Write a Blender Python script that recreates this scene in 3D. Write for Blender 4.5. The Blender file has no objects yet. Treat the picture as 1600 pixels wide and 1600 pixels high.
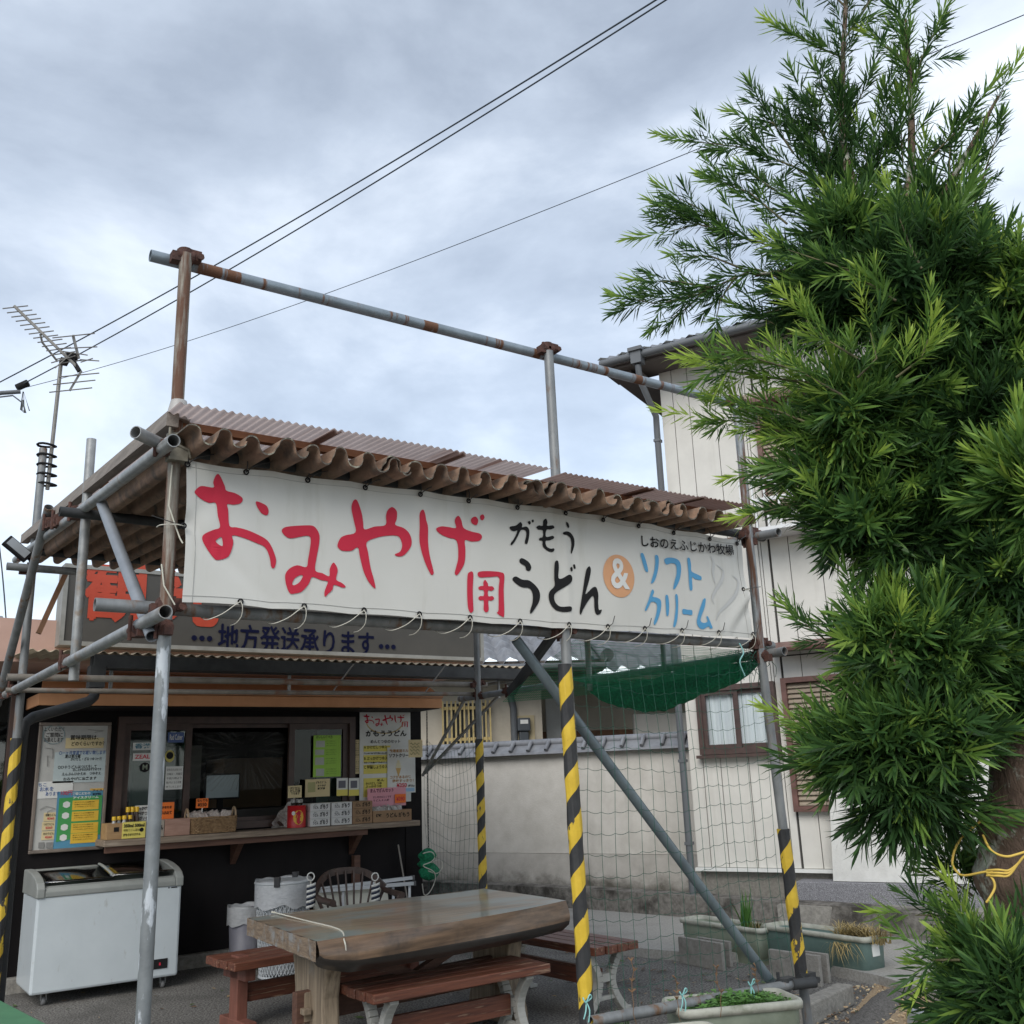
import bpy, bmesh, math, random
from mathutils import Vector, Matrix
import numpy as np
random.seed(7); np.random.seed(7)
rad=math.radians
SC=bpy.context.scene
COL=SC.collection
# ---------------------------------------------------------------- camera, sky, sun, exposure
F,PIT,ROL,YAW,EYE=1527.9,rad(14.892),rad(-2.102),rad(34.945),1.5
fw=Vector((math.sin(YAW)*math.cos(PIT),math.cos(YAW)*math.cos(PIT),math.sin(PIT)))
r0=Vector((math.cos(YAW),-math.sin(YAW),0)); u0=r0.cross(fw)
cr=r0*math.cos(ROL)+u0*math.sin(ROL); cu=-r0*math.sin(ROL)+u0*math.cos(ROL)
CAM=Vector((0,0,EYE))
cd=bpy.data.cameras.new('camera'); co=bpy.data.objects.new('camera',cd); COL.objects.link(co)
cd.sensor_width=36; cd.lens=36*F/1600; cd.clip_start=.05; cd.clip_end=2000
mw=Matrix((cr,cu,-fw)).transposed().to_4x4(); mw.translation=CAM; co.matrix_world=mw
SC.camera=co
SC.view_settings.view_transform='Standard'; SC.view_settings.look='None'
SC.view_settings.exposure=0.62; SC.view_settings.gamma=1
SUN_AZ,SUN_EL=rad(-128),rad(40)      # direction to the sun, azimuth from +Y towards +X
W=bpy.data.worlds.new('World'); SC.world=W; W.use_nodes=True
nt=W.node_tree; nt.nodes.clear()
def nn(t,**k):
    n=nt.nodes.new(t)
    for a,b in k.items(): setattr(n,a,b)
    return n
out=nn('ShaderNodeOutputWorld')
sky=nn('ShaderNodeTexSky',sky_type='NISHITA',sun_disc=False,sun_elevation=SUN_EL,sun_rotation=SUN_AZ)
bg1=nn('ShaderNodeBackground'); bg1.inputs[1].default_value=.05
nt.links.new(sky.outputs[0],bg1.inputs[0])
tc=nn('ShaderNodeTexCoord')
mp=nn('ShaderNodeMapping'); mp.inputs['Scale'].default_value=(1.0,1.0,1.9); mp.inputs['Location'].default_value=(3.1,1.7,.35)
nt.links.new(tc.outputs['Generated'],mp.inputs[0])
n1=nn('ShaderNodeTexNoise'); n1.inputs['Scale'].default_value=2.3; n1.inputs['Detail'].default_value=9; n1.inputs['Roughness'].default_value=.56; n1.inputs['Distortion'].default_value=.18
nt.links.new(mp.outputs[0],n1.inputs[0])
sep=nn('ShaderNodeSeparateXYZ'); nt.links.new(tc.outputs['Generated'],sep.inputs[0])
elv=nn('ShaderNodeMapRange'); elv.inputs[1].default_value=.12; elv.inputs[2].default_value=.62; elv.inputs[3].default_value=.125; elv.inputs[4].default_value=-.10
nt.links.new(sep.outputs[2],elv.inputs[0])
azm=nn('ShaderNodeMath',operation='MULTIPLY'); azm.inputs[1].default_value=.23; nt.links.new(sep.outputs[0],azm.inputs[0])
ad=nn('ShaderNodeMath',operation='ADD'); nt.links.new(n1.outputs[0],ad.inputs[0]); nt.links.new(elv.outputs[0],ad.inputs[1])
ad2=nn('ShaderNodeMath',operation='ADD'); nt.links.new(ad.outputs[0],ad2.inputs[0]); nt.links.new(azm.outputs[0],ad2.inputs[1])
rp=nn('ShaderNodeValToRGB')
e=rp.color_ramp.elements
e[0].position=.28; e[0].color=(.195,.213,.238,1)
e[1].position=.82; e[1].color=(.81,.84,.86,1)
for p,c in ((.42,(.28,.308,.343,1)),(.53,(.385,.422,.466,1)),(.63,(.54,.578,.618,1)),(.72,(.66,.70,.738,1))):
    x=e.new(p); x.color=c
nt.links.new(ad2.outputs[0],rp.inputs[0])
bg2=nn('ShaderNodeBackground'); bg2.inputs[1].default_value=.87
nt.links.new(rp.outputs[0],bg2.inputs[0])
ash=nn('ShaderNodeAddShader'); nt.links.new(bg1.outputs[0],ash.inputs[0]); nt.links.new(bg2.outputs[0],ash.inputs[1])
nt.links.new(ash.outputs[0],out.inputs[0])
sl=bpy.data.lights.new('sun','SUN'); sl.energy=1.5; sl.angle=rad(40); sl.color=(1,.97,.92)
so=bpy.data.objects.new('sun',sl); COL.objects.link(so)
sd=Vector((math.sin(SUN_AZ)*math.cos(SUN_EL),math.cos(SUN_AZ)*math.cos(SUN_EL),math.sin(SUN_EL)))
so.rotation_euler=sd.to_track_quat('Z','Y').to_euler(); so.location=(-6,-4,12)

# ---------------------------------------------------------------- measuring helpers (sight lines met with real planes)
def ray(px,py): return cr*((px-800)/F)-cu*((py-800)/F)+fw
def P(px,py,x=None,y=None,z=None):
    d=ray(px,py)
    for i,v in enumerate((x,y,z)):
        if v is not None: return CAM+d*((v-CAM[i])/d[i])
def AT(px,py,D):
    d=ray(px,py); return CAM+d*(D/math.hypot(d.x,d.y))
WA=rad(-25); WN=Vector((math.cos(WA),-math.sin(WA),0)); WR=Vector((-math.sin(WA),-math.cos(WA),0))  # lane wall: inward normal, rightward run
HP=Vector((7.33,7.49,0))
def ONW(px,py,off=0):
    d=ray(px,py); p0=HP+WN*off; return CAM+d*((Vector((p0.x,p0.y,0))-CAM).dot(WN)/d.dot(WN))
def HW(s,z,off=0):   # house wall coords: s metres to the right of the corner, z up, off into the house
    return HP+WR*s+WN*off+Vector((0,0,z))
def hs(p): return (p-HP).dot(WR)

# ---------------------------------------------------------------- mesh collector
class MB:
    def __init__(s): s.v=[]; s.f=[]; s.m=[]; s.s=[]
    def add(s,vs,fs,m=0,sm=False):
        b=len(s.v); s.v+= [Vector(v) for v in vs]
        for f in fs: s.f.append([b+i for i in f]); s.m.append(m); s.s.append(sm)
        return s
    def hexa(s,c,m=0):  # 8 corners: bottom 4 ccw, top 4
        return s.add(c,[(3,2,1,0),(4,5,6,7),(0,1,5,4),(1,2,6,5),(2,3,7,6),(3,0,4,7)],m)
    def box(s,c,d,m=0,rz=0,R=None):
        c=Vector(c); h=Vector(d)/2
        R=R or Matrix.Rotation(rz,3,'Z')
        pts=[c+R@Vector((x*h.x,y*h.y,z*h.z)) for z in (-1,1) for x,y in ((-1,-1),(1,-1),(1,1),(-1,1))]
        return s.hexa(pts,m)
    def box2(s,a,b,m=0):
        a=Vector(a); b=Vector(b); return s.box((a+b)/2,(abs(b.x-a.x),abs(b.y-a.y),abs(b.z-a.z)),m)
    def obox(s,o,ax,ay,az,m=0): # origin corner and three edge vectors
        o=Vector(o); ax=Vector(ax); ay=Vector(ay); az=Vector(az)
        return s.hexa([o,o+ax,o+ax+ay,o+ay,o+az,o+ax+az,o+ax+ay+az,o+ay+az],m)
    def bar(s,p,q,w,h,up=(0,0,1),m=0):
        p=Vector(p); q=Vector(q); d=(q-p).normalized(); up=Vector(up)
        a=d.cross(up).normalized()*w/2; b=a.cross(d).normalized()*h/2
        return s.hexa([p-a-b,p+a-b,p+a+b,p-a+b,q-a-b,q+a-b,q+a+b,q-a+b],m)
    def path(s,pts,r,n=10,cap=True,m=0,sm=True,closed=False):
        pts=[Vector(p) for p in pts]; k=len(pts)
        rs=r if isinstance(r,(list,tuple)) else [r]*k
        prev=None; b=len(s.v)
        for i,p in enumerate(pts):
            if closed: d=pts[(i+1)%k]-pts[i-1]
            else: d=pts[min(i+1,k-1)]-pts[max(i-1,0)]
            if d.length<1e-9: d=Vector((0,0,1))
            d.normalize()
            if prev is None: prev=d.orthogonal().normalized()
            a=(prev-d*prev.dot(d))
            a=a.normalized() if a.length>1e-6 else d.orthogonal().normalized()
            prev=a; c=d.cross(a)
            for j in range(n):
                t=2*math.pi*j/n; s.v.append(p+(a*math.cos(t)+c*math.sin(t))*rs[i])
        for i in range(k if closed else k-1):
            i2=(i+1)%k
            for j in range(n):
                s.f.append([b+i*n+j,b+i*n+(j+1)%n,b+i2*n+(j+1)%n,b+i2*n+j]); s.m.append(m); s.s.append(sm)
        if cap and not closed:
            e=len(s.v); s.v+=[v.copy() for v in s.v[b:b+n]]+[v.copy() for v in s.v[b+(k-1)*n:b+k*n]]
            s.f.append([e+j for j in range(n)][::-1]); s.m.append(m); s.s.append(False)
            s.f.append([e+n+j for j in range(n)]); s.m.append(m); s.s.append(False)
        return s
    def tube(s,p,q,r,n=16,m=0,hollow=True,m2=None):
        p=Vector(p); q=Vector(q); d=(q-p).normalized(); a=d.orthogonal().normalized(); c=d.cross(a)
        ci=[Vector((math.cos(2*math.pi*j/n),math.sin(2*math.pi*j/n))) for j in range(n)]
        if not hollow: return s.path([p,q],r,n,True,m)
        ri=r*.86; b=len(s.v); dp=d*min(.15,(q-p).length*.3)
        for pp,rr in ((p,r),(q,r),(p,ri),(p+dp,ri),(q,ri),(q-dp,ri),(p,r),(q,r),(p,ri),(q,ri),(p+dp,ri),(q-dp,ri)):
            for t in ci: s.v.append(pp+(a*t.x+c*t.y)*rr)
        def ringq(i,k,sm,mm):
            for j in range(n):
                s.f.append([b+i*n+j,b+i*n+(j+1)%n,b+k*n+(j+1)%n,b+k*n+j]); s.m.append(mm); s.s.append(sm)
        m2=m if m2 is None else m2
        ringq(0,1,True,m); ringq(8,6,False,m); ringq(7,9,False,m); ringq(3,2,True,m2); ringq(4,5,True,m2)
        for i in (10,11): s.f.append([b+i*n+j for j in range(n)]); s.m.append(m2); s.s.append(False)
        return s
    def lathe(s,prof,c,n=24,m=0,sm=True,sy=1.0,R=None):
        c=Vector(c); b=len(s.v); k=len(prof)
        for r,z in prof:
            for j in range(n):
                t=2*math.pi*j/n; v=Vector((r*math.cos(t),r*math.sin(t)*sy,z)); s.v.append(c+(R@v if R else v))
        for i in range(k-1):
            for j in range(n):
                s.f.append([b+i*n+j,b+i*n+(j+1)%n,b+(i+1)*n+(j+1)%n,b+(i+1)*n+j]); s.m.append(m); s.s.append(sm)
        for i0,rv in ((0,True),(k-1,False)):
            if prof[i0][0]>1e-6:
                e=len(s.v); s.v+=[v.copy() for v in s.v[b+i0*n:b+i0*n+n]]; q=[e+j for j in range(n)]; s.f.append(q[::-1] if rv else q); s.m.append(m); s.s.append(False)
        return s
    def prism(s,poly,ext,m=0):
        poly=[Vector(p) for p in poly]; ext=Vector(ext); k=len(poly); b=len(s.v)
        s.v+=poly+[p+ext for p in poly]
        s.f.append([b+i for i in range(k)][::-1]); s.m.append(m); s.s.append(False)
        s.f.append([b+k+i for i in range(k)]); s.m.append(m); s.s.append(False)
        for i in range(k):
            j=(i+1)%k; s.f.append([b+i,b+j,b+k+j,b+k+i]); s.m.append(m); s.s.append(False)
        return s
    def grid(s,fn,nu,nv,m=0,sm=True):
        b=len(s.v)
        for j in range(nv+1):
            for i in range(nu+1): s.v.append(Vector(fn(i/nu,j/nv)))
        for j in range(nv):
            for i in range(nu):
                a=b+j*(nu+1)+i
                s.f.append([a,a+1,a+nu+2,a+nu+1]); s.m.append(m); s.s.append(sm)
        return s
    def text(s,body,size,o,rx=(1,0,0),up=(0,0,1),align='LEFT',bold=0.0,m=0,sx=1.0,shear=0,fitw=None,fat=0):
        if fat:
            for i,(a,b_) in enumerate(((-fat,0),(fat,0),(0,-fat),(0,fat))): s.text(body,size,Vector(o)+Vector(rx)*a+Vector(up)*b_+Vector((0,-.0003*i,0)),rx,up,align,bold,m,sx,shear,fitw)
            return s
        cu_=bpy.data.curves.new('t','FONT'); cu_.body=body; cu_.size=size; cu_.resolution_u=3
        cu_.align_x=align; cu_.align_y='CENTER'; cu_.offset=bold; cu_.fill_mode='FRONT'; cu_.shear=shear
        ob=bpy.data.objects.new('t',cu_); COL.objects.link(ob)
        dg=bpy.context.evaluated_depsgraph_get(); me=ob.evaluated_get(dg).to_mesh()
        o=Vector(o); rx=Vector(rx).normalized(); up=Vector(up).normalized()
        if fitw and len(me.vertices):
            xs=[v.co.x for v in me.vertices]; sx=fitw/max(1e-6,(max(xs)-min(xs)))
        s.add([o+rx*(v.co.x*sx)+up*v.co.y for v in me.vertices],[tuple(p.vertices) for p in me.polygons],m)
        ob.evaluated_get(dg).to_mesh_clear()
        bpy.data.objects.remove(ob); bpy.data.curves.remove(cu_)
        return s
    def outline(s,rings,to3d,m=0):
        # filled outline with holes (even-odd), through a 2D curve
        cu_=bpy.data.curves.new('o','CURVE'); cu_.dimensions='2D'; cu_.fill_mode='FRONT'
        for r in rings:
            sp=cu_.splines.new('POLY'); sp.points.add(len(r)-1)
            for i,(x,y) in enumerate(r): sp.points[i].co=(x,y,0,1)
            sp.use_cyclic_u=True
        ob=bpy.data.objects.new('o',cu_); COL.objects.link(ob)
        dg=bpy.context.evaluated_depsgraph_get(); me=ob.evaluated_get(dg).to_mesh()
        bm=bmesh.new(); bm.from_mesh(me); ob.evaluated_get(dg).to_mesh_clear()
        xs=[v.co.x for v in bm.verts]; ys=[v.co.y for v in bm.verts]
        if xs:
            st=.04
            for ax,lo,hi in ((0,min(xs),max(xs)),(1,min(ys),max(ys))):
                t=math.ceil(lo/st)*st
                while t<hi:
                    nrm=(1,0,0) if ax==0 else (0,1,0); cop=(t,0,0) if ax==0 else (0,t,0)
                    bmesh.ops.bisect_plane(bm,geom=bm.verts[:]+bm.edges[:]+bm.faces[:],plane_co=cop,plane_no=nrm); t+=st
            bm.verts.index_update()
            s.add([to3d(v.co.x,v.co.y) for v in bm.verts],[tuple(v.index for v in f.verts) for f in bm.faces],m)
        bm.free(); bpy.data.objects.remove(ob); bpy.data.curves.remove(cu_)
        return s
    def build(s,name,mats,parent=None,bevel=0,solid=0,label=None,origin=None):
        if not isinstance(mats,(list,tuple)): mats=[mats]
        if parent is not None:
            org=Vector((0,0,0)); p=parent
            while p is not None: org+=Vector(p.location); p=p.parent
        elif origin is not None: org=Vector(origin)
        else:
            xs=[v.x for v in s.v]; ys=[v.y for v in s.v]; zs=[v.z for v in s.v]
            org=Vector(((min(xs)+max(xs))/2,(min(ys)+max(ys))/2,min(zs)))
        me=bpy.data.meshes.new(name)
        me.from_pydata([tuple(v-org) for v in s.v],[],s.f)
        for m in mats: me.materials.append(m)
        me.polygons.foreach_set('material_index',s.m); me.polygons.foreach_set('use_smooth',s.s)
        me.update()
        if len(s.f)<30000:
            bm=bmesh.new(); bm.from_mesh(me); bmesh.ops.recalc_face_normals(bm,faces=bm.faces[:]); bm.to_mesh(me); bm.free()
        o=bpy.data.objects.new(name,me); COL.objects.link(o)
        if parent is not None: o.parent=parent
        else: o.location=org
        if solid:
            md=o.modifiers.new('thick','SOLIDIFY'); md.thickness=solid; md.offset=0
        if bevel:
            md=o.modifiers.new('bev','BEVEL'); md.width=bevel; md.segments=2; md.limit_method='ANGLE'; md.angle_limit=rad(40)
        if label: o['label']=label
        return o
def thing(name,label,cat,loc=(0,0,0),group=None):
    o=bpy.data.objects.new(name,None); COL.objects.link(o); o.location=loc; o.empty_display_size=.1
    o['label']=label; o['category']=cat
    if group: o['group']=group
    return o
def tag(o,label,cat,group=None):
    o['label']=label; o['category']=cat
    if group: o['group']=group
    return o
def struct(o): o['kind']='structure'; return o
def dup(root,loc,rz=None,label=None):
    def cp(o,par):
        c=o.copy(); COL.objects.link(c)
        if par is not None: c.parent=par
        for ch in list(o.children): cp(ch,c)
        return c
    r=cp(root,None); r.location=loc
    if rz is not None: r.rotation_euler=(0,0,rz)
    if label: r['label']=label
    return r

# ---------------------------------------------------------------- materials
def mat(name,c1,c2=None,scale=6,rough=.6,metal=0,bump=0,bscale=None,stretch=(1,1,1),lo=.35,hi=.65,c3=None,scale3=3,lo3=.55,hi3=.65,stretch3=(1,1,1),coat=0,spec=.5,rough3=None,trans=0,detail=8):
    m=bpy.data.materials.new(name); m.use_nodes=True; t=m.node_tree; N=t.nodes; L=t.links
    b=N['Principled BSDF']; b.inputs['Roughness'].default_value=rough; b.inputs['Metallic'].default_value=metal
    b.inputs['Specular IOR Level'].default_value=spec; b.inputs['Coat Weight'].default_value=coat; b.inputs['Coat Roughness'].default_value=.08
    tcn=N.new('ShaderNodeTexCoord')
    def noise(sc,st,det=detail):
        mpn=N.new('ShaderNodeMapping'); mpn.inputs['Scale'].default_value=st; L.new(tcn.outputs['Object'],mpn.inputs[0])
        no=N.new('ShaderNodeTexNoise'); no.inputs['Scale'].default_value=sc; no.inputs['Detail'].default_value=det; no.inputs['Roughness'].default_value=.62
        L.new(mpn.outputs[0],no.inputs[0]); return no
    def ramp(src,a,bb,ca,cb):
        r=N.new('ShaderNodeValToRGB'); r.color_ramp.elements[0].position=a; r.color_ramp.elements[1].position=bb
        r.color_ramp.elements[0].color=(*ca,1); r.color_ramp.elements[1].color=(*cb,1); L.new(src,r.inputs[0]); return r
    if c2 is None: c2=tuple(x*.86 for x in c1)
    n=noise(scale,stretch); col=ramp(n.outputs[0],lo,hi,c1,c2).outputs[0]
    if c3 is not None:
        n3=noise(scale3,stretch3); f=ramp(n3.outputs[0],lo3,hi3,(0,0,0),(1,1,1)).outputs[0]
        mx=N.new('ShaderNodeMixRGB'); L.new(f,mx.inputs[0]); L.new(col,mx.inputs[1]); mx.inputs[2].default_value=(*c3,1); col=mx.outputs[0]
        if rough3 is not None:
            mr=N.new('ShaderNodeMapRange'); L.new(f,mr.inputs[0]); mr.inputs[3].default_value=rough; mr.inputs[4].default_value=rough3; L.new(mr.outputs[0],b.inputs['Roughness'])
        if metal:
            mr=N.new('ShaderNodeMapRange'); L.new(f,mr.inputs[0]); mr.inputs[3].default_value=metal; mr.inputs[4].default_value=0; L.new(mr.outputs[0],b.inputs['Metallic'])
    L.new(col,b.inputs['Base Color'])
    if bump:
        nb=noise(bscale or scale*4,stretch); bp=N.new('ShaderNodeBump'); bp.inputs['Strength'].default_value=bump; bp.inputs['Distance'].default_value=.01
        L.new(nb.outputs[0],bp.inputs['Height']); L.new(bp.outputs[0],b.inputs['Normal'])
    if trans:
        tr=N.new('ShaderNodeBsdfTranslucent'); L.new(col,tr.inputs[0]); ms=N.new('ShaderNodeMixShader'); ms.inputs[0].default_value=trans
        L.new(b.outputs[0],ms.inputs[1]); L.new(tr.outputs[0],ms.inputs[2]); L.new(ms.outputs[0],N['Material Output'].inputs[0])
    return m
def plain(name,c,rough=.6,metal=0,spec=.5): return mat(name,c,tuple(x*.9 for x in c),5,rough,metal,spec=spec)
def glassy(name,tint=(.8,.85,.85),alpha=.25,rough=.03,ior=1.5):
    m=bpy.data.materials.new(name); m.use_nodes=True; t=m.node_tree; N=t.nodes; L=t.links
    for n in list(N):
        if n.type=='BSDF_PRINCIPLED': N.remove(n)
    tr=N.new('ShaderNodeBsdfTransparent'); tr.inputs[0].default_value=(*tint,1)
    gl=N.new('ShaderNodeBsdfGlossy'); gl.inputs['Roughness'].default_value=rough
    ms=N.new('ShaderNodeMixShader'); fr=N.new('ShaderNodeFresnel'); fr.inputs[0].default_value=ior
    if alpha: 
        ad=N.new('ShaderNodeMath'); ad.operation='ADD'; ad.inputs[1].default_value=alpha; L.new(fr.outputs[0],ad.inputs[0]); L.new(ad.outputs[0],ms.inputs[0])
    else: L.new(fr.outputs[0],ms.inputs[0])
    L.new(tr.outputs[0],ms.inputs[1]); L.new(gl.outputs[0],ms.inputs[2]); L.new(ms.outputs[0],N['Material Output'].inputs[0])
    return m
GALV=mat('galvanised',(.27,.28,.28),(.155,.165,.17),11,.5,.25,c3=(.17,.10,.06),scale3=10,lo3=.56,hi3=.66,stretch3=(1.4,1.4,.4),rough3=.85,bump=.08,stretch=(1,1,.4))
GALV2=mat('galvanised_light',(.38,.39,.385),(.23,.24,.24),14,.45,.3,c3=(.24,.20,.16),scale3=9,lo3=.55,hi3=.66,bump=.08)
RUSTY=mat('galvanised_rusty',(.34,.37,.38),(.20,.22,.23),9,.5,.3,c3=(.13,.065,.04),scale3=12,lo3=.46,hi3=.58,stretch3=(2,2,.25),rough3=.9,bump=.1)
RAILR=mat('galvanised_streaked',(.29,.34,.38),(.20,.24,.27),8,.45,.35,c3=(.145,.07,.04),scale3=3.2,lo3=.55,hi3=.60,stretch3=(3.6,.5,.4),rough3=.9,bump=.08)
POSTR=mat('post_brown_rust',(.32,.31,.27),(.20,.17,.13),7,.6,.2,c3=(.135,.07,.045),scale3=11,lo3=.43,hi3=.56,stretch3=(2.4,2.4,.22),rough3=.9,bump=.2)
PEEL=mat('post_peeling',(.235,.255,.26),(.17,.185,.19),10,.5,.2,c3=(.50,.54,.57),scale3=14,lo3=.555,hi3=.60,stretch3=(1.2,1.2,.35),bump=.2)
DARKPIPE=mat('dark_pipe',(.055,.058,.06),(.032,.034,.036),8,.55,spec=.3)
RUST=mat('rust',(.115,.05,.036),(.05,.026,.021),30,.85,bump=.5,bscale=80)
INK=plain('ink_black',(.016,.016,.017),.75,spec=.2); INKRED=plain('ink_red',(.58,.030,.062),.65,spec=.25); INKBLUE=plain('ink_blue',(.08,.33,.58),.55)
INKNAVY=plain('ink_navy',(.008,.010,.035),.9,spec=.1); INKORANGE=plain('print_orange',(.70,.36,.18),.6)
PAPER=plain('paper_white',(.74,.75,.72),.8); PAPERY=plain('paper_yellow',(.78,.68,.16),.8); PAPERP=plain('paper_pink',(.75,.36,.42),.8)
PAPERO=plain('card_orange',(.90,.20,.03),.7); PAPERG=plain('paper_green',(.36,.62,.10),.8); PAPERC=plain('paper_cream',(.70,.58,.33),.8)
# ================================================================ GROUND
ASPH=mat('asphalt',(.29,.28,.26),(.085,.081,.075),70,.93,c3=(.08,.077,.07),scale3=1.6,lo3=.48,hi3=.85,bump=1.0,bscale=90,lo=.40,hi=.60,detail=3,spec=.2)
g=MB(); g.add([(-400,-400,0),(400,-400,0),(400,400,0),(-400,400,0)],[(0,1,2,3)])
struct(g.build('ground',ASPH,origin=(0,0,0)))
CONC=mat('lane_concrete',(.40,.39,.36),(.28,.27,.25),60,.9,c3=(.20,.195,.18),scale3=1.3,lo3=.5,hi3=.8,bump=.4,bscale=140)
OLDC=mat('old_concrete',(.24,.225,.20),(.12,.112,.10),22,.95,c3=(.05,.045,.038),scale3=3.5,lo3=.48,hi3=.62,bump=.7,bscale=60)
OLDC2=mat('old_concrete_pale',(.33,.315,.28),(.21,.20,.18),25,.95,c3=(.11,.10,.08),scale3=4,lo3=.55,hi3=.7,bump=.6,bscale=70)
near=[P(760,1440,z=.07),P(930,1475,z=.07),P(1062,1487,z=.07),P(1210,1490,z=.07),P(1372,1524,z=.07),P(1480,1556,z=.07),P(1640,1610,z=.07)]
near=[near[0]+(near[0]-near[1])*6]+near+[near[-1]+(near[-1]-near[-2])*8]
far=[p+WN*2.6 for p in near]
m=MB(); k=len(near)
vs=near+far+[Vector((p.x,p.y,-.1)) for p in near]
m.add(vs,[(i,i+1,k+i+1,k+i) for i in range(k-1)]+[(2*k+i,2*k+i+1,i+1,i) for i in range(k-1)])
struct(m.build('lane',CONC,origin=(0,0,0)))
# kerb in front of the walls: a dark weathered upstand
ks=[P(700,1408,z=.07),P(920,1421,z=.07),P(1052,1432,z=.07),P(1362,1459,z=.07),P(1470,1473,z=.07)]
ks=[ks[0]+(ks[0]-ks[1])*4]+ks+[ks[-1]+(ks[-1]-ks[-2])*14]
m=MB(); k=len(ks); w=[]
for p in ks:
    w+= [p+Vector((0,0,-.1)),p+WN*.02+Vector((0,0,.20)),p+WN*.20+Vector((0,0,.21)),p+WN*.22+Vector((0,0,.13)),p+WN*2.2+Vector((0,0,.13))]
m.add(w,[(i*5+j,i*5+5+j,i*5+6+j,i*5+1+j) for i in range(k-1) for j in range(4)])
o=struct(m.build('kerb',OLDC,origin=(0,0,0)))
# planting bed with bark and gravel
BED=mat('bark_bed',(.50,.38,.24),(.22,.15,.09),75,.95,c3=(.40,.33,.22),scale3=60,lo3=.55,hi3=.62,bump=1.0,bscale=90)
pts=[P(1337,1575,z=.012),P(1375,1532,z=.012),P(1475,1560,z=.012),P(1640,1618,z=.012)]
bedp=[Vector((4.3,3.0,.012)),pts[0],pts[1],pts[2],Vector((6.6,2.6,.012)),Vector((6,.2,.012)),Vector((2.0,.4,.012)),Vector((2.1,2.6,.012))]
m=MB(); m.add(bedp,[tuple(range(len(bedp)))[::-1]])
struct(m.build('planting_bed',BED,origin=(0,0,0)))
# loose bark pieces in the bed
m=MB()
for i in range(2600):
    x=random.uniform(3.6,6.4); y=random.uniform(1.8,4.7)
    p=P(1375,1532,z=0)
    if y>4.9-(x-5.0)*.25 or x<4.4 and y>3.0: continue
    a=random.uniform(0,6.3); l=random.uniform(.008,.028); wd=l*random.uniform(.25,.5); h=random.uniform(.003,.01)
    R=Matrix.Rotation(a,3,'Z')@Matrix.Rotation(random.uniform(-.5,.5),3,'X')@Matrix.Rotation(random.uniform(-.4,.4),3,'Y')
    m.box((x,y,.02+h/2),(l,wd,h),R=R,m=random.choice((0,0,1,2)))
o=m.build('bark_litter',[plain('bark_tan',(.55,.41,.25),.95),plain('bark_dark',(.20,.13,.08),.95),plain('bark_straw',(.68,.56,.36),.95)],origin=(0,0,0))
o['kind']='stuff'; o['label']='loose tan bark chips scattered over the planting bed'
# dark gravel ridge beside the bed
GRV=mat('dark_gravel',(.20,.19,.175),(.075,.07,.065),70,.95,bump=1.2,bscale=110)
rg=[P(1325,1625,z=.0),P(1362,1592,z=0),P(1392,1562,z=0),P(1425,1546,z=0)]
m=MB()
def rf(u,v):
    t=u*(len(rg)-1); i=min(int(t),len(rg)-2); q=rg[i].lerp(rg[i+1],t-i)
    d=(rg[i+1]-rg[i]).normalized(); n=Vector((-d.y,d.x,0)); s=(v-.5)*2
    return q+n*s*.12+Vector((0,0,.065*max(0,1-s*s)*(math.sin(math.pi*min(1,max(0,u)))*.6+.4)+.006*random.uniform(-1,1)-.004))
m.grid(rf,40,14)
struct(m.build('gravel_ridge',GRV))

# ================================================================ STUCCO YARD WALL (left of the house)
STUC=mat('yard_stucco',(.60,.58,.535),(.51,.49,.445),5,.9,c3=(.36,.345,.31),scale3=2.2,lo3=.55,hi3=.85,stretch3=(1,1,.25),bump=.35,bscale=55)
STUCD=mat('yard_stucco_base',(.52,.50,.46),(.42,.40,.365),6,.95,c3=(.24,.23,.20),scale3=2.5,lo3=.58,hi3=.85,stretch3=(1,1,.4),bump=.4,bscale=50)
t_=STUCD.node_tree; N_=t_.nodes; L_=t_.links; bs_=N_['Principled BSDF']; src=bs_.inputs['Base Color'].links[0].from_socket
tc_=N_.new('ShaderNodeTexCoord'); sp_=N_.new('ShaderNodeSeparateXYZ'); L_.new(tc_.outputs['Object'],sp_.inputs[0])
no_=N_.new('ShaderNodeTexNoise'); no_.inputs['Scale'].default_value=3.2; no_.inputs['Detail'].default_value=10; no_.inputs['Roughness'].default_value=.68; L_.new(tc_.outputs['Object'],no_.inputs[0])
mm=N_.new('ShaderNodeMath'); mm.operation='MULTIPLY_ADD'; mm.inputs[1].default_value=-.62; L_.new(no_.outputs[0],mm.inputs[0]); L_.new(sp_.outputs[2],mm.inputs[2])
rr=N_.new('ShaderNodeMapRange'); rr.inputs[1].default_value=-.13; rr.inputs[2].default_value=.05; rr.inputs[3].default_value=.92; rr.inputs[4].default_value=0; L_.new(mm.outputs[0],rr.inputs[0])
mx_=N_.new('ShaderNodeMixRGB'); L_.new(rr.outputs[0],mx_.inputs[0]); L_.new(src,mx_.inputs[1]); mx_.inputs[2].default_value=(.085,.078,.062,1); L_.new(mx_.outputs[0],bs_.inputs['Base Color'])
TILEG=mat('grey_roof_tile',(.24,.25,.265),(.15,.155,.17),6,.42,bump=.1,spec=.6)
WOF=.75
def WW(s,z,off=0): return HW(s,z,WOF+off)
t=thing('yard_wall','long pale stucco yard wall with grey tile coping and sooty foot behind the netting','wall',WW(-2,.0))
zj=.57; zt=1.70
m=MB()
sL,sR=-9.0,1.0
m.obox(WW(sL,zj+.004),WR*(sR-sL),WN*.14,Vector((0,0,zt-zj))); m.build('wall_face',STUC,t)
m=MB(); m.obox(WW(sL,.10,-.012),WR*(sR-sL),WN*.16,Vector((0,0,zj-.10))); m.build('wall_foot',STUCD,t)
m=MB()
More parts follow.
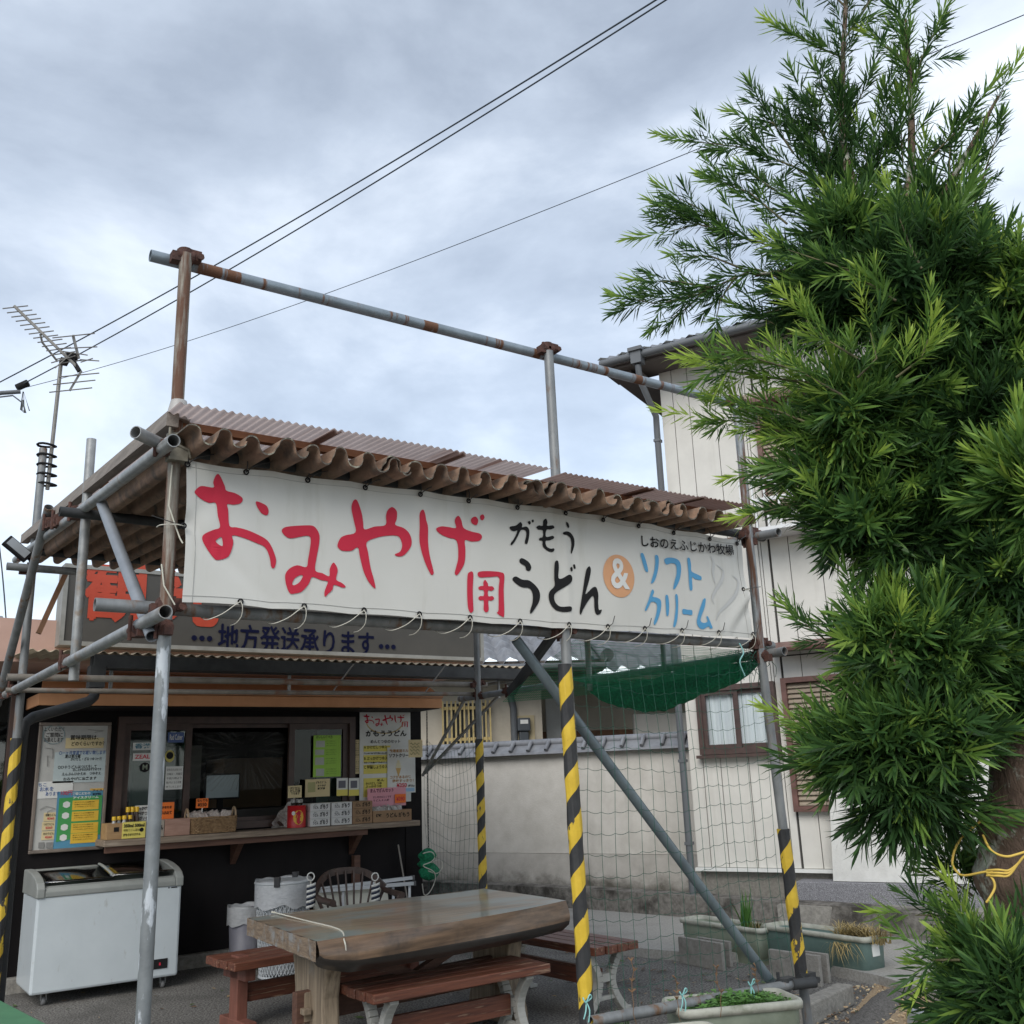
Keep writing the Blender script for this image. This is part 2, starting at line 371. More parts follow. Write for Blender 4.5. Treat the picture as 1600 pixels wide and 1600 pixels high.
for sd in (-1,1):
    pr=[(0.0,.17),(.16*sd,.06),(.17*sd,.035),(.0,.10)]
    m.prism([WW(sL,zt-.04+b,.07+a) for a,b in pr],WR*(sR-sL))
m.path([WW(sL,zt+.13,.07),WW(sR,zt+.13,.07)],.045,8)
s=sL+.1
while s<sR:
    m.path([WW(s,zt+.15,.07),WW(s+.01,zt+.125,-.01),WW(s+.02,zt+.04,-.105)],[.028,.026,.022],7); s+=.245
m.build('coping',TILEG,t)

# ================================================================ WHITE TWO-STOREY HOUSE
SIDE=mat('white_siding',(.665,.65,.60),(.59,.575,.53),3,.7,c3=(.47,.45,.40),scale3=3.0,lo3=.56,hi3=.85,stretch3=(1.6,1.6,.12),bump=.12,bscale=90)
BRN=mat('brown_sash',(.085,.052,.044),(.055,.034,.03),14,.5)
BRNL=mat('red_brown_trim',(.17,.085,.07),(.11,.055,.045),10,.55)
LOUV=mat('tan_louvre',(.36,.30,.23),(.28,.23,.175),7,.55,stretch=(1,1,6))
DKJ=plain('joint_dark',(.06,.058,.055),.9)
GLS=glassy('window_glass',(.92,.94,.94),0,ior=1.22)
CURT=mat('curtain',(.86,.88,.90),(.70,.73,.77),9,.9,stretch=(8,8,.2),trans=.0)
FOUND=mat('render_base',(.28,.265,.235),(.20,.19,.165),40,.95,bump=.7,bscale=110)
MET=plain('grey_drain',(.13,.14,.15),.45)
h=thing('white_house','two-storey white panelled house with brown shutters behind the pine-like tree','house',HW(0,0))
EZ=5.82
# panels with open joints over a dark backing
m=MB(); m.obox(HW(.0,.52,.02),WR*9,WN*6,Vector((0,0,EZ-.52)),m=1)
joints=[0,.33,.62,.93,1.24,1.55,1.86,2.2,2.6,3.05,3.5,4,4.5,5,5.5,6,6.5,7,7.5,8,8.5,9]
# window/shutter openings (s0,s1,z0,z1)
wz0,wz1=1.60,2.28
OPEN=[(hs(ONW(1090,1090)),hs(ONW(1213,1090)),wz0,wz1),(hs(ONW(1222,1062))+.0,2.55,1.04,2.30),(hs(ONW(1180,640)),3.3,4.0,5.13)]
def panels(a,b,z0,z1):
    zz=[(z0,z1)]
    for (s0,s1,q0,q1) in OPEN:
        if b>s0+.01 and a<s1-.01:
            nz=[]
            for (c,d) in zz:
                if q1<=c or q0>=d: nz.append((c,d)); continue
                if q0>c: nz.append((c,q0))
                if q1<d: nz.append((q1,d))
            zz=nz
    for c,d in zz: m.obox(HW(a+.004,c,0),WR*(b-a-.008),WN*.018,Vector((0,0,d-c)))
cuts=sorted(set(joints+[o_[0] for o_ in OPEN]+[o_[1] for o_ in OPEN]))
for a,b in zip(cuts[:-1],cuts[1:]):
    if b-a<.02: continue
    panels(a,b,.525,2.515); panels(a,b,2.53,EZ-.01)
m.build('wall',[SIDE,DKJ],h)
m=MB(); m.obox(HW(-.01,.49,-.045),WR*9,WN*.06,Vector((0,0,.03))); m.build('sill_flashing',PAPER,h)
m=MB(); m.obox(HW(.02,-.1,.03),WR*9,WN*.3,Vector((0,0,.588))); m.build('foundation',FOUND,h)
def frame(mb,s0,s1,z0,z1,w,d,off,mi=0):
    mb.obox(HW(s0,z0,off),WR*(s1-s0),WN*d,Vector((0,0,w)),mi); mb.obox(HW(s0,z1-w,off),WR*(s1-s0),WN*d,Vector((0,0,w)),mi)
    mb.obox(HW(s0,z0+w,off),WR*w,WN*d,Vector((0,0,z1-z0-2*w)),mi); mb.obox(HW(s1-w,z0+w,off),WR*w,WN*d,Vector((0,0,z1-z0-2*w)),mi)
# ground floor window
s0,s1=OPEN[0][:2]
m=MB(); frame(m,s0,s1,wz0,wz1,.055,.11,-.07); wf=m.build('window',BRN,h,label='brown framed sliding window with pale curtain')
m=MB(); frame(m,s0+.055,(s0+s1)/2+.03,wz0+.055,wz1-.055,.04,.026,-.055); frame(m,(s0+s1)/2-.03,s1-.055,wz0+.055,wz1-.055,.04,.026,-.027); m.build('sash',BRN,wf)
m=MB(); m.obox(HW(s0+.09,wz0+.09,-.044),WR*((s1-s0)/2-.12),WN*.004,Vector((0,0,wz1-wz0-.18))); m.build('pane',GLS,wf)
m=MB(); m.obox(HW((s0+s1)/2+.01,wz0+.09,-.016),WR*((s1-s0)/2-.12),WN*.004,Vector((0,0,wz1-wz0-.18))); m.build('pane',GLS,wf)
m=MB()
m.grid(lambda u,v:HW(s0+.06+u*(s1-s0-.12),wz0+.06+v*(wz1-wz0-.12),.006+.005*math.sin(u*46)+.003*math.sin(u*91+1)),90,2); m.build('curtain',CURT,wf)
m=MB(); m.obox(HW(s0-.03,wz0-.035,-.10),WR*(s1-s0+.06),WN*.12,Vector((0,0,.03))); m.build('sill',BRN,wf)
# louvred shutters
def shutter(nm,s0,s1,z0,z1,lab):
    m=MB(); frame(m,s0,s1,z0,z1,.05,.10,-.08); f=m.build('shutter',BRNL,h,label=lab)
    m=MB(); z=z0+.055
    while z<z1-.07:
        a=HW(s0+.05,z,-.012); m.obox(a,WR*(s1-s0-.1),WN*-.028,Vector((0,0,.012))); 
        m.prism([HW(s0+.05,z+.008,-.04),HW(s0+.05,z+.046,-.008),HW(s0+.05,z+.046,0),HW(s0+.05,z,-.02)],WR*(s1-s0-.1)); z+=.048
    m.build('louvres',LOUV,f)
    return f
shutter('shutter',OPEN[1][0],OPEN[1][1],OPEN[1][2],OPEN[1][3],'tall closed tan louvred shutter')
shutter('shutter',OPEN[2][0],OPEN[2][1],OPEN[2][2]+.0,OPEN[2][3],'upstairs tan louvred shutter')
m=MB(); m.obox(HW(OPEN[2][0]-.12,5.14,-.22),WR*2.9,WN*.23,Vector((0,0,.05))); m.obox(HW(OPEN[2][0]-.10,5.19,-.10),WR*2.9,WN*.115,Vector((0,0,.10)),1)
m.build('window_hood',[BRNL,LOUV],h)
# small canopy between the floors
m=MB(); m.prism([HW(OPEN[1][0]-.06,2.535,-.36),HW(OPEN[1][0]-.06,2.565,-.37),HW(OPEN[1][0]-.06,2.66,-.001),HW(OPEN[1][0]-.06,2.56,-.001)],WR*3.5); m.build('lower_canopy',BRNL,h)
# balcony rail upstairs
ALW=plain('white_rail',(.74,.75,.75),.4)
m=MB(); bs0,bs1=OPEN[2][0]-.14,3.2
for z in (4.22,4.02): m.obox(HW(bs0,z,-.42),WR*(bs1-bs0),WN*.03,Vector((0,0,.035)))
s=bs0
while s<bs1: m.obox(HW(s,3.72 if abs(s-bs0)<.01 else 4.055,-.415),WR*.02,WN*.02,Vector((0,0,.5 if abs(s-bs0)<.01 else .165))); s+=.12
s=bs0+.02
while s<bs1: m.obox(HW(s,3.755,-.415),WR*.018,WN*.02,Vector((0,0,.265))); s+=.12
m.obox(HW(bs0,3.72,-.42),WR*(bs1-bs0),WN*.42,Vector((0,0,.035)))
m.build('balcony_rail',ALW,h)
# roof: tiled slope rising away over the front wall, gable edge at left
def tiled(mb,o,run,up,nr,nu,amp=.035,mi=0,lp=.03):
    L=run.length; n=run.cross(up).normalized()
    def f(u,v):
        a=u*nr; ww=math.sin(2*math.pi*a); w2=amp*(ww+.35*math.sin(4*math.pi*a+.6))
        t=v*nu; lap=lp*(1-(t-math.floor(t)))
        return o+run*u+up*v+n*(w2+lap)
    nv=nu*4
    b=len(mb.v)
    for j in range(nv+1):
        for i in range(nr*6+1): mb.v.append(f(i/(nr*6),min(.99999,j/nv)))
    W_=nr*6+1
    for j in range(nv):
        for i in range(nr*6):
            a=b+j*W_+i; mb.f.append([a,a+1,a+W_+1,a+W_]); mb.m.append(mi); mb.s.append(True)
OV=.42
m=MB(); up=WN*3.4+Vector((0,0,1.55))
tiled(m,HW(-.55,EZ+.10,-OV),WR*10,up,38,13,.03)
up2=WN*-3.4+Vector((0,0,1.55)); tiled(m,HW(9.45,EZ+.10,-OV+6.8),WR*-10,up2,38,13,.03)
rf_=m.build('roof',TILEG,h)
m=MB(); m.obox(HW(-.52,EZ-.005,-OV+.03),WR*9.9,WN*.45,Vector((0,0,.03))); m.obox(HW(-.50,EZ+.03,-OV+.02),WR*9.9,WN*.03,Vector((0,0,.09)))
for i_,(dz,sx) in enumerate(((.0,-.5),(-.06,-.38),(-.12,-.24))):
    m.obox(HW(sx,EZ-.06+dz+.05,-.28),WR*.16,WN*2.8,Vector((0,0,.06)))
m.build('soffit',plain('soffit_brown',(.14,.12,.11),.8),rf_)
m=MB(); m.path([HW(-.50,EZ+.06,-OV-.05),HW(9.3,EZ+.06,-OV-.05)],.042,10); m.box(HW(-.05,EZ+.03,-OV-.05),(.12,.12,.16),rz=-WA); m.box(HW(-.05,EZ+.11,-OV-.05),(.17,.16,.04),rz=-WA); m.build('gutter',MET,rf_)
m=MB(); m.path([HW(-.05,EZ-.06,-OV-.05),HW(-.05,EZ-.22,-OV-.03),HW(-.03,EZ-.55,-.10),HW(-.05,EZ-.7,-.055),HW(-.05,.15,-.055)],.036,10)
for z in (5.0,4.0,2.9,1.55,.75): m.box(HW(-.05,z,-.05),(.09,.07,.03),rz=-WA)
m.build('downpipe',MET,h)

# ================================================================ WHITE FENCE WALL on granite, in front of the house
FW=mat('rough_white_wall',(.70,.70,.67),(.60,.60,.57),7,.9,c3=(.50,.49,.45),scale3=1.4,lo3=.6,hi3=.9,bump=.5,bscale=70)
GRAN=mat('granite',(.30,.30,.32),(.09,.09,.10),130,.7,c3=(.45,.45,.46),scale3=150,lo3=.58,hi3=.62)
fo=-.20; fs=hs(ONW(1302,1300,fo))
t=thing('garden_wall','rough white wall on a speckled granite base, in front of the house right of the shutter','wall',HW(fs,0,fo))
m=MB(); m.prism([HW(fs-.05,.44,fo),HW(fs+6,.44,fo),HW(fs+6,1.47,fo),HW(fs+.02,1.47,fo)],WN*.14); m.build('wall_face',FW,t)
m=MB(); m.obox(HW(fs-.02,1.474,fo-.015),WR*6,WN*.17,Vector((0,0,.045))); m.build('wall_cap',OLDC2,t)
m=MB(); m.obox(HW(fs-.38,.10,fo-.07),WR*6.3,WN*.3,Vector((0,0,.335))); m.build('granite_base',GRAN,t,bevel=.006)
m=MB(); m.obox(HW(fs-.5,-.1,fo-.30),WR*6.5,WN*.23,Vector((0,0,.36))); m.build('step',OLDC2,t)

# ================================================================ OLDER PLASTER HOUSE beyond the yard wall
PLAS=mat('cream_plaster',(.54,.49,.40),(.46,.415,.335),3,.9,c3=(.38,.34,.27),scale3=1.5,lo3=.55,hi3=.9,bump=.1)
h2=thing('plaster_house','older cream plaster house with grey tiled roof and yellow window grille beyond the yard wall','house',AT(720,1300,15.2))
D0=15.2; q0=AT(640,1200,D0); q1=AT(850,1200,D0)
BX=Vector((.90,-.43,0)).normalized(); BN=Vector((.43,.90,0)).normalized()
BO=AT(640,1196,D0); BO.z=0
def ONB(px,py,off=0):
    d=ray(px,py); p0=BO+BN*off; return CAM+d*((Vector((p0.x,p0.y,0))-CAM).dot(BN)/d.dot(BN))
def bs(p): return (p-BO).dot(BX)
def BP(s,z,off=0): return BO+BX*s+BN*off+Vector((0,0,z))
sc=bs(ONB(848,1150)); ez=ONB(760,1052).z
m=MB(); m.obox(BP(-2,0),BX*(sc+2),BN*5,Vector((0,0,ez+.1))); m.build('wall',PLAS,h2)
# side bay with dark entrance, to the right and set back
m=MB(); s2=bs(ONB(1075,1150,1.0)); m.obox(BP(sc+.0,0,1.0),BX*(s2-sc+6),BN*4,Vector((0,0,2.05)),0); m.obox(BP(sc,2.05,.98),BX*(s2-sc+6),BN*4,Vector((0,0,1.0)),1)
m.build('side_bay',[plain('dark_doors',(.030,.026,.024),.4),PLAS],h2)
m=MB()
for px in (872,905,940,975): 
    s_=bs(ONB(px,1130,.98)); m.obox(BP(s_,0,.94),BX*.09,BN*.04,Vector((0,0,2.05)))
m.obox(BP(sc,2.0,.93),BX*(s2-sc),BN*.05,Vector((0,0,.12)))
m.build('door_frame',mat('timber_brown',(.20,.10,.05),(.11,.055,.03),9,.6),h2)
m=MB(); s_=bs(ONB(868,1130,.9)); m.obox(BP(s_-.16,0.4,.86),BX*.26,BN*.05,Vector((0,0,2.25))); m.build('white_board',PAPER,h2)
m=MB()
s_=bs(ONB(985,1120,.9)); m.obox(BP(s_,0,.7),BX*6,BN*.1,Vector((0,0,2.35))); m.build('side_panel',SIDE,h2)
# roofs
m=MB(); ro=BP(-2,ez+.05,-.75); tiled(m,ro,BX*(sc+2.9),BN*3.6+Vector((0,0,1.75)),int((sc+2.9)/.30),11,.05,0,.06)
m.path([BP(sc+.9,ez+.16,-.75),BP(sc+.85,ez+1.0,1.0),BP(sc+.8,ez+1.86,2.8)],.11,10)
m.path([BP(-2,ez+1.84,2.85),BP(sc+.9,ez+1.84,2.85)],.14,10)
r2=m.build('roof',TILEG,h2)
m=MB(); tiled(m,BP(sc+.9,2.95,-.2),BX*8,BN*3.0+Vector((0,0,1.35)),26,9,.05,0,.06); m.build('porch_roof',TILEG,h2)
m=MB(); m.obox(BP(-2,ez-.06,-.7),BX*(sc+2.85),BN*.75,Vector((0,0,.05))); m.obox(BP(-2,ez-.0,-.73),BX*(sc+2.85),BN*.03,Vector((0,0,.10))); m.obox(BP(sc+.9,2.84,-.15),BX*8,BN*1.2,Vector((0,0,.06))); m.build('eaves',plain('eaves_dark',(.10,.085,.075),.8),r2)
m=MB(); m.path([BP(-2,ez+.0,-.83),BP(sc+.85,ez-.0,-.83)],.05,8); m.path([BP(sc-.62,ez-.03,-.8),BP(sc-.50,ez-.35,-.1),BP(sc-.45,ez-.55,-.05),BP(sc-.45,0.2,-.05)],.055,8); m.build('gutter',MET,h2)
m=MB(); m.path([BP(sc-.95,ez,-.02),BP(sc-.95,.2,-.02)],.018,6); m.build('conduit',PLAS,h2)
# window with yellow grille
a=ONB(690,1100); b=ONB(765,1165)
m=MB(); m.obox(BP(bs(a)+.03,b.z,-.005),BX*(bs(b)-bs(a)-.06),BN*.02,Vector((0,0,a.z-b.z)),0); wd=m.build('window',plain('window_dark',(.035,.035,.035),.15),h2,label='window behind a yellow bar grille')
YG=mat('grille_yellow',(.56,.44,.20),(.42,.32,.13),8,.6)
m=MB()
for z in (a.z-.10,b.z+.08): m.obox(BP(bs(a)-.02,z,-.14),BX*(bs(b)-bs(a)+.04),BN*.03,Vector((0,0,.045)))
nb=11
for i in range(nb+1):
    s=bs(a)+(bs(b)-bs(a))*i/nb; m.obox(BP(s-.011,b.z-.02,-.165),BX*.024,BN*.022,Vector((0,0,a.z-b.z+.05)))
m.build('grille',YG,wd)
m=MB(); c_=ONB(790,1130)
for u in (.18,.52,.86): m.obox(BP(bs(a)+u*(bs(b)-bs(a))-.04,b.z+.02,-.012),BX*.06,BN*.006,Vector((0,0,a.z-b.z-.05)))
m.build('curtain',plain('old_curtain',(.32,.31,.29),.9),wd)
# electricity meter
c=ONB(817,1141)
t=thing('electricity_meter','dark grey electricity meter on a cream board on the plaster wall','meter',c)
m=MB(); m.obox(BP(bs(c)-.18,c.z-.26,-.03),BX*.36,BN*.028,Vector((0,0,.48))); m.build('board',plain('board_cream',(.50,.42,.26),.8),t)
m=MB(); m.obox(BP(bs(c)-.10,c.z-.02,-.15),BX*.2,BN*.12,Vector((0,0,.20))); m.obox(BP(bs(c)-.075,c.z-.22,-.12),BX*.15,BN*.09,Vector((0,0,.2))); m.build('case',plain('meter_grey',(.07,.08,.09),.35),t,bevel=.02)
m=MB(); m.obox(BP(bs(c)-.06,c.z+.09,-.155),BX*.12,BN*.004,Vector((0,0,.06))); m.build('dial',PAPER,t)
# ================================================================ SOUVENIR SHOP
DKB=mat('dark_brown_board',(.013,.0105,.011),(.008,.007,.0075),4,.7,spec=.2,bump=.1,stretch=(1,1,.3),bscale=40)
AWN=mat('orange_awning',(.72,.37,.19),(.63,.31,.15),4,.6,bump=.05)
SAL=mat('salmon_fascia',(.55,.36,.29),(.48,.31,.25),3,.7)
BEI=mat('beige_sheet',(.50,.42,.30),(.40,.32,.22),6,.6)
SASH=mat('brown_window_sash',(.075,.045,.036),(.05,.03,.025),10,.5)
WD=mat('weathered_counter',(.30,.24,.18),(.18,.135,.10),9,.75,stretch=(.5,6,6),c3=(.38,.32,.25),scale3=12,lo3=.55,hi3=.7,stretch3=(.3,4,4),bump=.3)
WDR=mat('brown_wood',(.15,.075,.05),(.09,.045,.032),9,.7,stretch=(.6,5,5),bump=.15)
shop=thing('souvenir_shop','dark brown takeaway shop with orange awning, serving window and counter','shop',(3.2,9,0))
X0,X1,YW=-1.2,5.03,9.0
wx0,wx1,wz0_,wz1_=2.10,4.26,1.12,2.05
m=MB()
m.box2((X0,YW,0),(wx0,YW+.12,2.5)); m.box2((wx1,YW,0),(X1,YW+.12,2.5)); m.box2((wx0,YW,0),(wx1,YW+.12,wz0_)); m.box2((wx0,YW,wz1_),(wx1,YW+.12,2.5))
m.box2((X1-.12,YW+.12,0),(X1,YW+3,2.5)); m.box2((X0,YW+2.4,0),(X1-.12,YW+2.5,2.5)); m.box2((X0,YW+.12,.0),(X1-.12,YW+2.4,.05)); m.box2((X0,YW+.12,2.40),(X1-.12,YW+2.4,2.5))
m.box2((4.86,YW-.012,0),(X1+.012,YW-.002,2.2))
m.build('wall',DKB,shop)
m=MB(); m.box2((X0,YW-.08,-.05),(X1+.02,YW-.004,.11)); m.build('plinth',OLDC2,shop,bevel=.01)
# window
m=MB()
def fr2(mb,x0,x1,z0,z1,w,y0,y1,mi=0):
    mb.box2((x0,y0,z0),(x1,y1,z0+w),mi); mb.box2((x0,y0,z1-w),(x1,y1,z1),mi); mb.box2((x0,y0,z0+w),(x0+w,y1,z1-w),mi); mb.box2((x1-w,y0,z0+w),(x1,y1,z1-w),mi)
fr2(m,wx0-.03,wx1+.03,wz0_-.02,wz1_+.03,.06,YW-.05,YW+.10); win=m.build('window',SASH,shop)
xa,xb=P(292,1200,y=9.0).x,P(455,1200,y=9.0).x
m=MB(); fr2(m,wx0+.03,xa+.03,wz0_+.04,wz1_-.03,.055,YW-.015,YW+.02); fr2(m,xb-.03,wx1-.03,wz0_+.04,wz1_-.03,.055,YW-.015,YW+.02); fr2(m,xa-.02,xb+.02,wz0_+.04,wz1_-.03,.035,YW+.03,YW+.06)
m.build('sash',SASH,win)
SG_=None
m=MB(); m.box2((wx0+.085,YW,wz0_+.09),(xa-.03,YW+.005,wz1_-.08)); m.build('pane',glassy('shop_glass_left',(.55,.64,.62),.02,ior=1.4),win)
m=MB(); m.box2((xb+.03,YW,wz0_+.09),(wx1-.085,YW+.005,wz1_-.08)); m.build('pane',glassy('shop_glass',(.50,.58,.56),.0,ior=1.33),win)
# gathered clear film hung in the open middle bay
film=bpy.data.materials.new('clear_film'); film.use_nodes=True
t_=film.node_tree; b_=t_.nodes['Principled BSDF']; b_.inputs['Base Color'].default_value=(.6,.62,.6,1); b_.inputs['Roughness'].default_value=.13; b_.inputs['Alpha'].default_value=.20; b_.inputs['Specular IOR Level'].default_value=1.0
m=MB()
gx,gz=P(388,1170,y=9.05).x,P(388,1170,y=9.05).z
def ff(u,v):
    x=xa+.03+u*(xb-xa-.06); z=wz1_-.1-v*.52
    a=math.atan2(z-gz,x-gx); d=math.hypot(x-gx,z-gz)
    return (x,YW+.10+(.024*math.sin(a*17+math.sin(a*5)*2)+.014*math.sin(a*43+d*6))*min(1,.25+d*3)+.006*math.sin(d*60+a*9),z)
m.grid(ff,160,90); lw=t_.nodes.new('ShaderNodeLayerWeight'); lw.inputs[0].default_value=.55; mr_=t_.nodes.new('ShaderNodeMapRange'); mr_.inputs[1].default_value=.25; mr_.inputs[2].default_value=.95; mr_.inputs[3].default_value=.03; mr_.inputs[4].default_value=.34; t_.links.new(lw.outputs['Facing'],mr_.inputs[0]); t_.links.new(mr_.outputs[0],b_.inputs['Alpha'])
m.build('film',film,win)
# things seen inside
m=MB(); m.box2((2.3,9.5,.1),(4.3,10.1,1.25)); m.box2((2.3,10.9,1.35),(3.4,11.3,1.9),1); m.box2((3.55,10.6,1.2),(4.2,11.2,1.75),2); m.box2((2.45,9.9,1.25),(2.62,10.0,1.75),3); m.box2((4.3,9.6,1.2),(4.6,9.9,2.0),3)
m.build('inside_shelving',[plain('in_dark',(.06,.055,.05)),plain('in_grey',(.34,.34,.31)),plain('in_brown',(.20,.14,.09)),plain('in_green',(.24,.36,.31))],shop)
a=P(323,1212,y=9.6); b=P(372,1245,y=9.6)
t=thing('computer_monitor','pale flat computer monitor seen through the middle of the serving window','monitor',((a.x+b.x)/2,9.6,1.25))
m=MB(); m.box2((a.x-.015,9.6,b.z-.015),(b.x+.015,9.64,a.z+.015)); m.build('case',INK,t,bevel=.004)
m=MB(); m.box2((a.x,9.595,b.z),(b.x,9.599,a.z)); sm=plain('screen_pale',(.40,.50,.52),.3); m.build('screen',sm,t)
m=MB(); m.box(((a.x+b.x)/2,9.66,1.30),(.05,.04,.22)); m.box(((a.x+b.x)/2,9.66,1.26),(.2,.15,.02)); m.build('stand',INK,t)
# awning
ax0,ax1=1.36,4.95
m=MB(); m.add([(ax0,8.45,2.262),(ax1,8.45,2.262),(ax1-.10,9.0,2.60),(ax0+.1,9.0,2.60),(ax0,8.45,2.245),(ax1,8.45,2.245),(ax1-.1,9.0,2.575),(ax0+.1,9.0,2.575)],[(0,1,2,3),(7,6,5,4),(0,4,5,1),(1,5,6,2),(3,7,4,0)])
m.box2((ax0-.02,8.43,2.133),(ax1+.02,8.447,2.225)); m.box2((ax0-.02,8.447,2.133),(ax0-.004,8.99,2.225)); m.box2((ax1+.004,8.447,2.133),(ax1+.02,8.99,2.225))
m.box2((ax0-.03,8.42,2.228),(ax1+.03,8.46,2.258),1)
aw=m.build('awning',[AWN,mat('awning_cap',(.50,.25,.13),(.42,.2,.1),5,.5)],shop,bevel=.004)
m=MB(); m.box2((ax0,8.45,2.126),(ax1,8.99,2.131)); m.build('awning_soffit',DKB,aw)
# counter
m=MB(); m.box2((1.95,8.66,1.035),(4.84,8.995,1.085)); c_=m.build('counter',WD,shop,bevel=.006)
m=MB(); m.box2((1.97,8.70,.985),(4.30,8.73,1.033)); m.build('apron',WDR,c_)
for bx in (P(372,1320,y=8.8).x,P(559,1310,y=8.8).x):
    m=MB(); m.prism([(bx,8.73,1.033),(bx,8.995,1.033),(bx,8.995,.80)],(.05,0,0)); m.build('bracket',WDR,c_)
for bx,zb in ((P(278,1330,y=8.95).x,.1),(P(557,1340,y=8.95).x,.1)):
    m=MB(); m.box2((bx-.03,8.93,zb),(bx+.03,8.995,.79)); m.build('support_post',WDR,c_)
# lean-to roof, gutter, salmon parapet
m=MB()
def cf(u,v):
    x=1.08+u*4.04; y=7.22+v*1.8; return (x,y,2.405+.10*v+.010*math.sin(x*2*math.pi/.076))
m.grid(cf,53*8,3); m.build('lean_to_roof',BEI,shop,solid=.004)
m=MB()
gp=[(0,.0),(0,-.09),(.10,-.09),(.10,0),(.088,0),(.088,-.08),(.012,-.08),(.012,0)]
m.prism([(1.47,7.17+a,2.385+b) for a,b in gp],(3.62,0,0)); m.box2((1.47,7.27,2.29),(5.09,7.30,2.385)); m.build('gutter',DARKPIPE,shop)
m=MB(); m.box((1.50,7.22,2.235),(.10,.11,.15)); m.path([(1.50,7.22,2.16),(1.49,7.19,2.10),(1.44,7.10,2.06),(1.05,6.74,1.93),(1.0,6.69,1.89),(.99,6.68,1.80),(.99,6.68,.05)],.034,10); m.build('downpipe',DARKPIPE,shop)
m=MB(); m.box2((.95,8.05,2.42),(5.1,8.12,2.74)); m.box2((.95,8.12,2.42),(5.1,9.6,2.71)); m.build('parapet',SAL,shop)
m=MB(); m.path([(5.05,7.3,2.3),(5.05,8.0,2.3)],.018,8)
for bx in (1.62,2.94,4.9):
    m.path([(bx,7.32,2.36),(bx,7.32,2.14)],.014,6)
m.build('roof_bracket',GALV2,shop)
m=MB(); m.bar((5.06,8.95,1.52),(5.05,7.4,2.25),.022,.022); m.bar((5.03,8.94,1.50),(4.75,7.6,2.20),.022,.022); m.build('awning_stay',GALV2,shop)
# brown neighbouring doorway at the far left
m=MB()
for x in (.55,.82,1.22): m.box2((x,8.90,0),(x+.05,8.985,2.35))
m.box2((.3,8.90,2.30),(1.27,8.985,2.38)); m.box2((.3,8.90,1.05),(1.27,8.985,1.10)); fr_=m.build('side_door',SASH,shop)
m=MB(); m.box2((.6,8.95,.05),(1.22,8.96,2.30)); m.build('pane',glassy('side_glass',(.3,.33,.33),.05),fr_)

# ---- roof sign
sx0,sx1,sz0,sz1,sy=1.36,5.125,2.535,3.155,7.9
SG=mat('sign_grey_panel',(.078,.073,.063),(.06,.057,.05),2,.6)
t=thing('roof_sign','long grey box sign with orange and navy lettering on the shop roof behind the banner','sign',((sx0+sx1)/2,sy,sz0))
m=MB(); m.box2((sx0+.03,sy,sz0+.03),(sx1-.03,sy+.18,sz1-.03)); m.build('panel',SG,t)
m=MB(); fr2(m,sx0,sx1,sz0,sz1,.032,sy-.012,sy+.20); m.build('frame',mat('sign_frame',(.30,.30,.28),(.22,.22,.20),6,.5),t)
m=MB(); m.text('観',.50,(1.50,sy-.006,2.93),fat=.015); m.text('光',.50,(2.06,sy-.006,2.93),fat=.015); m.build('lettering',plain('sign_orange',(.48,.06,.025),.5),t,label='large orange characters')
m=MB(); m.text('地方発送承ります',.235,(2.55,sy-.006,2.632),fat=.004,fitw=1.40)
for i in range(3):
    for x in (2.36+i*.062,4.03+i*.062): m.prism([(x+.022*math.cos(a*.5236),sy-.006,2.632+.022*math.sin(a*.5236)) for a in range(12)],(0,-.003,0))
m.build('lettering',INKNAVY,t,label='small navy characters between dots')
# ================================================================ CANOPY: scaffold tubes, slate and plastic sheets
YB=3.62; R_=.0243
cn=thing('scaffold_canopy','rusty scaffold tube canopy with a wavy slate and plastic sheet roof','canopy',(2.56,5.1,0))
YEL=mat('hazard_yellow',(.72,.50,.045),(.60,.40,.03),14,.55,c3=(.05,.045,.04),scale3=11,lo3=.60,hi3=.615,stretch3=(1.2,1.2,.45),bump=.1)
BLK=mat('hazard_black',(.035,.036,.038),(.022,.023,.025),18,.55)
def sleeve(post,x,y,z0,z1,r=.031,dx=0,ph=0,pitch=.21):
    m=MB(); n=28
    def V(a,v):
        z=min(max(v,z0),z1); t=2*math.pi*a/n; wob=1+.04*math.sin(v*31+ph)+.03*math.sin(a*1.7+v*12)
        xx=x+dx*(z1-z)/(z1-z0); return (xx+r*wob*math.cos(t),y+r*wob*math.sin(t),z)
    k0=int(math.floor((z0-pitch*1.3)/(pitch/2))); k1=int(math.ceil(z1/(pitch/2)))+1
    for k in range(k0,k1):
        for sub in range(3):
            for a in range(n):
                s0=k*pitch/2+sub*pitch/6; s1=s0+pitch/6
                f=lambda aa:.62*pitch*(abs(((aa/n+.08)%1)*2-1)*-1+1) if False else pitch*aa/n
                q=[V(a,s0+f(a)),V(a+1,s0+f(a+1)),V(a+1,s1+f(a+1)),V(a,s1+f(a))]
                if max(p[2] for p in q)-min(p[2] for p in q)<1e-5: continue
                m.add(q,[(0,1,2,3)],k%2,True)
    return m.build('hazard_sleeve',[YEL,BLK],post)
def post(name,p,q,mt,lab=None,r=R_):
    m=MB(); m.tube(p,q,r); return m.build(name,mt,cn,label=lab)
pL=MB(); pL.tube((.975,YB,0),(.975,YB,1.15),R_); pL.tube((.975,YB,1.15),(.975,YB,2.1),R_); pL.tube((.975,YB,2.1),(.975,YB,2.72),R_,m=1); pL.tube((.975,YB,2.72),(.975,YB,3.56),R_,m=1)
pL=pL.build('post',[PEEL,POSTR],cn,label='front left post, peeling paint below and brown rust above')
pM=post('post',(2.833,YB,0),(2.79,YB,3.545),GALV); sleeve(pM,2.795,YB,.06,1.975,dx=.036,r=.0325)
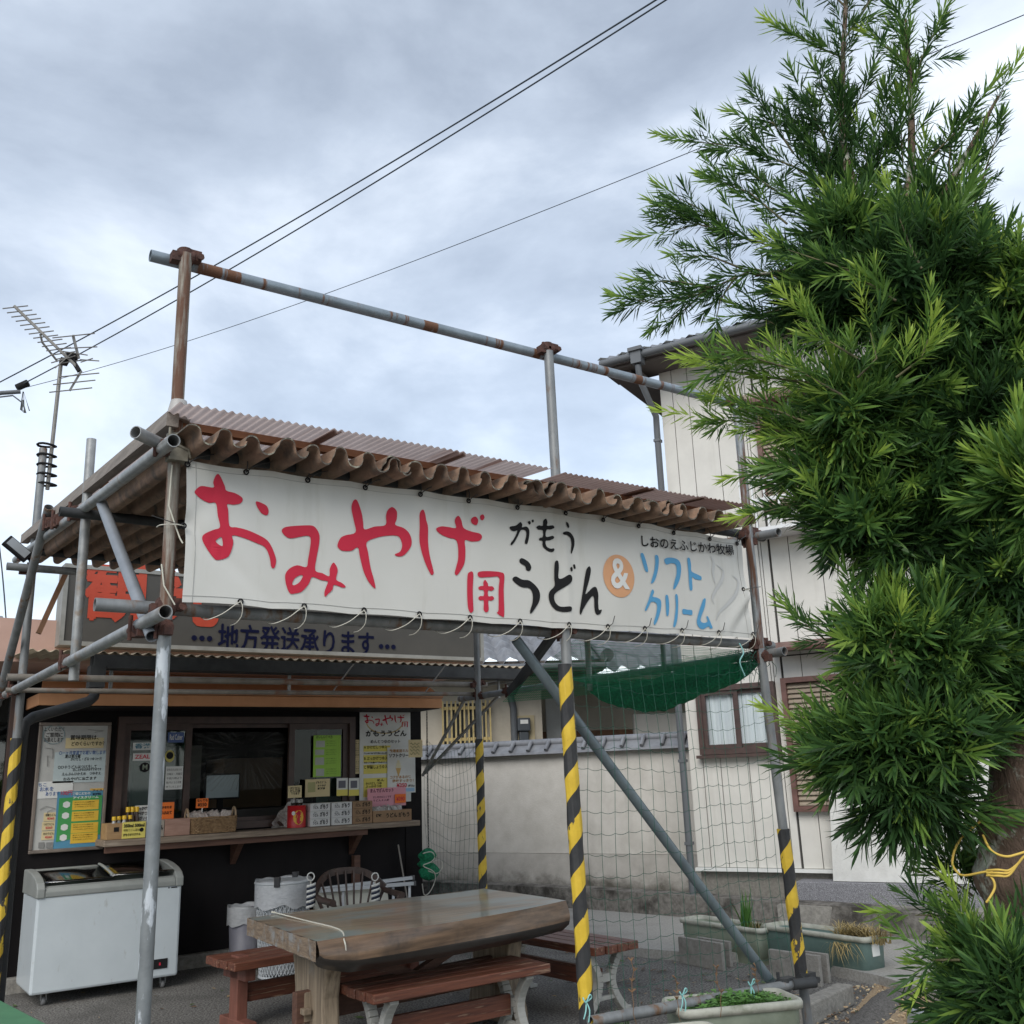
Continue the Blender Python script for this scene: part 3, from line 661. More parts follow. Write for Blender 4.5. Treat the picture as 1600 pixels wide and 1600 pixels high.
m=MB(); m.tube((4.225,YB,0),(4.14,YB,2.1),R_,m=0); m.tube((4.14,YB,2.1),(4.146,YB,3.56),R_,m=1); pR=m.build('post',[GALV,RUSTY],cn)
sleeve(pR,4.150+.027,YB,.43,1.165,dx=.027,ph=40,r=.032)
pBL=post('post',(.95,6.6,0),(.95,6.6,3.62),GALV); sleeve(pBL,.95,6.6,.05,1.80,ph=90)
pBR=post('post',(4.15,6.49,0),(4.15,6.49,3.0),GALV); sleeve(pBR,4.15,6.49,.05,1.754,ph=20)
yr=YB+.05
TR=P(250,403,y=yr); 
m=MB(); m.tube((.85,yr,P(250,403,y=yr).z),(4.22,yr,P(1150,632,y=yr).z),R_,24); m.build('top_rail',RAILR,cn)
m=MB(); m.tube((1.0,yr,2.752),(4.32,yr,2.752),R_); m.build('rail',DARKPIPE,cn)
zb=P(600,972,y=yr).z
m=MB(); m.tube((.74,yr,zb),(4.30,yr,zb),R_,24); m.build('rail',GALV,cn)
m=MB(); m.tube((.80,3.50,2.735),(1.05,3.70,2.735),R_); m.build('rail',GALV2,cn)
def lz(y): return 2.712+.0715*(y-YB)
m=MB(); m.tube((.915,3.42,lz(3.42)),(.90,6.95,lz(6.95)),R_,20); m.build('side_rail',GALV2,cn)
m=MB(); m.tube((.915,3.40,2.073),(.91,7.28,2.083),R_,20); m.build('side_rail',GALV2,cn)
m=MB(); m.tube((4.195,3.50,2.075),(4.175,6.80,2.083),R_); m.build('side_rail',GALV,cn)
m=MB(); m.tube((4.19,3.45,2.72),(4.175,6.9,lz(6.9)),R_); m.build('side_rail',GALV,cn)
m=MB(); m.tube((.80,4.9,2.775),(4.3,4.9,2.775),R_); m.build('cross_rail',DARKPIPE,cn)
m=MB(); m.tube((.84,6.62,2.945),(4.3,6.58,2.945),R_); m.build('cross_rail',DARKPIPE,cn)
zc_=P(65,889,y=6.55).z
m=MB(); m.tube((.80,6.55,zc_),(1.25,6.55,zc_),R_); m.build('cross_rail',GALV,cn)
a=P(104,893,y=6.7); b=P(62,985,y=6.7); m=MB(); m.bar(a,b+(b-a)*.05,.035,.03); m.build('timber_strut',mat('strut_wood',(.40,.22,.13),(.30,.16,.09),8,.8),cn)
m=MB(); m.tube((.86,6.55,2.155),(4.27,6.55,2.172),.021); m.tube((.86,6.55,2.078),(4.27,6.55,2.100),.015)
for i in range(7):
    x=1.15+i*.48; m.bar((x,6.55,2.08),(x,6.55,2.16),.02,.008)
m.bar((2.95,6.55,2.09),(3.12,6.55,2.30),.016,.006); m.bar((3.70,6.55,2.09),(3.9,6.55,2.32),.016,.006)
m.build('lattice_rail',mat('pale_rail',(.27,.25,.22),(.18,.16,.135),9,.6,.1,c3=(.2,.10,.06),scale3=5,lo3=.55,hi3=.65),cn)
m=MB(); m.tube((.94,5.0,1.99),(.935,5.0,3.19),.0235); m.build('upright',GALV2,cn)
m=MB(); m.tube((.875,5.70,3.0),(.885,7.05,2.03),R_); m.build('brace',GALV,cn)
m=MB(); m.tube((.93,4.62,2.76),(.935,3.63,2.02),R_,m=0); m.build('brace',mat('brace_pale',(.30,.325,.35),(.23,.25,.275),6,.45,.3),cn)
a=P(806,999,y=YB+.10); b=P(1207,1537,y=YB+.04)
m=MB(); m.tube(a,b,R_); m.build('brace',mat('brace_bluegrey',(.17,.215,.235),(.12,.15,.17),7,.5,.3,bump=.08),cn,label='long blue-grey diagonal tube')
a=P(862,995,x=4.13); b=P(797,1083,x=4.13)
m=MB(); m.bar(a+(a-b)*.5,b,.05,.05,up=(1,0,0)); m.build('brace',DARKPIPE,cn)
m=MB(); m.tube((4.14,5.1,2.0),(4.14,5.1,2.75),.02); m.build('upright',GALV,cn)
m=MB(); m.tube((4.16,4.4,2.06),(4.16,4.4,2.7),.015); m.build('upright',GALV,cn)
m=MB(); m.tube((2.80,YB-.05,.474),(4.10,YB-.05,.442),R_); m.build('low_rail',GALV,cn)
m=MB(); m.tube((4.06,YB-.06,.445),(4.18,YB-.10,.445),.026); m.build('low_rail',DARKPIPE,cn)
# clamps
def clamp(p,ax=(1,0,0),mt=None,s=1):
    s*=.84; m=MB(); p=Vector(p); ax=Vector(ax).normalized(); o=Vector((0,0,1)) if abs(ax.z)<.9 else Vector((1,0,0))
    for d in (o,ax): m.tube(p-d*.036*s,p+d*.036*s,.0325*s,12,hollow=False)
    sd=o.cross(ax).normalized()
    m.box(p+ax*.045*s+o*.01,(.05*s,.045*s,.05*s)); m.box(p-ax*.042*s-o*.012,(.04*s,.05*s,.045*s))
    m.path([p+ax*.06*s-sd*.035*s,p+ax*.06*s+sd*.035*s],.011*s,6); m.path([p+ax*.06*s-sd*.03*s,p+ax*.06*s-sd*.045*s],.017*s,6)
    m.path([p-o*.05*s+sd*.03,p+o*.06*s+sd*.03],.010*s,6)
    return m.build('clamp',mt or RUST,cn)
zt=P(290,410,y=yr).z
for p,ax,s in (((.975,YB+.01,zt),(1,0,0),1.05),((2.79,YB+.01,P(855,552,y=yr).z),(1,0,0),1.0),((4.146,YB+.01,P(1152,634,y=yr).z),(1,0,0),1.05),
  ((.975,YB+.01,zb),(1,0,0),1.05),((.975,YB,2.05),(0,1,0),.95),((2.80,YB+.015,zb),(1,0,0),1.0),((4.14,YB+.01,zb),(1,0,0),1.05),((4.15,YB,2.06),(0,1,0),1.0),((4.15,YB+.01,2.75),(1,0,0),1.1),((4.16,YB+.03,2.71),(0,1,0),1.0),
  ((.92,3.57,2.715),(0,1,0),.9),((.915,3.75,2.06),(0,1,0),1.0),((.915,5.05,2.085),(0,1,0),1.05),((.90,5.05,lz(5.05)),(0,1,0),1.05),((.89,5.45,lz(5.45)+.02),(0,1,0),1.1),((.89,5.72,lz(5.72)+.05),(0,1,0),1.0),
  ((.90,6.62,lz(6.6)),(0,1,0),1.1),((.93,6.6,zc_),(1,0,0),1.0),((.915,6.62,2.085),(0,1,0),1.05),((.90,6.95,2.085),(0,1,0),.9),((4.16,6.49,2.085),(0,1,0),.95),((4.15,6.50,2.175),(1,0,0),.95),((4.165,6.08,2.08),(0,1,0),1.05),((4.02,YB-.04,.445),(1,0,0),1.1),((4.20,YB-.02,.44),(1,0,0),1.1)):
    clamp(p,ax,s=s,mt=DARKPIPE if p[2]<.5 else None)
m=MB(); m.path([(.975,YB,2.735),(.975,YB,2.79)],.034,14); m.box((.975,YB-.03,2.70),(.07,.05,.05)); m.path([(.94,YB-.05,2.80),(.94,YB-.05,2.745),(1.01,YB-.06,2.72),(1.02,YB-.05,2.69)],.006,6); m.build('clamp',mat('clamp_zinc',(.32,.30,.24),(.2,.18,.14),20,.5,.4),cn)
m=MB(); m.path([(.98,YB,2.845),(.98,YB,2.865)],.045,14); m.path([(.98,YB,2.87),(.98,YB,2.93)],[.043,.03],12); m.build('collar',mat('collar_film',(.45,.44,.42),(.35,.33,.31),20,.5),cn)
# roof timbers
TIM=mat('grey_timber',(.30,.265,.23),(.19,.165,.145),8,.8,stretch=(6,.5,6),bump=.3)
TIMO=mat('orange_timber',(.42,.21,.115),(.32,.15,.08),8,.75,stretch=(.6,6,6),bump=.2)
m=MB(); m.bar((.945,3.56,2.83),(.925,6.85,3.07),.045,.055); m.build('roof_beam',TIM,cn)
def pz(y): return 2.842+.075*(y-3.42)
for i,y in enumerate((3.64,4.9,5.9,6.75)):
    m=MB(); m.box((2.46,y,pz(y)-.022),(2.98,.035,.030)); m.build('roof_beam',TIMO,cn)
SLT=mat('wavy_slate',(.33,.215,.145),(.18,.12,.085),9,.9,c3=(.11,.092,.075),scale3=9,lo3=.50,hi3=.68,bump=.5,bscale=60,stretch=(2,.6,1))
def wv(t):
    q=math.sin(t); return math.copysign(abs(q)**.72,q)
SLE=mat('slate_edge',(.17,.155,.13),(.07,.062,.05),40,.95,c3=(.34,.33,.26),scale3=26,lo3=.52,hi3=.62,bump=.8,bscale=120)
# four wide slate sheets, lapping
pit_=.118; xs=[.965,1.74,2.50,3.22,3.95]
for i in range(4):
    a,b=xs[i],xs[i+1]+pit_*1.15
    if i==3: b=3.96
    for row,(ya,yb,dz) in enumerate(((3.40,5.25,0.0),(5.1,6.95,.014))):
        m=MB(); nu=int((b-a)/pit_*22); ph=[0,.35,-.3,.15][i]
        dzz=.010*(i%2)+dz; til=[.0,.008,-.006,.004][i]
        yo=[0,.02,-.015,.01][i]
        def sf(u,v,top=0):
            x=a+u*(b-a); y=ya+yo+v*(yb-ya)
            am=.034*(1+.12*math.sin(x*9+i)); xx=x+.006*math.sin(x*17+i*2); th_=2*math.pi*xx/pit_+ph; x=x-.72*pit_/(4*math.pi)*math.sin(2*th_)
            return Vector((x,y+(.006*math.sin(x*41+i)+.016*math.sin(math.floor(th_/6.283)*2.7+i*1.3))*(1-v),2.728+.066*(y-3.4)+dzz+til*(u-.5)+am*math.sin(th_)))
        th=.0065; nv=6
        # upper and lower skins plus edge faces of their own material
        m.grid(lambda u,v:sf(u,v)+Vector((0,0,th)),nu,nv); m.grid(lambda u,v:sf(u,v),nu,nv)
        m.grid(lambda u,v:sf(u,0)+Vector((0,0,th*v)),nu,1,1,False); m.grid(lambda u,v:sf(u,1)+Vector((0,0,th*v)),nu,1,1,False)
        m.grid(lambda u,v:sf(0,u)+Vector((0,0,th*v)),nv,1,1,False); m.grid(lambda u,v:sf(1,u)+Vector((0,0,th*v)),nv,1,1,False)
        m.build('slate_sheet',[SLT,SLE],cn)
PLS=mat('bronze_plastic',(.58,.49,.455),(.48,.40,.37),5,.45,trans=.6,stretch=(1.5,.5,1),c3=(.25,.15,.12),scale3=2.2,lo3=.6,hi3=.7,stretch3=(3,.1,1))
PLD=mat('bronze_plastic_dark',(.31,.205,.17),(.24,.155,.125),5,.45,trans=.35)
PLR=mat('bronze_plastic_red',(.42,.31,.27),(.34,.245,.21),5,.45,trans=.5)
edges=[(.925,1.57,PLS),(1.52,2.16,PLS),(2.10,2.62,PLS),(2.70,3.27,PLR),(3.22,3.62,PLR),(3.58,3.94,PLD)]
for i,(a,b,mt) in enumerate(edges):
    m=MB(); n=int((b-a)/.0318*8)
    m.grid(lambda u,v:(a+u*(b-a),3.41+.0*i+v*3.5+(.02 if i>2 else 0),pz(3.41+v*3.5)+.004*(i%2)+(.0 if i<3 else -.006)+.0048*math.sin(2*math.pi*(a+u*(b-a))/.0318)),n,4)
    m.build('plastic_sheet',mt,cn)
m=MB()
for i,(a,b) in enumerate(((1.53,1.57),(2.12,2.16),(3.23,3.27),(3.585,3.62))):
    m.grid(lambda u,v:(a+u*(b-a),3.412+v*3.48,pz(3.41+v*3.5)-.006+.0048*math.sin(2*math.pi*(a+u*(b-a))/.0318)),16,4)
m.build('sheet_lap',PLR,cn)
m=MB(); m.path([(.96,YB-.03,2.66),(.955,YB-.035,2.5),(.985,YB-.035,2.42),(1.0,YB-.04,2.38),(1.01,YB-.045,2.36)],.003,5); m.path([(.945,YB-.02,2.28),(.955,YB-.03,2.20),(.995,YB-.04,2.13)],.003,5); m.build('cord',plain('cord_white',(.62,.60,.50),.8),cn)
# work light clamped at the back left corner
q=P(27,858,x=.80)
t=thing('work_light','small black LED floodlight clipped on the far left end of the canopy','floodlight',q)
m=MB(); R=Matrix.Rotation(rad(38),3,'Y')@Matrix.Rotation(rad(-20),3,'X'); m.box(q,(.16,.03,.075),R=R); m.build('housing',INK,t,bevel=.006)
m=MB(); m.box(q+R@Vector((0,-.018,0)),(.13,.004,.055),R=R); m.build('lens',plain('lens_grey',(.30,.32,.33),.2),t)
m=MB(); m.path([q+R@Vector((.08,.0,0)),q+Vector((.10,.05,-.07)),q+Vector((.11,.06,-.12))],.008,6); m.build('arm',INK,t)

# ================================================================ BANNER
VIN=mat('banner_vinyl',(.645,.64,.60),(.61,.605,.56),2.5,.5,spec=.35,c3=(.50,.49,.43),scale3=7,lo3=.57,hi3=.85,stretch3=(1.3,1,.16))
YN=3.582
def seg(p,a,b):
    a=Vector(a); b=Vector(b); d=b-a; t=max(0,min(1,(p-a).dot(d)/d.length_squared)); return (p-(a+d*t)).length,t
def dropy(x,z):
    p=Vector((x,z)); y=0
    for a,b,am,w in (((1.03,2.44),(1.36,2.16),.009,.035),((1.03,2.44),(1.2,2.68),.005,.04),((4.10,2.43),(3.86,2.17),-.016,.045),((4.10,2.42),(3.95,2.60),.008,.05),((4.05,2.33),(3.90,2.18),.012,.03),((2.80,2.72),(2.81,2.13),-.006,.02),((1.7,2.7),(2.05,2.15),.004,.09),((3.3,2.7),(3.05,2.16),-.004,.10)):
        d,t=seg(p,a,b); y+=1.5*am*math.exp(-(d/w)**2)*(.35+.65*(1-t))
    return YN+y+.0035*math.sin(x*18.2)*max(0,(z-2.13)/.57-.35)+.0028*math.sin(x*17.5+1)*max(0,.5-(z-2.13)/.57)+.003*math.sin(x*5.1+z*3)-.004*math.sin((z-2.13)*5)
def BPx(px,py,dy=0):
    q=P(px,py,y=YN); return q
cTL,cTM,cTR=[BPx(*q) for q in ((291,720),(877,796),(1157,845))]
cBL,cBM,cBR=[BPx(*q) for q in ((284,941),(888,983),(1178,998))]
def edge(a,b,c,u):
    um=.585
    return a.lerp(b,u/um) if u<um else b.lerp(c,(u-um)/(1-um))
def bann(u,v):
    t=edge(cTL,cTM,cTR,u); b=edge(cBL,cBM,cBR,u)
    t=t+Vector((0,0,-.007*abs(math.sin(u*math.pi*9))+.004)); b=b+Vector((0,0,.006*abs(math.sin(u*math.pi*9))))
    q=b.lerp(t,v); q.x+=.006*math.sin(v*math.pi)*(1 if u<.02 else (-1 if u>.98 else 0))
    return (q.x,dropy(q.x,q.z),q.z)
ban=thing('shop_banner','long white vinyl banner with red, black and blue Japanese lettering laced to the canopy front','banner',(2.55,YN,2.13))
m=MB(); m.grid(bann,220,40); m.build('sheet',VIN,ban)
m=MB()
for v in (.045,.955):
    pts=[Vector(bann(u/80,v))+Vector((0,-.0012,0)) for u in range(81)]; m.path(pts,.0009,4)
for u in (.012,.988):
    m.path([Vector(bann(u,v/12))+Vector((0,-.0012,0)) for v in range(13)],.0009,4)
m.build('hem_stitch',plain('hem_grey',(.42,.42,.40),.7),ban)
def cat(pts,n=4):
    k=len(pts); o=[]
    for i in range(k):
        p0,p1,p2,p3=[Vector(pts[(i+j-1)%k]) for j in range(4)]
        for s in range(n):
            t=s/n; a=(p1*2+(p2-p0)*t+(p0*2-p1*5+p2*4-p3)*t*t+(p1*3-p0-p2*3+p3)*t**3)*.5; o.append((a.x,a.y))
    return o
Z2=(280,680,3.8095); Z3=(700,740,3.0769)
def conv(rs,Z): return [[(Z[0]+x/Z[2],Z[1]+y/Z[2]) for x,y in cat(r)] for r in rs]
GL={}
GL['red']=conv([[(232,230),(250,250),(272,300),(282,330),(330,345),(370,370),(375,390),(360,408),(320,415),(285,412),(290,450),(297,540),(340,550),(400,565),(470,595),(520,625),(548,665),(568,715),(575,750),(568,785),(556,793),(545,780),(538,735),(522,690),(500,662),(450,640),(380,612),(315,598),(320,640),(305,700),(285,728),(235,742),(210,735),(175,690),(145,635),(140,605),(155,585),(200,565),(240,548),(228,480),(218,405),(180,402),(140,385),(105,360),(90,340),(105,318),(135,303),(205,310),(203,280),(215,245)],[(218,632),(240,610),(252,612),(258,660)],[(458,395),(495,408),(520,425),(530,455),(520,478),(490,468),(468,440),(455,412)],
[(608,570),(625,550),(670,542),(740,538),(790,540),(815,560),(832,600),(828,660),(815,730),(808,805),(850,822),(890,840),(893,800),(905,770),(918,760),(935,785),(940,810),(932,860),(965,880),(988,902),(970,908),(920,892),(910,920),(885,945),(866,962),(864,930),(880,885),(880,870),(840,862),(790,845),(770,885),(730,930),(690,942),(660,942),(640,905),(630,860),(632,825),(655,795),(700,775),(755,785),(765,740),(775,680),(780,620),(765,600),(720,605),(660,615),(625,597)],[(672,885),(685,855),(715,835),(735,838),(715,875),(685,893)],
[(1048,383),(1065,405),(1085,470),(1092,520),(1100,562),(1160,545),(1225,535),(1228,480),(1240,445),(1265,430),(1290,455),(1290,500),(1282,535),(1330,555),(1365,590),(1378,640),(1365,680),(1330,718),(1295,722),(1280,710),(1310,695),(1322,660),(1312,620),(1290,600),(1230,600),(1170,612),(1112,640),(1120,700),(1135,790),(1155,860),(1165,910),(1150,905),(1115,860),(1090,800),(1070,720),(1058,670),(1020,690),(970,690),(945,675),(938,655),(955,615),(985,598),(1045,580),(1035,510),(1022,440),(1030,400)],
[(1445,445),(1458,470),(1465,510),(1475,550),(1475,640),(1485,720),(1505,800),(1508,825),(1495,833),(1475,800),(1450,740),(1430,670),(1423,620),(1425,540),(1425,470)]],Z2)+conv([
[(-60,265),(-35,255),(0,258),(35,262),(30,230),(38,210),(50,205),(62,225),(72,262),(110,280),(150,290),(160,308),(145,325),(110,328),(78,322),(80,370),(75,430),(55,470),(38,490),(28,480),(35,450),(45,400),(38,325),(0,310),(-30,298),(-55,280)],[(112,215),(130,208),(142,225),(135,248),(118,245),(107,230)],[(152,205),(165,197),(173,210),(165,225),(155,222)],
[(90,490),(100,475),(112,472),(118,490),(115,560),(118,640),(118,660),(105,670),(92,640),(88,560)],[(138,485),(150,472),(200,470),(250,475),(268,490),(265,560),(268,680),(255,686),(232,670),(240,655),(240,560),(242,500),(200,498),(150,500)],
[(175,512),(188,530),(190,542),(210,543),(218,555),(205,565),(190,562),(190,590),(210,590),(218,602),(205,612),(190,612),(192,655),(180,668),(168,655),(168,612),(150,610),(142,600),(150,590),(168,588),(167,562),(148,560),(142,550),(152,542),(166,540),(166,525)]],Z3)
GL['black']=conv([[(298,255),(325,250),(338,240),(348,233),(356,245),(355,258),(375,255),(388,270),(388,300),(380,335),(370,338),(368,325),(374,300),(372,275),(350,272),(335,300),(318,330),(303,345),(300,335),(318,310),(332,275),(315,278),(298,268)],[(382,235),(390,228),(396,238),(390,246)],[(400,225),(408,222),(410,232),(403,236)],
[(455,228),(468,218),(475,235),(473,252),(500,250),(508,262),(490,270),(470,272),(468,305),(500,300),(506,312),(485,322),(466,325),(470,350),(490,362),(505,360),(508,370),(495,378),(472,370),(452,350),(450,325),(435,322),(438,310),(452,305),(452,275),(430,270),(422,258),(435,250),(452,252)],
[(562,235),(575,240),(580,258),(572,262),(563,250)],[(548,285),(565,280),(585,285),(602,310),(604,345),(592,383),(586,380),(590,345),(585,312),(570,300),(550,295)],
[(342,415),(355,407),(385,425),(398,450),(390,468),(375,465),(368,445),(345,430)],[(308,505),(325,495),(355,510),(390,515),(425,545),(440,575),(438,610),(420,645),(398,673),(394,660),(405,620),(405,580),(390,552),(350,545),(315,520)],
[(510,430),(525,420),(530,450),(528,500),(545,505),(575,488),(592,495),(590,520),(560,545),(520,570),(508,590),(515,620),(540,640),(588,640),(588,662),(550,665),(515,655),(490,625),(482,590),(488,565),(510,540),(508,500)],[(583,455),(592,450),(596,465),(588,472)],[(598,440),(606,438),(610,455),(602,458)],
[(662,460),(675,447),(682,465),(675,510),(662,560),(660,580),(690,550),(708,548),(718,580),(718,620),(722,655),(735,655),(728,675),(712,678),(702,655),(698,600),(690,590),(670,615),(650,650),(637,678),(632,660),(640,600),(648,540),(655,490)]],Z3)
GL['blue']=conv([[(918,390),(932,388),(950,440),(955,472),(942,470),(928,430)],[(990,395),(1005,398),(1008,430),(1000,480),(985,520),(970,530),(975,505),(985,470),(990,430)],[(1035,415),(1055,405),(1090,408),(1112,425),(1118,460),(1110,510),(1090,550),(1078,555),(1085,520),(1095,480),(1092,440),(1070,432),(1045,438)],[(1148,410),(1160,408),(1166,440),(1168,470),(1195,485),(1215,497),(1212,512),(1185,508),(1170,500),(1172,555),(1160,560),(1155,520),(1152,460)],
[(975,560),(985,570),(978,592),(1000,598),(1018,612),(1018,650),(1005,700),(990,728),(985,715),(995,680),(1000,640),(992,622),(972,618),(960,640),(948,660),(942,655),(958,610)],[(1040,590),(1052,588),(1058,630),(1055,680),(1045,682),(1042,640)],[(1088,585),(1100,588),(1102,640),(1098,700),(1088,735),(1078,735),(1085,690),(1090,640)],[(1125,652),(1148,655),(1170,658),(1170,680),(1148,678),(1125,675)],[(1225,605),(1236,603),(1232,640),(1218,680),(1212,705),(1225,718),(1245,712),(1240,690),(1248,688),(1262,720),(1270,742),(1258,745),(1250,735),(1225,748),(1205,740),(1194,715),(1200,680),(1212,640)]],Z3)
# pixel outlines -> banner plane (x,z) once; everything after lives on the cloth
def onb(rs): return [[(lambda q:(q.x,q.z))(P(a,b,y=YN)) for a,b in r] for r in rs]
GB={k:onb(v) for k,v in GL.items()}
def cloth(off): return lambda x,z:(x,dropy(x,z)-off,z)
for k,mt,lab in (('red',INKRED,'large red brush lettering'),('black',INK,'black brush lettering'),('blue',INKBLUE,'pale blue lettering')):
    m=MB(); m.outline(GB[k],cloth(.003),0); m.build('lettering',mt,ban,label=lab)
oc=P(700+815/3.0769,740+494/3.0769,y=YN)
w_=P(700+888/3.0769,740+500/3.0769,y=YN).x-oc.x; h_=oc.z-P(700+820/3.0769,740+597/3.0769,y=YN).z
m=MB(); m.outline([[(oc.x+w_*math.cos(a*.1309),oc.z+h_*math.sin(a*.1309)) for a in range(48)]],cloth(.0025)); m.build('roundel',INKORANGE,ban)
m=MB(); m.text('&',h_*2.0,(oc.x,dropy(oc.x,oc.z)-.005,oc.z+.005),align='CENTER',bold=.004,sx=.86); m.build('lettering',PAPER,ban,label='white ampersand on the orange roundel')
a=P(700+912/3.0769,740+325/3.0769,y=YN); b=P(700+1357/3.0769,740+372/3.0769,y=YN); d=b-a
m=MB(); m.text('しおのえふじかわ牧場',.062,(a.x,YN-.012,a.z-.004),rx=d,up=(0,0,1),bold=.0012,fitw=d.length); m.build('lettering',INK,ban,label='small black line of lettering')
m=MB()
for pl in ([(1262,395),(1275,430),(1272,480),(1285,540)],[(1290,440),(1320,465),(1315,510),(1285,560),(1268,600),(1280,630)],[(1365,490),(1392,520),(1380,580),(1340,630),(1300,670),(1285,710)]):
    pp=[(700+x/3.0769,740+y/3.0769) for x,y in pl]; L_=[];R2=[]
    q=[P(*p,y=YN) for p in pp]; q=[(v.x,v.z) for v in q]
    fine=[]
    for i in range(len(q)-1):
        p0=Vector(q[max(i-1,0)]);p1=Vector(q[i]);p2=Vector(q[i+1]);p3=Vector(q[min(i+2,len(q)-1)])
        for s in range(6):
            t=s/6; fine.append((p1*2+(p2-p0)*t+(p0*2-p1*5+p2*4-p3)*t*t+(p1*3-p0-p2*3+p3)*t**3)*.5)
    k=len(fine)
    for i,p in enumerate(fine):
        dd=(fine[min(i+1,k-1)]-fine[max(i-1,0)]).normalized(); n_=Vector((-dd.y,dd.x)); w=.009*math.sin(math.pi*(i+.5)/k)+.001
        L_.append(p+n_*w); R2.append(p-n_*w)
    b0=len(m.v)
    for p in L_+R2: m.v.append(Vector(cloth(.0025)(p.x,p.y)))
    for i in range(k-1): m.f.append([b0+i,b0+i+1,b0+k+i+1,b0+k+i]); m.m.append(0); m.s.append(False)
m.build('print_wisps',plain('wisp_grey',(.55,.555,.54),.6),ban)
# eyelets and lacing
CORD=plain('lacing_white',(.60,.58,.50),.8); CORDD=plain('lacing_dark',(.06,.06,.06),.7)
eb=[375,475,568,654,733,812,888,948,1006,1064,1122,1176]; et=[292,384,480,570,655,731,808,881,940,995,1052,1108,1150]
def eye(q):
    m=MB(); m.path([q+Vector((.009*math.cos(a*.5236),-.003,.009*math.sin(a*.5236))) for a in range(12)],.0032,5,closed=True); m.build('eyelet',INK,ban)
for x in eb:
    u=0
    y0=np.interp(x,[284,888,1178],[941,983,998]); q=P(x,y0-7,y=YN); q=Vector((q.x,dropy(q.x,q.z)-.003,q.z)); eye(q)
    m=MB(); dk=x>900
    r=[q+Vector((0,-.004,0)),q+Vector((-.03,-.02,-.02)),q+Vector((-.07,-.01,-.052)),q+Vector((-.11,.03,-.07)),q+Vector((-.10,.115,-.05)),q+Vector((-.04,.118,-.03)),q+Vector((-.005,.10,-.0)),q+Vector((0,.0,0))]
    r2=[q+Vector((0,-.004,0)),q+Vector((.005,-.012,-.02)),q+Vector((.006,0.0,-.055)),q+Vector((-.004,.03,-.078)),q+Vector((-.01,.07,-.08))]
    def sm3(pts):
        o=[]
        for i in range(len(pts)-1):
            p0=pts[max(i-1,0)];p1=pts[i];p2=pts[i+1];p3=pts[min(i+2,len(pts)-1)]
            for s in range(4):
                t=s/4; o.append((p1*2+(p2-p0)*t+(p0*2-p1*5+p2*4-p3)*t*t+(p1*3-p0-p2*3+p3)*t**3)*.5)
        return o+[pts[-1]]
    m.path(sm3(r),.0019,5); m.path(sm3(r2),.0019,5)
    if dk: m.path([q+Vector((0,-.005,0)),q+Vector((.02,-.015,.012)),q+Vector((.032,-.02,.05))],.0022,5,m=1)
    m.build('lacing',[CORD,CORDD],ban)
for x in et:
    y0=np.interp(x,[291,877,1157],[720,796,845]); q=P(x,y0+6,y=YN); q=Vector((q.x,dropy(q.x,q.z)-.003,q.z)); eye(q)
    m=MB(); m.path(sm3([q,q+Vector((.004,-.006,.03)),q+Vector((.006,.02,.07)),q+Vector((.0,.07,.09))]),.0022,5)
    m.path(sm3([q,q+Vector((.035,-.008,.03)),q+Vector((.09,.01,.055)),q+Vector((.12,.05,.075))]),.0022,5); m.build('lacing',CORDD,ban)
for (px,py) in ((286,822),(1160,921)):
    q=P(px,py,y=YN); q=Vector((q.x,YN-.004,q.z)); eye(q)
    m=MB(); sgn=-1 if px<600 else 1
    m.path(sm3([q,q+Vector((.03*sgn,-.01,0)),q+Vector((.075*sgn,.02,0)),q+Vector((.08*sgn,.06,0))]),.0024,5); m.path([q,q+Vector((.12*sgn,-.02,.02))],.0018,5,m=1); m.build('lacing',[CORD,CORDD],ban)
# ================================================================ WHITEBOARD AND POSTERS
yw=8.985
def Q(px,py,y=yw): return P(px,py,y=y)
ALU=mat('alu_frame',(.27,.225,.19),(.20,.165,.14),10,.45,.4)
WB=mat('whiteboard',(.52,.52,.49),(.42,.42,.40),4,.4,c3=(.30,.29,.27),scale3=5,lo3=.6,hi3=.75,stretch3=(1,1,.4))
bx0,bx1,bz0,bz1=1.45,2.016,1.005,2.034
t=thing('whiteboard','stained whiteboard with handwritten notes on the dark wall above the freezer','whiteboard',((bx0+bx1)/2,yw,bz0))
m=MB(); m.box2((bx0+.01,yw-.012,bz0+.01),(bx1-.01,yw,bz1-.01)); m.build('board',WB,t)
m=MB(); fr2(m,bx0,bx1,bz0,bz1,.028,yw-.026,yw-.002); m.build('frame',ALU,t,bevel=.006)
yl=yw-.0145
def Lx(zx,zy): # position in the enlarged view of the board
    q=P(zx/2.91,1050+zy/2.91,y=yl); return q
def note(x0,y0,x1,y1,mt,name='note',dep=.002,par=None):
    a=Lx(x0,y0); b=Lx(x1,y1); m=MB(); m.box2((a.x,yl-dep,b.z),(b.x,yl,a.z)); return m.build(name,mt,par or t)
note(300,300,470,345,PAPERC); note(250,365,475,498,mat('tinted_sheet',(.52,.60,.60),(.46,.54,.55),5,.6))
note(165,500,328,570,PAPER); 
yl2=yl-.004
def wr(tx,zx,zy,h,mt,w=None,par=None,bold=.0006,lst=None):
    a=Lx(zx,zy); lst.text(tx,h*.00195,(a.x,yl2,a.z),bold=min(bold,.0004),fitw=(w/2.91*.00502 if w else None))
m=MB()
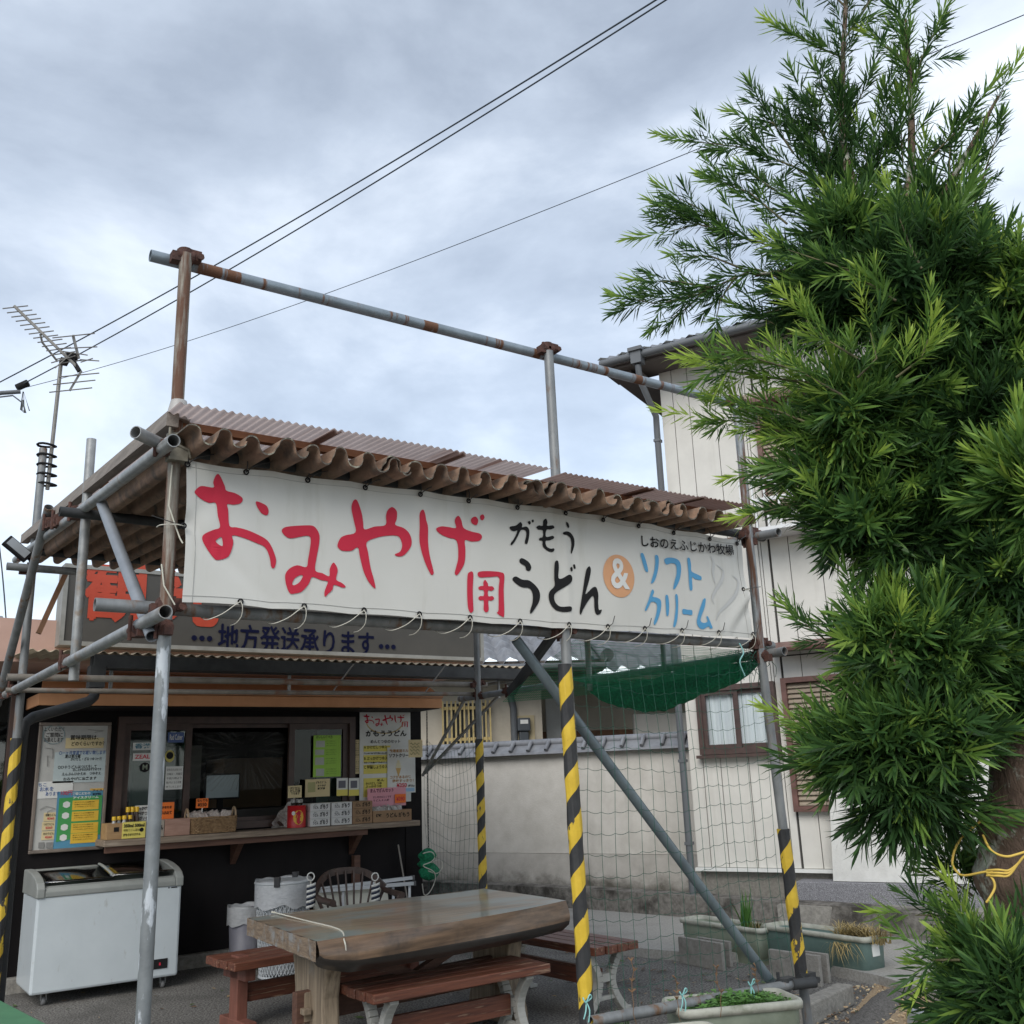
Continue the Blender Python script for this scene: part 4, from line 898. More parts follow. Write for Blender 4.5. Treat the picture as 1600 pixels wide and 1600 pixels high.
for tx,x,y,h,w in (('よくいただく',198,262,20,90),('ご質問に',205,288,20,75),('お答えします',198,310,20,85),('賞味期限は、',318,300,22,130),('どのくらいですか？',322,328,20,150),('夏は要冷蔵',295,385,16,70),('かけだし・ざるつゆ 3ヶ月',320,398,14,140),('○ひやうどんはつけ冷して',262,435,16,175),('召し上がるのがおすすめです',330,446,12,130),('えんぶんひかえめ　つゆぞえ',280,466,14,175),('おみやげに出来ます',285,488,14,150)):
    wr(tx,x,y,h,INK,w,lst=m)
for zx,zy in ((205,660),(205,705),(198,748)): pass
m.build('lettering',INK,t)
m=MB()
for tx,x,y,h,w in (('○一ヶ月常温でお願い致します',268,370,18,210),('ちこ',172,515,16,35),('お水を',178,535,20,60),('あります',205,556,18,60)): wr(tx,x,y,h,INKBLUE,w,lst=m,bold=.001)
m.build('lettering',plain('marker_blue',(.05,.12,.35),.5),t)
m=MB(); wr('100円',272,552,22,INKRED,50,lst=m,bold=.0012); m.build('lettering',INKRED,t)
# speech bubble outline
m=MB(); c=Lx(245,285); m.path([(c.x+.082*math.cos(a*.26),yl2,c.z+.075*math.sin(a*.26)) for a in range(24)],.002,4,closed=True); m.build('bubble_line',plain('marker_teal',(.16,.32,.36),.6),t)
m=MB(); 
for pl in (((205,345),(240,350),(238,395),(215,380),(215,430)),((400,262),(470,268),(430,275)),((180,625),(210,610),(250,620),(215,635),(215,655))):
    m.path([(lambda q:(q.x,yl2,q.z))(Lx(*p)) for p in pl],.0022,4)
for x0,x1 in ((175,200),(210,240)): 
    a=Lx(x0,775); b=Lx(x1,800); m.box2((a.x,yl2-.0005,b.z),(b.x,yl2,a.z))
m.build('smudge',plain('marker_grey',(.24,.24,.23),.6),t)['kind']='stuff'
for zx,zy,tx in ((200,640,'冷凍うどん'),(192,682,'つけうどん'),(190,725,'かけうどん')):
    n_=note(zx,zy,zx+58,zy+36,PAPERC); 
    m=MB(); wr(tx,zx+5,zy+12,11,INK,46,lst=m); 
    for v in m.v: v.y-=.002
    m.build('lettering',INK,n_)
    m=MB(); wr('¥260',zx+14,zy+27,12,INKRED,30,lst=m,bold=.001)
    for v in m.v: v.y-=.002
    m.build('lettering',INKRED,n_)
n_=note(410,530,468,566,mat('note_orange',(.78,.48,.12),None,4,.8)); m=MB(); wr('アイス',418,540,11,INK,44,lst=m); wr('¥390',420,556,14,INK,40,lst=m)
for v in m.v: v.y-=.002
m.build('lettering',INK,n_)
# ice cream leaflet: blue and green with yellow panels
a=Lx(262,545); b=Lx(452,790)
p=thing('ice_cream_leaflet','green and blue leaflet with yellow panels taped to the lower right of the whiteboard','leaflet',((a.x+b.x)/2,yl,b.z))
m=MB(); m.grid(lambda u,v:(a.x+u*(b.x-a.x),yl-.002-.004*u*(1-u),b.z+v*(a.z-b.z)),6,6); m.build('sheet',plain('leaf_blue',(.09,.28,.42),.5),p)
m=MB(); a2=Lx(270,568); b2=Lx(451,772); m.prism([(a2.x,yl-.0035,b2.z+.02),(b2.x,yl-.0035,b2.z+.06),(b2.x,yl-.0035,a2.z),(a2.x,yl-.0035,a2.z-.01)],(0,-.001,0)); m.build('print_panel',plain('leaf_green',(.06,.33,.09),.5),p)
m=MB(); mi=MB(); mk=MB()
for i,zy in enumerate((585,635,688,735)):
    q0=Lx(330-i*3,zy); q1=Lx(447-i*2,zy+38); m.box2((q0.x,yl-.0055,q1.z),(q1.x,yl-.0045,q0.z))
    c=Lx(302-i*5,zy+18); mi.prism([(c.x+.026*math.cos(k*.5236)*(1+.2*(k%2)),yl-.0045,c.z+.026*math.sin(k*.5236)) for k in range(12)],(0,-.001,0))
    for k,tx in enumerate(('搾りたてミルクの濃厚な味','牧場のさわやかな味わい','どうぞお召し上がり下さい')):
        q=Lx(338-i*3,zy+9+k*10); mk.text(tx,.012,(q.x,yl-.0062,q.z),fitw=.155)
m.build('print_panel',plain('leaf_yellow',(.78,.50,.05),.5),p,bevel=.004); mi.build('picture',PAPER,p); mk.build('lettering',INK,p)
m=MB(); q=Lx(328,555); m.text('牧場こだわり',.022,(q.x,yl-.005,q.z),bold=.001,fitw=.14); q=Lx(330,573); m.text('アイスクリーム',.022,(q.x,yl-.005,q.z),bold=.001,fitw=.2); m.build('lettering',PAPER,p)

def paper(name,label,catg,px0,py0,px1,py1,y,mt,d=.003):
    a=P(px0,py0,y=y); b=P(px1,py1,y=y); o=thing(name,label,catg,((a.x+b.x)/2,y,b.z))
    m=MB(); m.box2((a.x,y-d,b.z),(b.x,y,a.z)); m.build('sheet',mt,o)
    return o,a,b,y-d-.0015
# big souvenir noodle poster
z2=lambda x,y,yy:P(300+x/4,1050+y/4,y=yy)
def box_(o,x0,y0,x1,y1,yy,mt,name='print_panel',d=.001):
    a=z2(x0,y0,yy); b=z2(x1,y1,yy); m=MB(); m.box2((a.x,yy-d,b.z),(b.x,yy,a.z)); return m.build(name,mt,o)
def line(mb,tx,x0,y,x1,hpx,yy,bold=.0008):
    a=z2(x0,y,yy); b=z2(x1,y,yy); mb.text(tx,hpx/4*.0055*1.15,(a.x,yy,a.z),bold=bold,fitw=b.x-a.x)
o,a,b,yy=paper('noodle_poster','tall white noodle poster with red lettering and yellow price bars beside the shop window','poster',562,1104,642,1252,8.978,PAPER)
for rings,mt,x0,x1,y0,y1 in ((GB['red'],INKRED,1072,1350,262,345),):
    xs_=[p[0] for r in rings for p in r]; zs_=[p[1] for r in rings for p in r]
    A=z2(x0,y0,yy); B=z2(x1,y1,yy); fx=lambda x:A.x+(x-min(xs_))/(max(xs_)-min(xs_))*(B.x-A.x); fz=lambda z:B.z+(z-min(zs_))/(max(zs_)-min(zs_))*(A.z-B.z)
    m=MB(); m.outline([[(fx(x),fz(z)) for x,z in r] for r in rings],lambda x,z:(x,yy-.001,z)); m.build('lettering',mt,o,label='red brush lettering')
m=MB(); line(m,'がもううどん',1085,388,1340,40,yy-.001,.0022); line(m,'めんとつゆのセット',1115,437,1300,24,yy-.001)
line(m,'A かけだしつゆ入',1075,472,1222,22,yy-.002); line(m,'B ぶっかけつゆ入',1075,543,1222,24,yy-.002); line(m,'C 特醤しょうゆ入',1075,597,1222,24,yy-.002); line(m,'めん',1155,678,1200,18,yy-.002); line(m,'かけだしつゆ',1085,700,1185,18,yy-.002); line(m,'ぶっかけつゆ',1085,718,1185,16,yy-.002)
line(m,'麺とつゆをお持ち帰り用にいたします',1075,510,1222,10,yy-.002); line(m,'冷たくても温かくてもおいしい',1075,568,1222,10,yy-.002)
m.build('lettering',INK,o)
for y0,y1 in ((462,495),(520,560),(580,632),(665,775)): box_(o,1072,y0,1240,y1,yy,PAPERY)
m=MB()
for (cx,cy,rx,ry) in ((1185,350,.20,.05),): pass
A=z2(1090,310,yy); B=z2(1320,390,yy)
m.path([(A.x+(B.x-A.x)*(.5-.5*math.cos(k*math.pi/14)),yy-.0005,A.z-(A.z-B.z)*.9*math.sin(k*math.pi/14)) for k in range(15)],.008,4); 
for v in m.v: v.y=yy-.0006+(v.y-(yy-.0005))*.05
m.build('print_bowl',plain('bowl_ochre',(.62,.47,.22),.7),o)
# soft cream sign, overlapping it
o,a,b,yy=paper('ice_cream_sign','white soft ice cream price sign overlapping the lower right of the tall noodle poster','sign',605,1168,649,1238,8.966,PAPER,.004)
m=MB(); line(m,'ソフトクリーム',1230,525,1372,26,yy,.0016); line(m,'(税込)',1350,712,1390,14,yy); m.build('lettering',INK,o)
m=MB(); line(m,'牧場直送ミルク',1235,495,1370,20,yy,.001); line(m,'コクがあるのに',1235,660,1365,20,yy,.001); line(m,'後味すっきり！',1252,683,1385,20,yy,.001); m.build('lettering',plain('print_brown',(.42,.20,.05),.6),o)
m=MB(); line(m,'¥350',1280,710,1345,32,yy,.002); m.build('lettering',INKRED,o)
m=MB(); A=z2(1290,600,yy); 
m.prism([(A.x-.03,yy,A.z),(A.x+.03,yy,A.z),(A.x,yy,A.z-.09)],(0,-.001,0)); m.build('print_cone',plain('cone_tan',(.65,.42,.15),.7),o)
m=MB()
for k in range(3): m.prism([(A.x+(.034-.009*k)*math.cos(q*.5236),yy-.0012,A.z+.015+.024*k+.014*math.sin(q*.5236)) for q in range(12)],(0,-.001,0))
m.build('print_swirl',plain('cream_print',(.80,.74,.52),.7),o)
box_(o,1335,725,1390,745,yy,plain('print_sky',(.35,.55,.75),.6))
# pink set sign and its orange tag
o,a,b,yy=paper('set_menu_card','pink handwritten set price card behind the cardboard tray at the counter end','card',574,1232,634,1258,8.93,PAPERP)
m=MB(); line(m,'まんでがんセット',1112,745,1258,26,yy,.0012); line(m,'だし付きおとくです',1130,785,1245,14,yy,.0005); line(m,'うどん４人前',1130,805,1230,14,yy,.0005); m.build('lettering',plain('ink_maroon',(.12,.02,.05),.6),o)
o,a,b,yy=paper('price_card','orange ¥390 price card stuck on the pink set price card','price card',617,1241,634,1254,8.915,PAPERO)
m=MB(); line(m,'¥390',1278,795,1330,34,yy,.0012); m.build('lettering',INKRED,o)
o,a,b,yy=paper('wall_notice','narrow white upright notice between the serving window and the noodle poster','notice',549,1156,561,1209,8.980,PAPERC)
m=MB()
for i in range(3):
    A=z2(1010+i*12,435,yy)
    for k in range(14): m.text('お車の移動お願いします'[k%11],.018,(A.x,yy,A.z-k*.0215))
m.build('lettering',INK,o)
# papers in and under the window
o,a,b,yy=paper('green_menu','lime green menu sheet taped inside the right window pane','menu sheet',490,1149,532,1213,8.972,PAPERG)
m=MB()
A=z2(775,408,yy); m.text('おいしい食べ方',.032,(A.x,yy,A.z),bold=.001,fitw=.17)
for k,zy in enumerate((445,500,555,620)):
    for j in range(3):
        A=z2(835,zy-12+j*14,yy); m.text(('ゆでたての麺を冷水で','しめてつゆをかけて','お召し上がり下さい')[j],.012,(A.x,yy,A.z),fitw=.11)
m.build('lettering',plain('ink_green',(.07,.16,.03),.6),o)
for x0,y0,x1,y1 in ((775,430,830,470),(770,485,825,518),(770,535,825,580),(775,605,825,650)): box_(o,x0,y0,x1,y1,yy,plain('menu_photo',(.42,.45,.40),.5),'picture')
o,a,b,yy=paper('window_card','cream framed information card hung below the green menu sheet','card',477,1218,515,1244,8.94,PAPERC)
box_(o,725,690,770,750,yy,plain('card_photo',(.42,.40,.18),.6),'picture'); m=MB(); line(m,'がもううどん',775,692,840,14,yy); line(m,'おみやげ',785,712,835,12,yy); line(m,'営業時間',785,730,830,12,yy); m.build('lettering',INK,o)
for px0,px1,lb in ((526,543,'left of the two small yellow and white cards clipped under the window'),(545,561,'right of the two small yellow and white cards clipped under the window')):
    o,a,b,yy=paper('clip_card',lb,'card',px0,1216,px1,1243,8.94,PAPER); A=P(px0,1234,y=yy); B=P(px1,1243,y=yy); m=MB(); m.box2((A.x,yy-.001,B.z),(B.x,yy,A.z)); m.build('print_panel',PAPERY,o)
    A=P(px0+3,1220,y=yy);B=P(px1-3,1231,y=yy); m=MB(); m.box2((A.x,yy-.001,B.z),(B.x,yy,A.z)); m.build('picture',plain('card_photo_dark',(.12,.12,.15),.5),o)
# stickers on the left pane
for lb,nm,x0,y0,x1,y1,mt,tx,ti in (('white sticker reading 香港 at top left of the left window pane','window_sticker',605,322,692,354,PAPER,'香港',plain('ink_teal',(.05,.20,.28),.5)),('white sticker with red lettering on the left window pane','window_sticker',605,370,690,402,PAPER,'ZEAL',INKRED),('black round-emblem sticker low on the left window pane','window_sticker',638,412,680,455,INK,'M',plain('sticker_sage',(.30,.36,.27),.5)),('round yellow and black sticker behind the pole on the window pane','window_sticker',752,355,792,410,plain('sticker_yellow',(.55,.48,.12),.5),'●',INK),('white paper note with small writing behind the pole','window_sticker',755,430,828,532,PAPER,'休業のお知らせ',INK),('blue and white sticker at the top of the pane behind the pole','window_sticker',765,275,835,320,plain('sticker_navy',(.05,.10,.28),.4),'Rad Cuber',PAPER)):
    a=P(x0/2.91,1050+y0/2.91,y=8.988); b=P(x1/2.91,1050+y1/2.91,y=8.988)
    o=thing(nm,lb,'sticker',((a.x+b.x)/2,8.988,b.z)); m=MB()
    if tx in 'M●': m.prism([((a.x+b.x)/2+(b.x-a.x)/2*math.cos(k*.3927),8.988,(a.z+b.z)/2+(a.z-b.z)/2*math.sin(k*.3927)) for k in range(16)],(0,.002,0))
    else: m.box2((a.x,8.988,b.z),(b.x,8.990,a.z))
    m.build('sheet',mt,o)
    m=MB()
    if tx=='休業のお知らせ':
        for k in range(5): m.text(('定休日のお知らせ','日曜日・月曜日','午前八時より','麺がなくなり次第','終了いたします')[k],.022,(a.x+.008,8.986,a.z-.03-.036*k),fitw=(b.x-a.x)-.02)
    else: m.text(tx,(a.z-b.z)*.75,((a.x+b.x)/2,8.986,(a.z+b.z)/2),align='CENTER',bold=.001,fitw=(b.x-a.x)*.8 if len(tx)>1 else None)
    m.build('lettering',ti,o)
# ================================================================ COUNTER GOODS
CZ=1.087
CARD=mat('cardboard',(.34,.22,.125),(.28,.175,.10),8,.85,bump=.05); CARDW=mat('white_box',(.70,.70,.69),(.62,.62,.61),6,.7)
PINE=mat('pine_crate',(.42,.27,.13),(.32,.19,.09),8,.7,stretch=(.6,4,4))
def bx(name,label,catg,px0,px1,y,dep,z0,h,mt,group=None,bev=.004):
    a=P(px0,1290,y=y); b=P(px1,1290,y=y); o=thing(name,label,catg,((a.x+b.x)/2,y+dep/2,z0),group)
    m=MB(); m.box2((a.x,y,z0),(b.x,y+dep,z0+h)); m.build('carton',mt,o,bevel=bev); return o,a.x,b.x
rows=('bottom','middle','top')
fy=8.70
for ci,(p0,p1,mt,cn_) in enumerate(((484.5,516,CARDW,'left white'),(518,550,CARDW,'right white'),(551,582,CARD,'brown'))):
    for k in range(3):
        o,xa_,xb_=bx('noodle_box',f'{rows[k]} box of the {cn_} stack of three printed noodle boxes on the counter','box',p0,p1,fy+.004*k,.24,CZ+.0675*k,.066,mt,'noodle boxes stacked on the counter')
        m=MB(); w=xb_-xa_; z=CZ+.0675*k+.033; yq=fy+.004*k-.002
        m.text('うどん',.030,(xa_+w*.12,yq,z-.004),bold=.001,fitw=w*.26,shear=.1); m.text('がもう',.044,(xa_+w*.47,yq,z),bold=.0018,fitw=w*.40,shear=.15); m.text('名物',.012,(xa_+w*.17,yq,z+.018)); m.build('lettering',INK,o)
# cardboard tray with packets
a=P(583,1280,y=8.70); b=P(643,1276,y=8.70)
o=thing('cardboard_tray','shallow cardboard tray of clear wrapped packets at the right end of the counter','tray',((a.x+b.x)/2,8.8,CZ))
m=MB(); 
for x0,x1,y0,y1 in ((a.x,b.x,8.70,8.706),(a.x,b.x,8.924,8.93),(a.x,a.x+.006,8.706,8.924),(b.x-.006,b.x,8.706,8.924)): m.box2((x0,y0,CZ),(x1,y1,CZ+.105))
m.box2((a.x+.006,8.706,CZ),(b.x-.006,8.924,CZ+.006)); m.build('carton',CARD,o)
m=MB(); m.text('うどん がもう',.045,(a.x+.13,8.698,CZ+.055),bold=.0015,fitw=.25); m.text('讃岐',.03,(a.x+.03,8.698,CZ+.06),bold=.001); m.build('lettering',INK,o)
CLR=mat('clear_packet',(.62,.62,.60),(.36,.33,.30),60,.22,bump=.5,bscale=90)
def packets(n,x0,x1,y0,y1,z,lab,grp,mt=None):
    for i in range(n):
        x=x0+(x1-x0)*(i+.5)/n+random.uniform(-.01,.01); y=random.uniform(y0,y1); R=Matrix.Rotation(random.uniform(-.5,.5),3,'Z')@Matrix.Rotation(random.uniform(-.5,.5),3,'Y')@Matrix.Rotation(random.uniform(.4,1.1),3,'X')
        m=MB(); b0=len(m.v)
        def pf(u,v,s): 
            e=(1-(2*u-1)**4)*(1-(2*v-1)**4); return Vector((x,y,z))+R@Vector(((u-.5)*.085,(v-.5)*.11,s*.016*e+.004*random.uniform(-1,1)*e))
        m.grid(lambda u,v:pf(u,v,1),8,8,0,False); m.grid(lambda u,v:pf(u,v,-1),8,8,0,False)
        tag(m.build('packet',mt or CLR),lab,'packet',grp)
packets(9,a.x+.05,b.x-.05,8.76,8.88,CZ+.10,'clear wrapped packet standing in the cardboard tray','packets in the cardboard tray')
# red stock tin
c=P(463,1291,y=8.78); c.z=CZ; r=.083
o=thing('stock_tin','red tin of bottles with a yellow oval, left of the white boxes','tin',c)
REDT=mat('red_tin',(.58,.025,.03),(.46,.02,.025),6,.35)
m=MB(); m.lathe([(r,0),(r,.19),(r*.96,.19),(r*.96,.03),(0,.03)],c,36); m.build('can',REDT,o)
m=MB()
def wrapc(x,z,off=.0015): t_=x/r-.38; return Vector((c.x+(r+off)*math.sin(t_),c.y-(r+off)*math.cos(t_),CZ+z))
m.outline([[(.018+.048*math.cos(k*.1963),.088+.062*math.sin(k*.1963)) for k in range(32)]],lambda x,z:wrapc(x,z)); m.build('roundel',plain('tin_yellow',(.75,.42,.03),.4),o)
m=MB(); m.outline([[(-.028+.016*math.cos(k*.3927),.125+.018*math.sin(k*.3927)) for k in range(16)]],lambda x,z:wrapc(x,z,.003)); m.build('roundel',PAPER,o)
m=MB(); tmp=MB(); tmp.text('だ',.055,(-.012,0,.108),bold=.003); tmp.text('し',.055,(-.008,0,.058),bold=.003)
m.add([wrapc(v.x,v.z,.003) for v in tmp.v],tmp.f); m.build('lettering',INKRED,o)
for i in range(5):
    an=i*1.2; q=c+Vector((.045*math.cos(an),.045*math.sin(an),.03))
    t=thing('sauce_bottle','dark capped sauce bottle standing in the red tin','bottle',q,'bottles in the red tin')
    m=MB(); m.lathe([(.022,0),(.024,.10),(.02,.14),(.010,.165),(.010,.19),(0,.19)],q,14); m.build('body',plain('soy_dark',(.03,.02,.015),.15),t)
    m=MB(); m.lathe([(.013,.185),(.013,.215),(.0,.216)],q,12); m.build('cap',plain('cap_grey',(.42,.42,.40),.4),t)
# little white card standing on the tin
o,a,b,yy=paper('handwritten_card','small white rounded card with handwriting propped on the red tin','card',450,1228,471,1246,8.80,PAPERC)
m=MB(); line(m,'七味とうがらし',610,728,678,14,yy); line(m,'だし醤油',612,745,675,16,yy); line(m,'あります',618,762,672,14,yy); m.build('lettering',INK,o)
m=MB(); q=P(461,1246,y=8.81); m.path([q+Vector((0,0,.0)),(q.x,8.81,CZ+.19)],.003,5); m.build('stem',WDR,o)
# wicker basket
WICK=mat('wicker',(.36,.235,.12),(.18,.105,.05),40,.6,bump=.3)
a=P(297,1300,y=8.70); b=P(370,1296,y=8.70); bw=b.x-a.x; bc=Vector(((a.x+b.x)/2,8.80,CZ))
o=thing('wicker_basket','woven brown wicker basket of wrapped packets on the counter','basket',bc)
m=MB()
def rr(t,w,d,e=.3):
    c_,s_=math.cos(t),math.sin(t); return (w/2*math.copysign(abs(c_)**e,c_),d/2*math.copysign(abs(s_)**e,s_))
nst=44
for k in range(10):
    z=CZ+.008+k*.0118; g_=1+.012*k/10*3; pts=[]
    for i in range(nst*4):
        t_=2*math.pi*i/(nst*4); x,y=rr(t_,bw*g_*.97,.20*g_); ph=math.pi*(i/4*1.0)+ (k%2)*math.pi
        off=1+.034*math.sin(ph); pts.append((bc.x+x*off,bc.y+y*off,z+.0015*math.sin(ph*2)))
    m.path(pts,.0068,5,closed=True)
m.path([(bc.x+rr(2*math.pi*i/60,bw*1.02,.212)[0],bc.y+rr(2*math.pi*i/60,bw*1.02,.212)[1],CZ+.128+.003*(i%2)) for i in range(60)],.0085,6,closed=True)
for i in range(nst):
    x,y=rr(2*math.pi*i/nst,bw*.985,.203); m.path([(bc.x+x,bc.y+y,CZ+.003),(bc.x+x*1.03,bc.y+y*1.03,CZ+.127)],.0045,5)
m.box((bc.x,bc.y,CZ+.006),(bw*.9,.18,.008)); m.build('woven_body',WICK,o)
for sx in (-1,1):
    m=MB(); hx=bc.x+sx*bw*.5; m.path([(hx+.004*sx,bc.y+.05*math.cos(t*math.pi/10),CZ+.12+.085*math.sin(t*math.pi/10)) for t in range(11)],.009,7); m.build('handle',mat('wicker_pale',(.42,.31,.20),(.32,.22,.13),30,.6),o)
packets(10,bc.x-bw*.42,bc.x+bw*.40,8.75,8.86,CZ+.135,'clear wrapped packet sticking up from the wicker basket','packets in the wicker basket',mat('noodle_packet',(.60,.54,.50),(.40,.34,.31),50,.25,bump=.4,bscale=90))
o,a,b,yy=paper('price_card','orange ¥550 price card on a clip above the wicker basket','price card',306.5,1248,325,1262,8.84,PAPERO)
m=MB(); line(m,'なんでも',32,805,96,16,yy,.0008); line(m,'¥550',36,832,92,26,yy,.0012); m.build('lettering',INK,o)
m=MB(); q=P(316,1262,y=8.845); m.path([q,(q.x,8.845,CZ+.13)],.006,6); m.build('clip',PAPER,o)
# left crates, bottles, boxes
a=P(166,1310,y=8.70); b=P(190,1310,y=8.70); e=P(226,1308,y=8.70)
o=thing('pine_crate','small pine crate with a hand-hole and yellow label on the counter','crate',((a.x+e.x)/2,8.8,CZ))
m=MB(); 
for x0,x1,y0,y1 in ((a.x,e.x,8.70,8.712),(a.x,e.x,8.89,8.90),(a.x,a.x+.012,8.712,8.89),(e.x-.012,e.x,8.712,8.89)): m.box2((x0,y0,CZ),(x1,y1,CZ+.125))
m.build('crate_wall',PINE,o,bevel=.003)
m=MB(); m.box2((b.x-.065,8.698,CZ+.06),(b.x-.025,8.6995,CZ+.095)); m.build('hand_hole',INK,o)
m=MB(); m.box2((b.x,8.692,CZ+.003),(e.x,8.699,CZ+.13)); lbp=m.build('label_board',PAPERY,o)
m=MB(); m.text('350ml 500ml',.034,(b.x+.008,8.690,CZ+.10),bold=.0015,fitw=(e.x-b.x)*.9); m.text('特製うどん醤油',.022,(b.x+.008,8.690,CZ+.065),fitw=(e.x-b.x)*.7); m.text('がもうオリジナル',.022,(b.x+.008,8.690,CZ+.03),bold=.001,fitw=(e.x-b.x)*.75)
m.prism([(e.x-.03+.017*math.cos(k*.5236),8.691,CZ+.065+.017*math.sin(k*.5236)) for k in range(12)],(0,-.001,0)); m.build('lettering',INK,lbp)
CAPY=plain('cap_yellow',(.80,.50,.02),.35)
for i,(px,dy,h) in enumerate(((177,.05,.165),(185,.09,.165),(193,.05,.17),(198,.12,.235),(205,.12,.235),(212,.12,.235),(202,.06,.17))):
    q=P(px,1300,y=8.70+dy+.02); q.z=CZ+.008
    t=thing('sauce_bottle','soy bottle with a bright yellow cap in the pine crate','bottle',q,'yellow capped bottles in the pine crate')
    m=MB(); m.lathe([(.020,0),(.021,h*.62),(.012,h*.80),(.012,h*.88),(0,h*.88)],q,14); m.build('body',plain('soy_brown',(.06,.03,.015),.15) if i>2 else plain('white_bottle',(.55,.55,.55),.3),t)
    m=MB(); m.lathe([(.0175,h*.84),(.0175,h),(.015,h+.004),(0,h+.004)],q,16); m.build('cap',CAPY,t)
o,xa_,xb_=bx('paper_box','pinkish wood-grain box between the crate and the wicker basket','box',258,297,8.70,.2,CZ,.135,mat('pink_wood_box',(.42,.26,.20),(.33,.19,.145),8,.7,stretch=(1,5,5)))
o,xa_,xb_=bx('paper_box','grey printed box of packets behind the bare pole on the counter','box',226,257,8.705,.2,CZ,.13,mat('grey_wood_box',(.40,.36,.30),(.30,.26,.22),8,.7))
m=MB(); m.text('半生うどん',.04,(xa_+.03,8.703,CZ+.07),bold=.002,fitw=.12); m.build('lettering',INK,o)
o,a,b,yy=paper('price_card','large orange price card in a clear stand behind the pole','price card',252,1254,271,1279,8.83,PAPERO); 
A=P(253,1262,y=yy); m=MB(); m.text('かまたま',.024,(A.x,yy,A.z),bold=.001,fitw=.08); m.text('入れたて',.03,(A.x,yy,A.z-.045),bold=.0015,fitw=.085); m.build('lettering',INK,o)
o,a,b,yy=paper('handwritten_card','white rounded card with writing behind the yellow capped bottles','card',211,1259,238,1286,8.88,PAPER); A=P(213,1264,y=yy); m=MB()
for k,tx in enumerate(('ぶっかけだし','かけつゆ','ございます')): m.text(tx,.03,(A.x,yy,A.z-.04*k),bold=.0015,fitw=.13)
m.build('lettering',INK,o)
# crumpled bag inside the window, next to the tin
q=P(440,1275,y=8.93)
m=MB(); m.grid(lambda u,v:(q.x-.10+.22*u,8.90+.05*math.sin(u*3.1)+.012*math.sin(v*9+u*14),CZ+v*(.05+.22*u)*(1+.05*math.sin(u*20))),18,10); tag(m.build('plastic_bag',CLR),'crumpled clear plastic bag slumped on the counter left of the red tin','bag')

# ================================================================ CHEST FREEZER
FRZ=mat('freezer_white',(.58,.635,.66),(.53,.585,.61),3,.35,coat=.2,c3=(.42,.44,.43),scale3=14,lo3=.63,hi3=.72,stretch3=(1,1,.4))
FRG=mat('freezer_grey_trim',(.30,.315,.30),(.25,.265,.25),6,.45)
fx0,fx1,fy0,fy1=1.415,2.455,8.22,8.80
fz=thing('chest_freezer','white glass-topped chest freezer on casters under the whiteboard','freezer',((fx0+fx1)/2,8.5,0))
m=MB(); m.box2((fx0,fy0,.085),(fx1,fy1,.745)); m.build('body',FRZ,fz,bevel=.018)
prof=[(fy0-.008,.735),(fy0-.012,.79),(fy0+.02,.815),(fy0+.10,.838),(fy0+.3,.872),(fy1-.06,.895),(fy1+.01,.90),(fy1+.01,.735)]
m=MB()
prf2=[(fy0-.008,.735),(fy0-.012,.775),(fy0+.01,.80),(fy0+.055,.812),(fy0+.055,.78),(fy1-.06,.86),(fy1-.06,.895),(fy1+.01,.90),(fy1+.01,.735)]
m.prism([(fx0+.05,a,b) for a,b in prf2],(fx1-fx0-.10,0,0))
arch=[(fy0-.014,.733),(fy0-.016,.80),(fy0+.03,.838),(fy0+.12,.868),(fy0+.28,.895),(fy1-.12,.908),(fy1+.005,.905),(fy1+.012,.733)]
for x,w in ((fx0-.008,.058),(fx1-.05,.058)): m.prism([(x,a,b) for a,b in arch],(w,0,0))
m.build('rim',FRG,fz,bevel=.008)
def gcurve(y): return .825+.065*math.sin(min(1,max(0,(y-fy0)/(fy1-fy0)))*1.5)
xm=fx0+.53
for x0,x1,dz in ((fx0+.05,xm,.0),(xm-.02,fx1-.05,.014)):
    m=MB(); m.grid(lambda u,v:(x0+u*(x1-x0),fy0+.05+v*(fy1-fy0-.10),gcurve(fy0+.05+v*(fy1-fy0-.10))+dz),2,10); m.build('sliding_lid',glassy('lid_glass',(.35,.40,.38),.22,.12),fz,solid=.004)
m=MB(); m.path([(xm,fy0+.05+v/10*(fy1-fy0-.1),gcurve(fy0+.05+v/10*(fy1-fy0-.1))+.016) for v in range(11)],.012,8); m.build('lid_rail',FRG,fz)
m=MB(); m.box2((fx0+.06,fy0+.06,.60),(fx1-.06,fy1-.06,.70))
for i in range(14): m.box((fx0+.10+(i%7)*.13,fy0+.15+(i//7)*.22,.735),(.10,.16,.06),rz=random.uniform(-.3,.3),m=1+i%3)
m.build('frozen_goods',[plain('fz_in',(.35,.38,.38)),plain('fz_a',(.5,.42,.3)),plain('fz_b',(.55,.57,.55)),plain('fz_c',(.30,.38,.34))],fz)
a=P(238,1500,y=fy0-.003); b=P(261,1512,y=fy0-.003)
m=MB(); m.box2((a.x,fy0-.006,b.z),(b.x,fy0-.001,a.z)); cp=m.build('control_panel',INK,fz)
m=MB(); m.box(((a.x+b.x)/2+.0,fy0-.008,(a.z+b.z)/2),(.012,.004,.02)); m.build('red_light',INKRED,cp)
m=MB(); a=P(264,1387,y=fy0-.003); m.box((a.x,fy0-.002,a.z),(.010,.003,.010)); m.box((a.x+.04,fy0-.002,a.z),(.045,.003,.008)); m.build('badge',INK,fz)
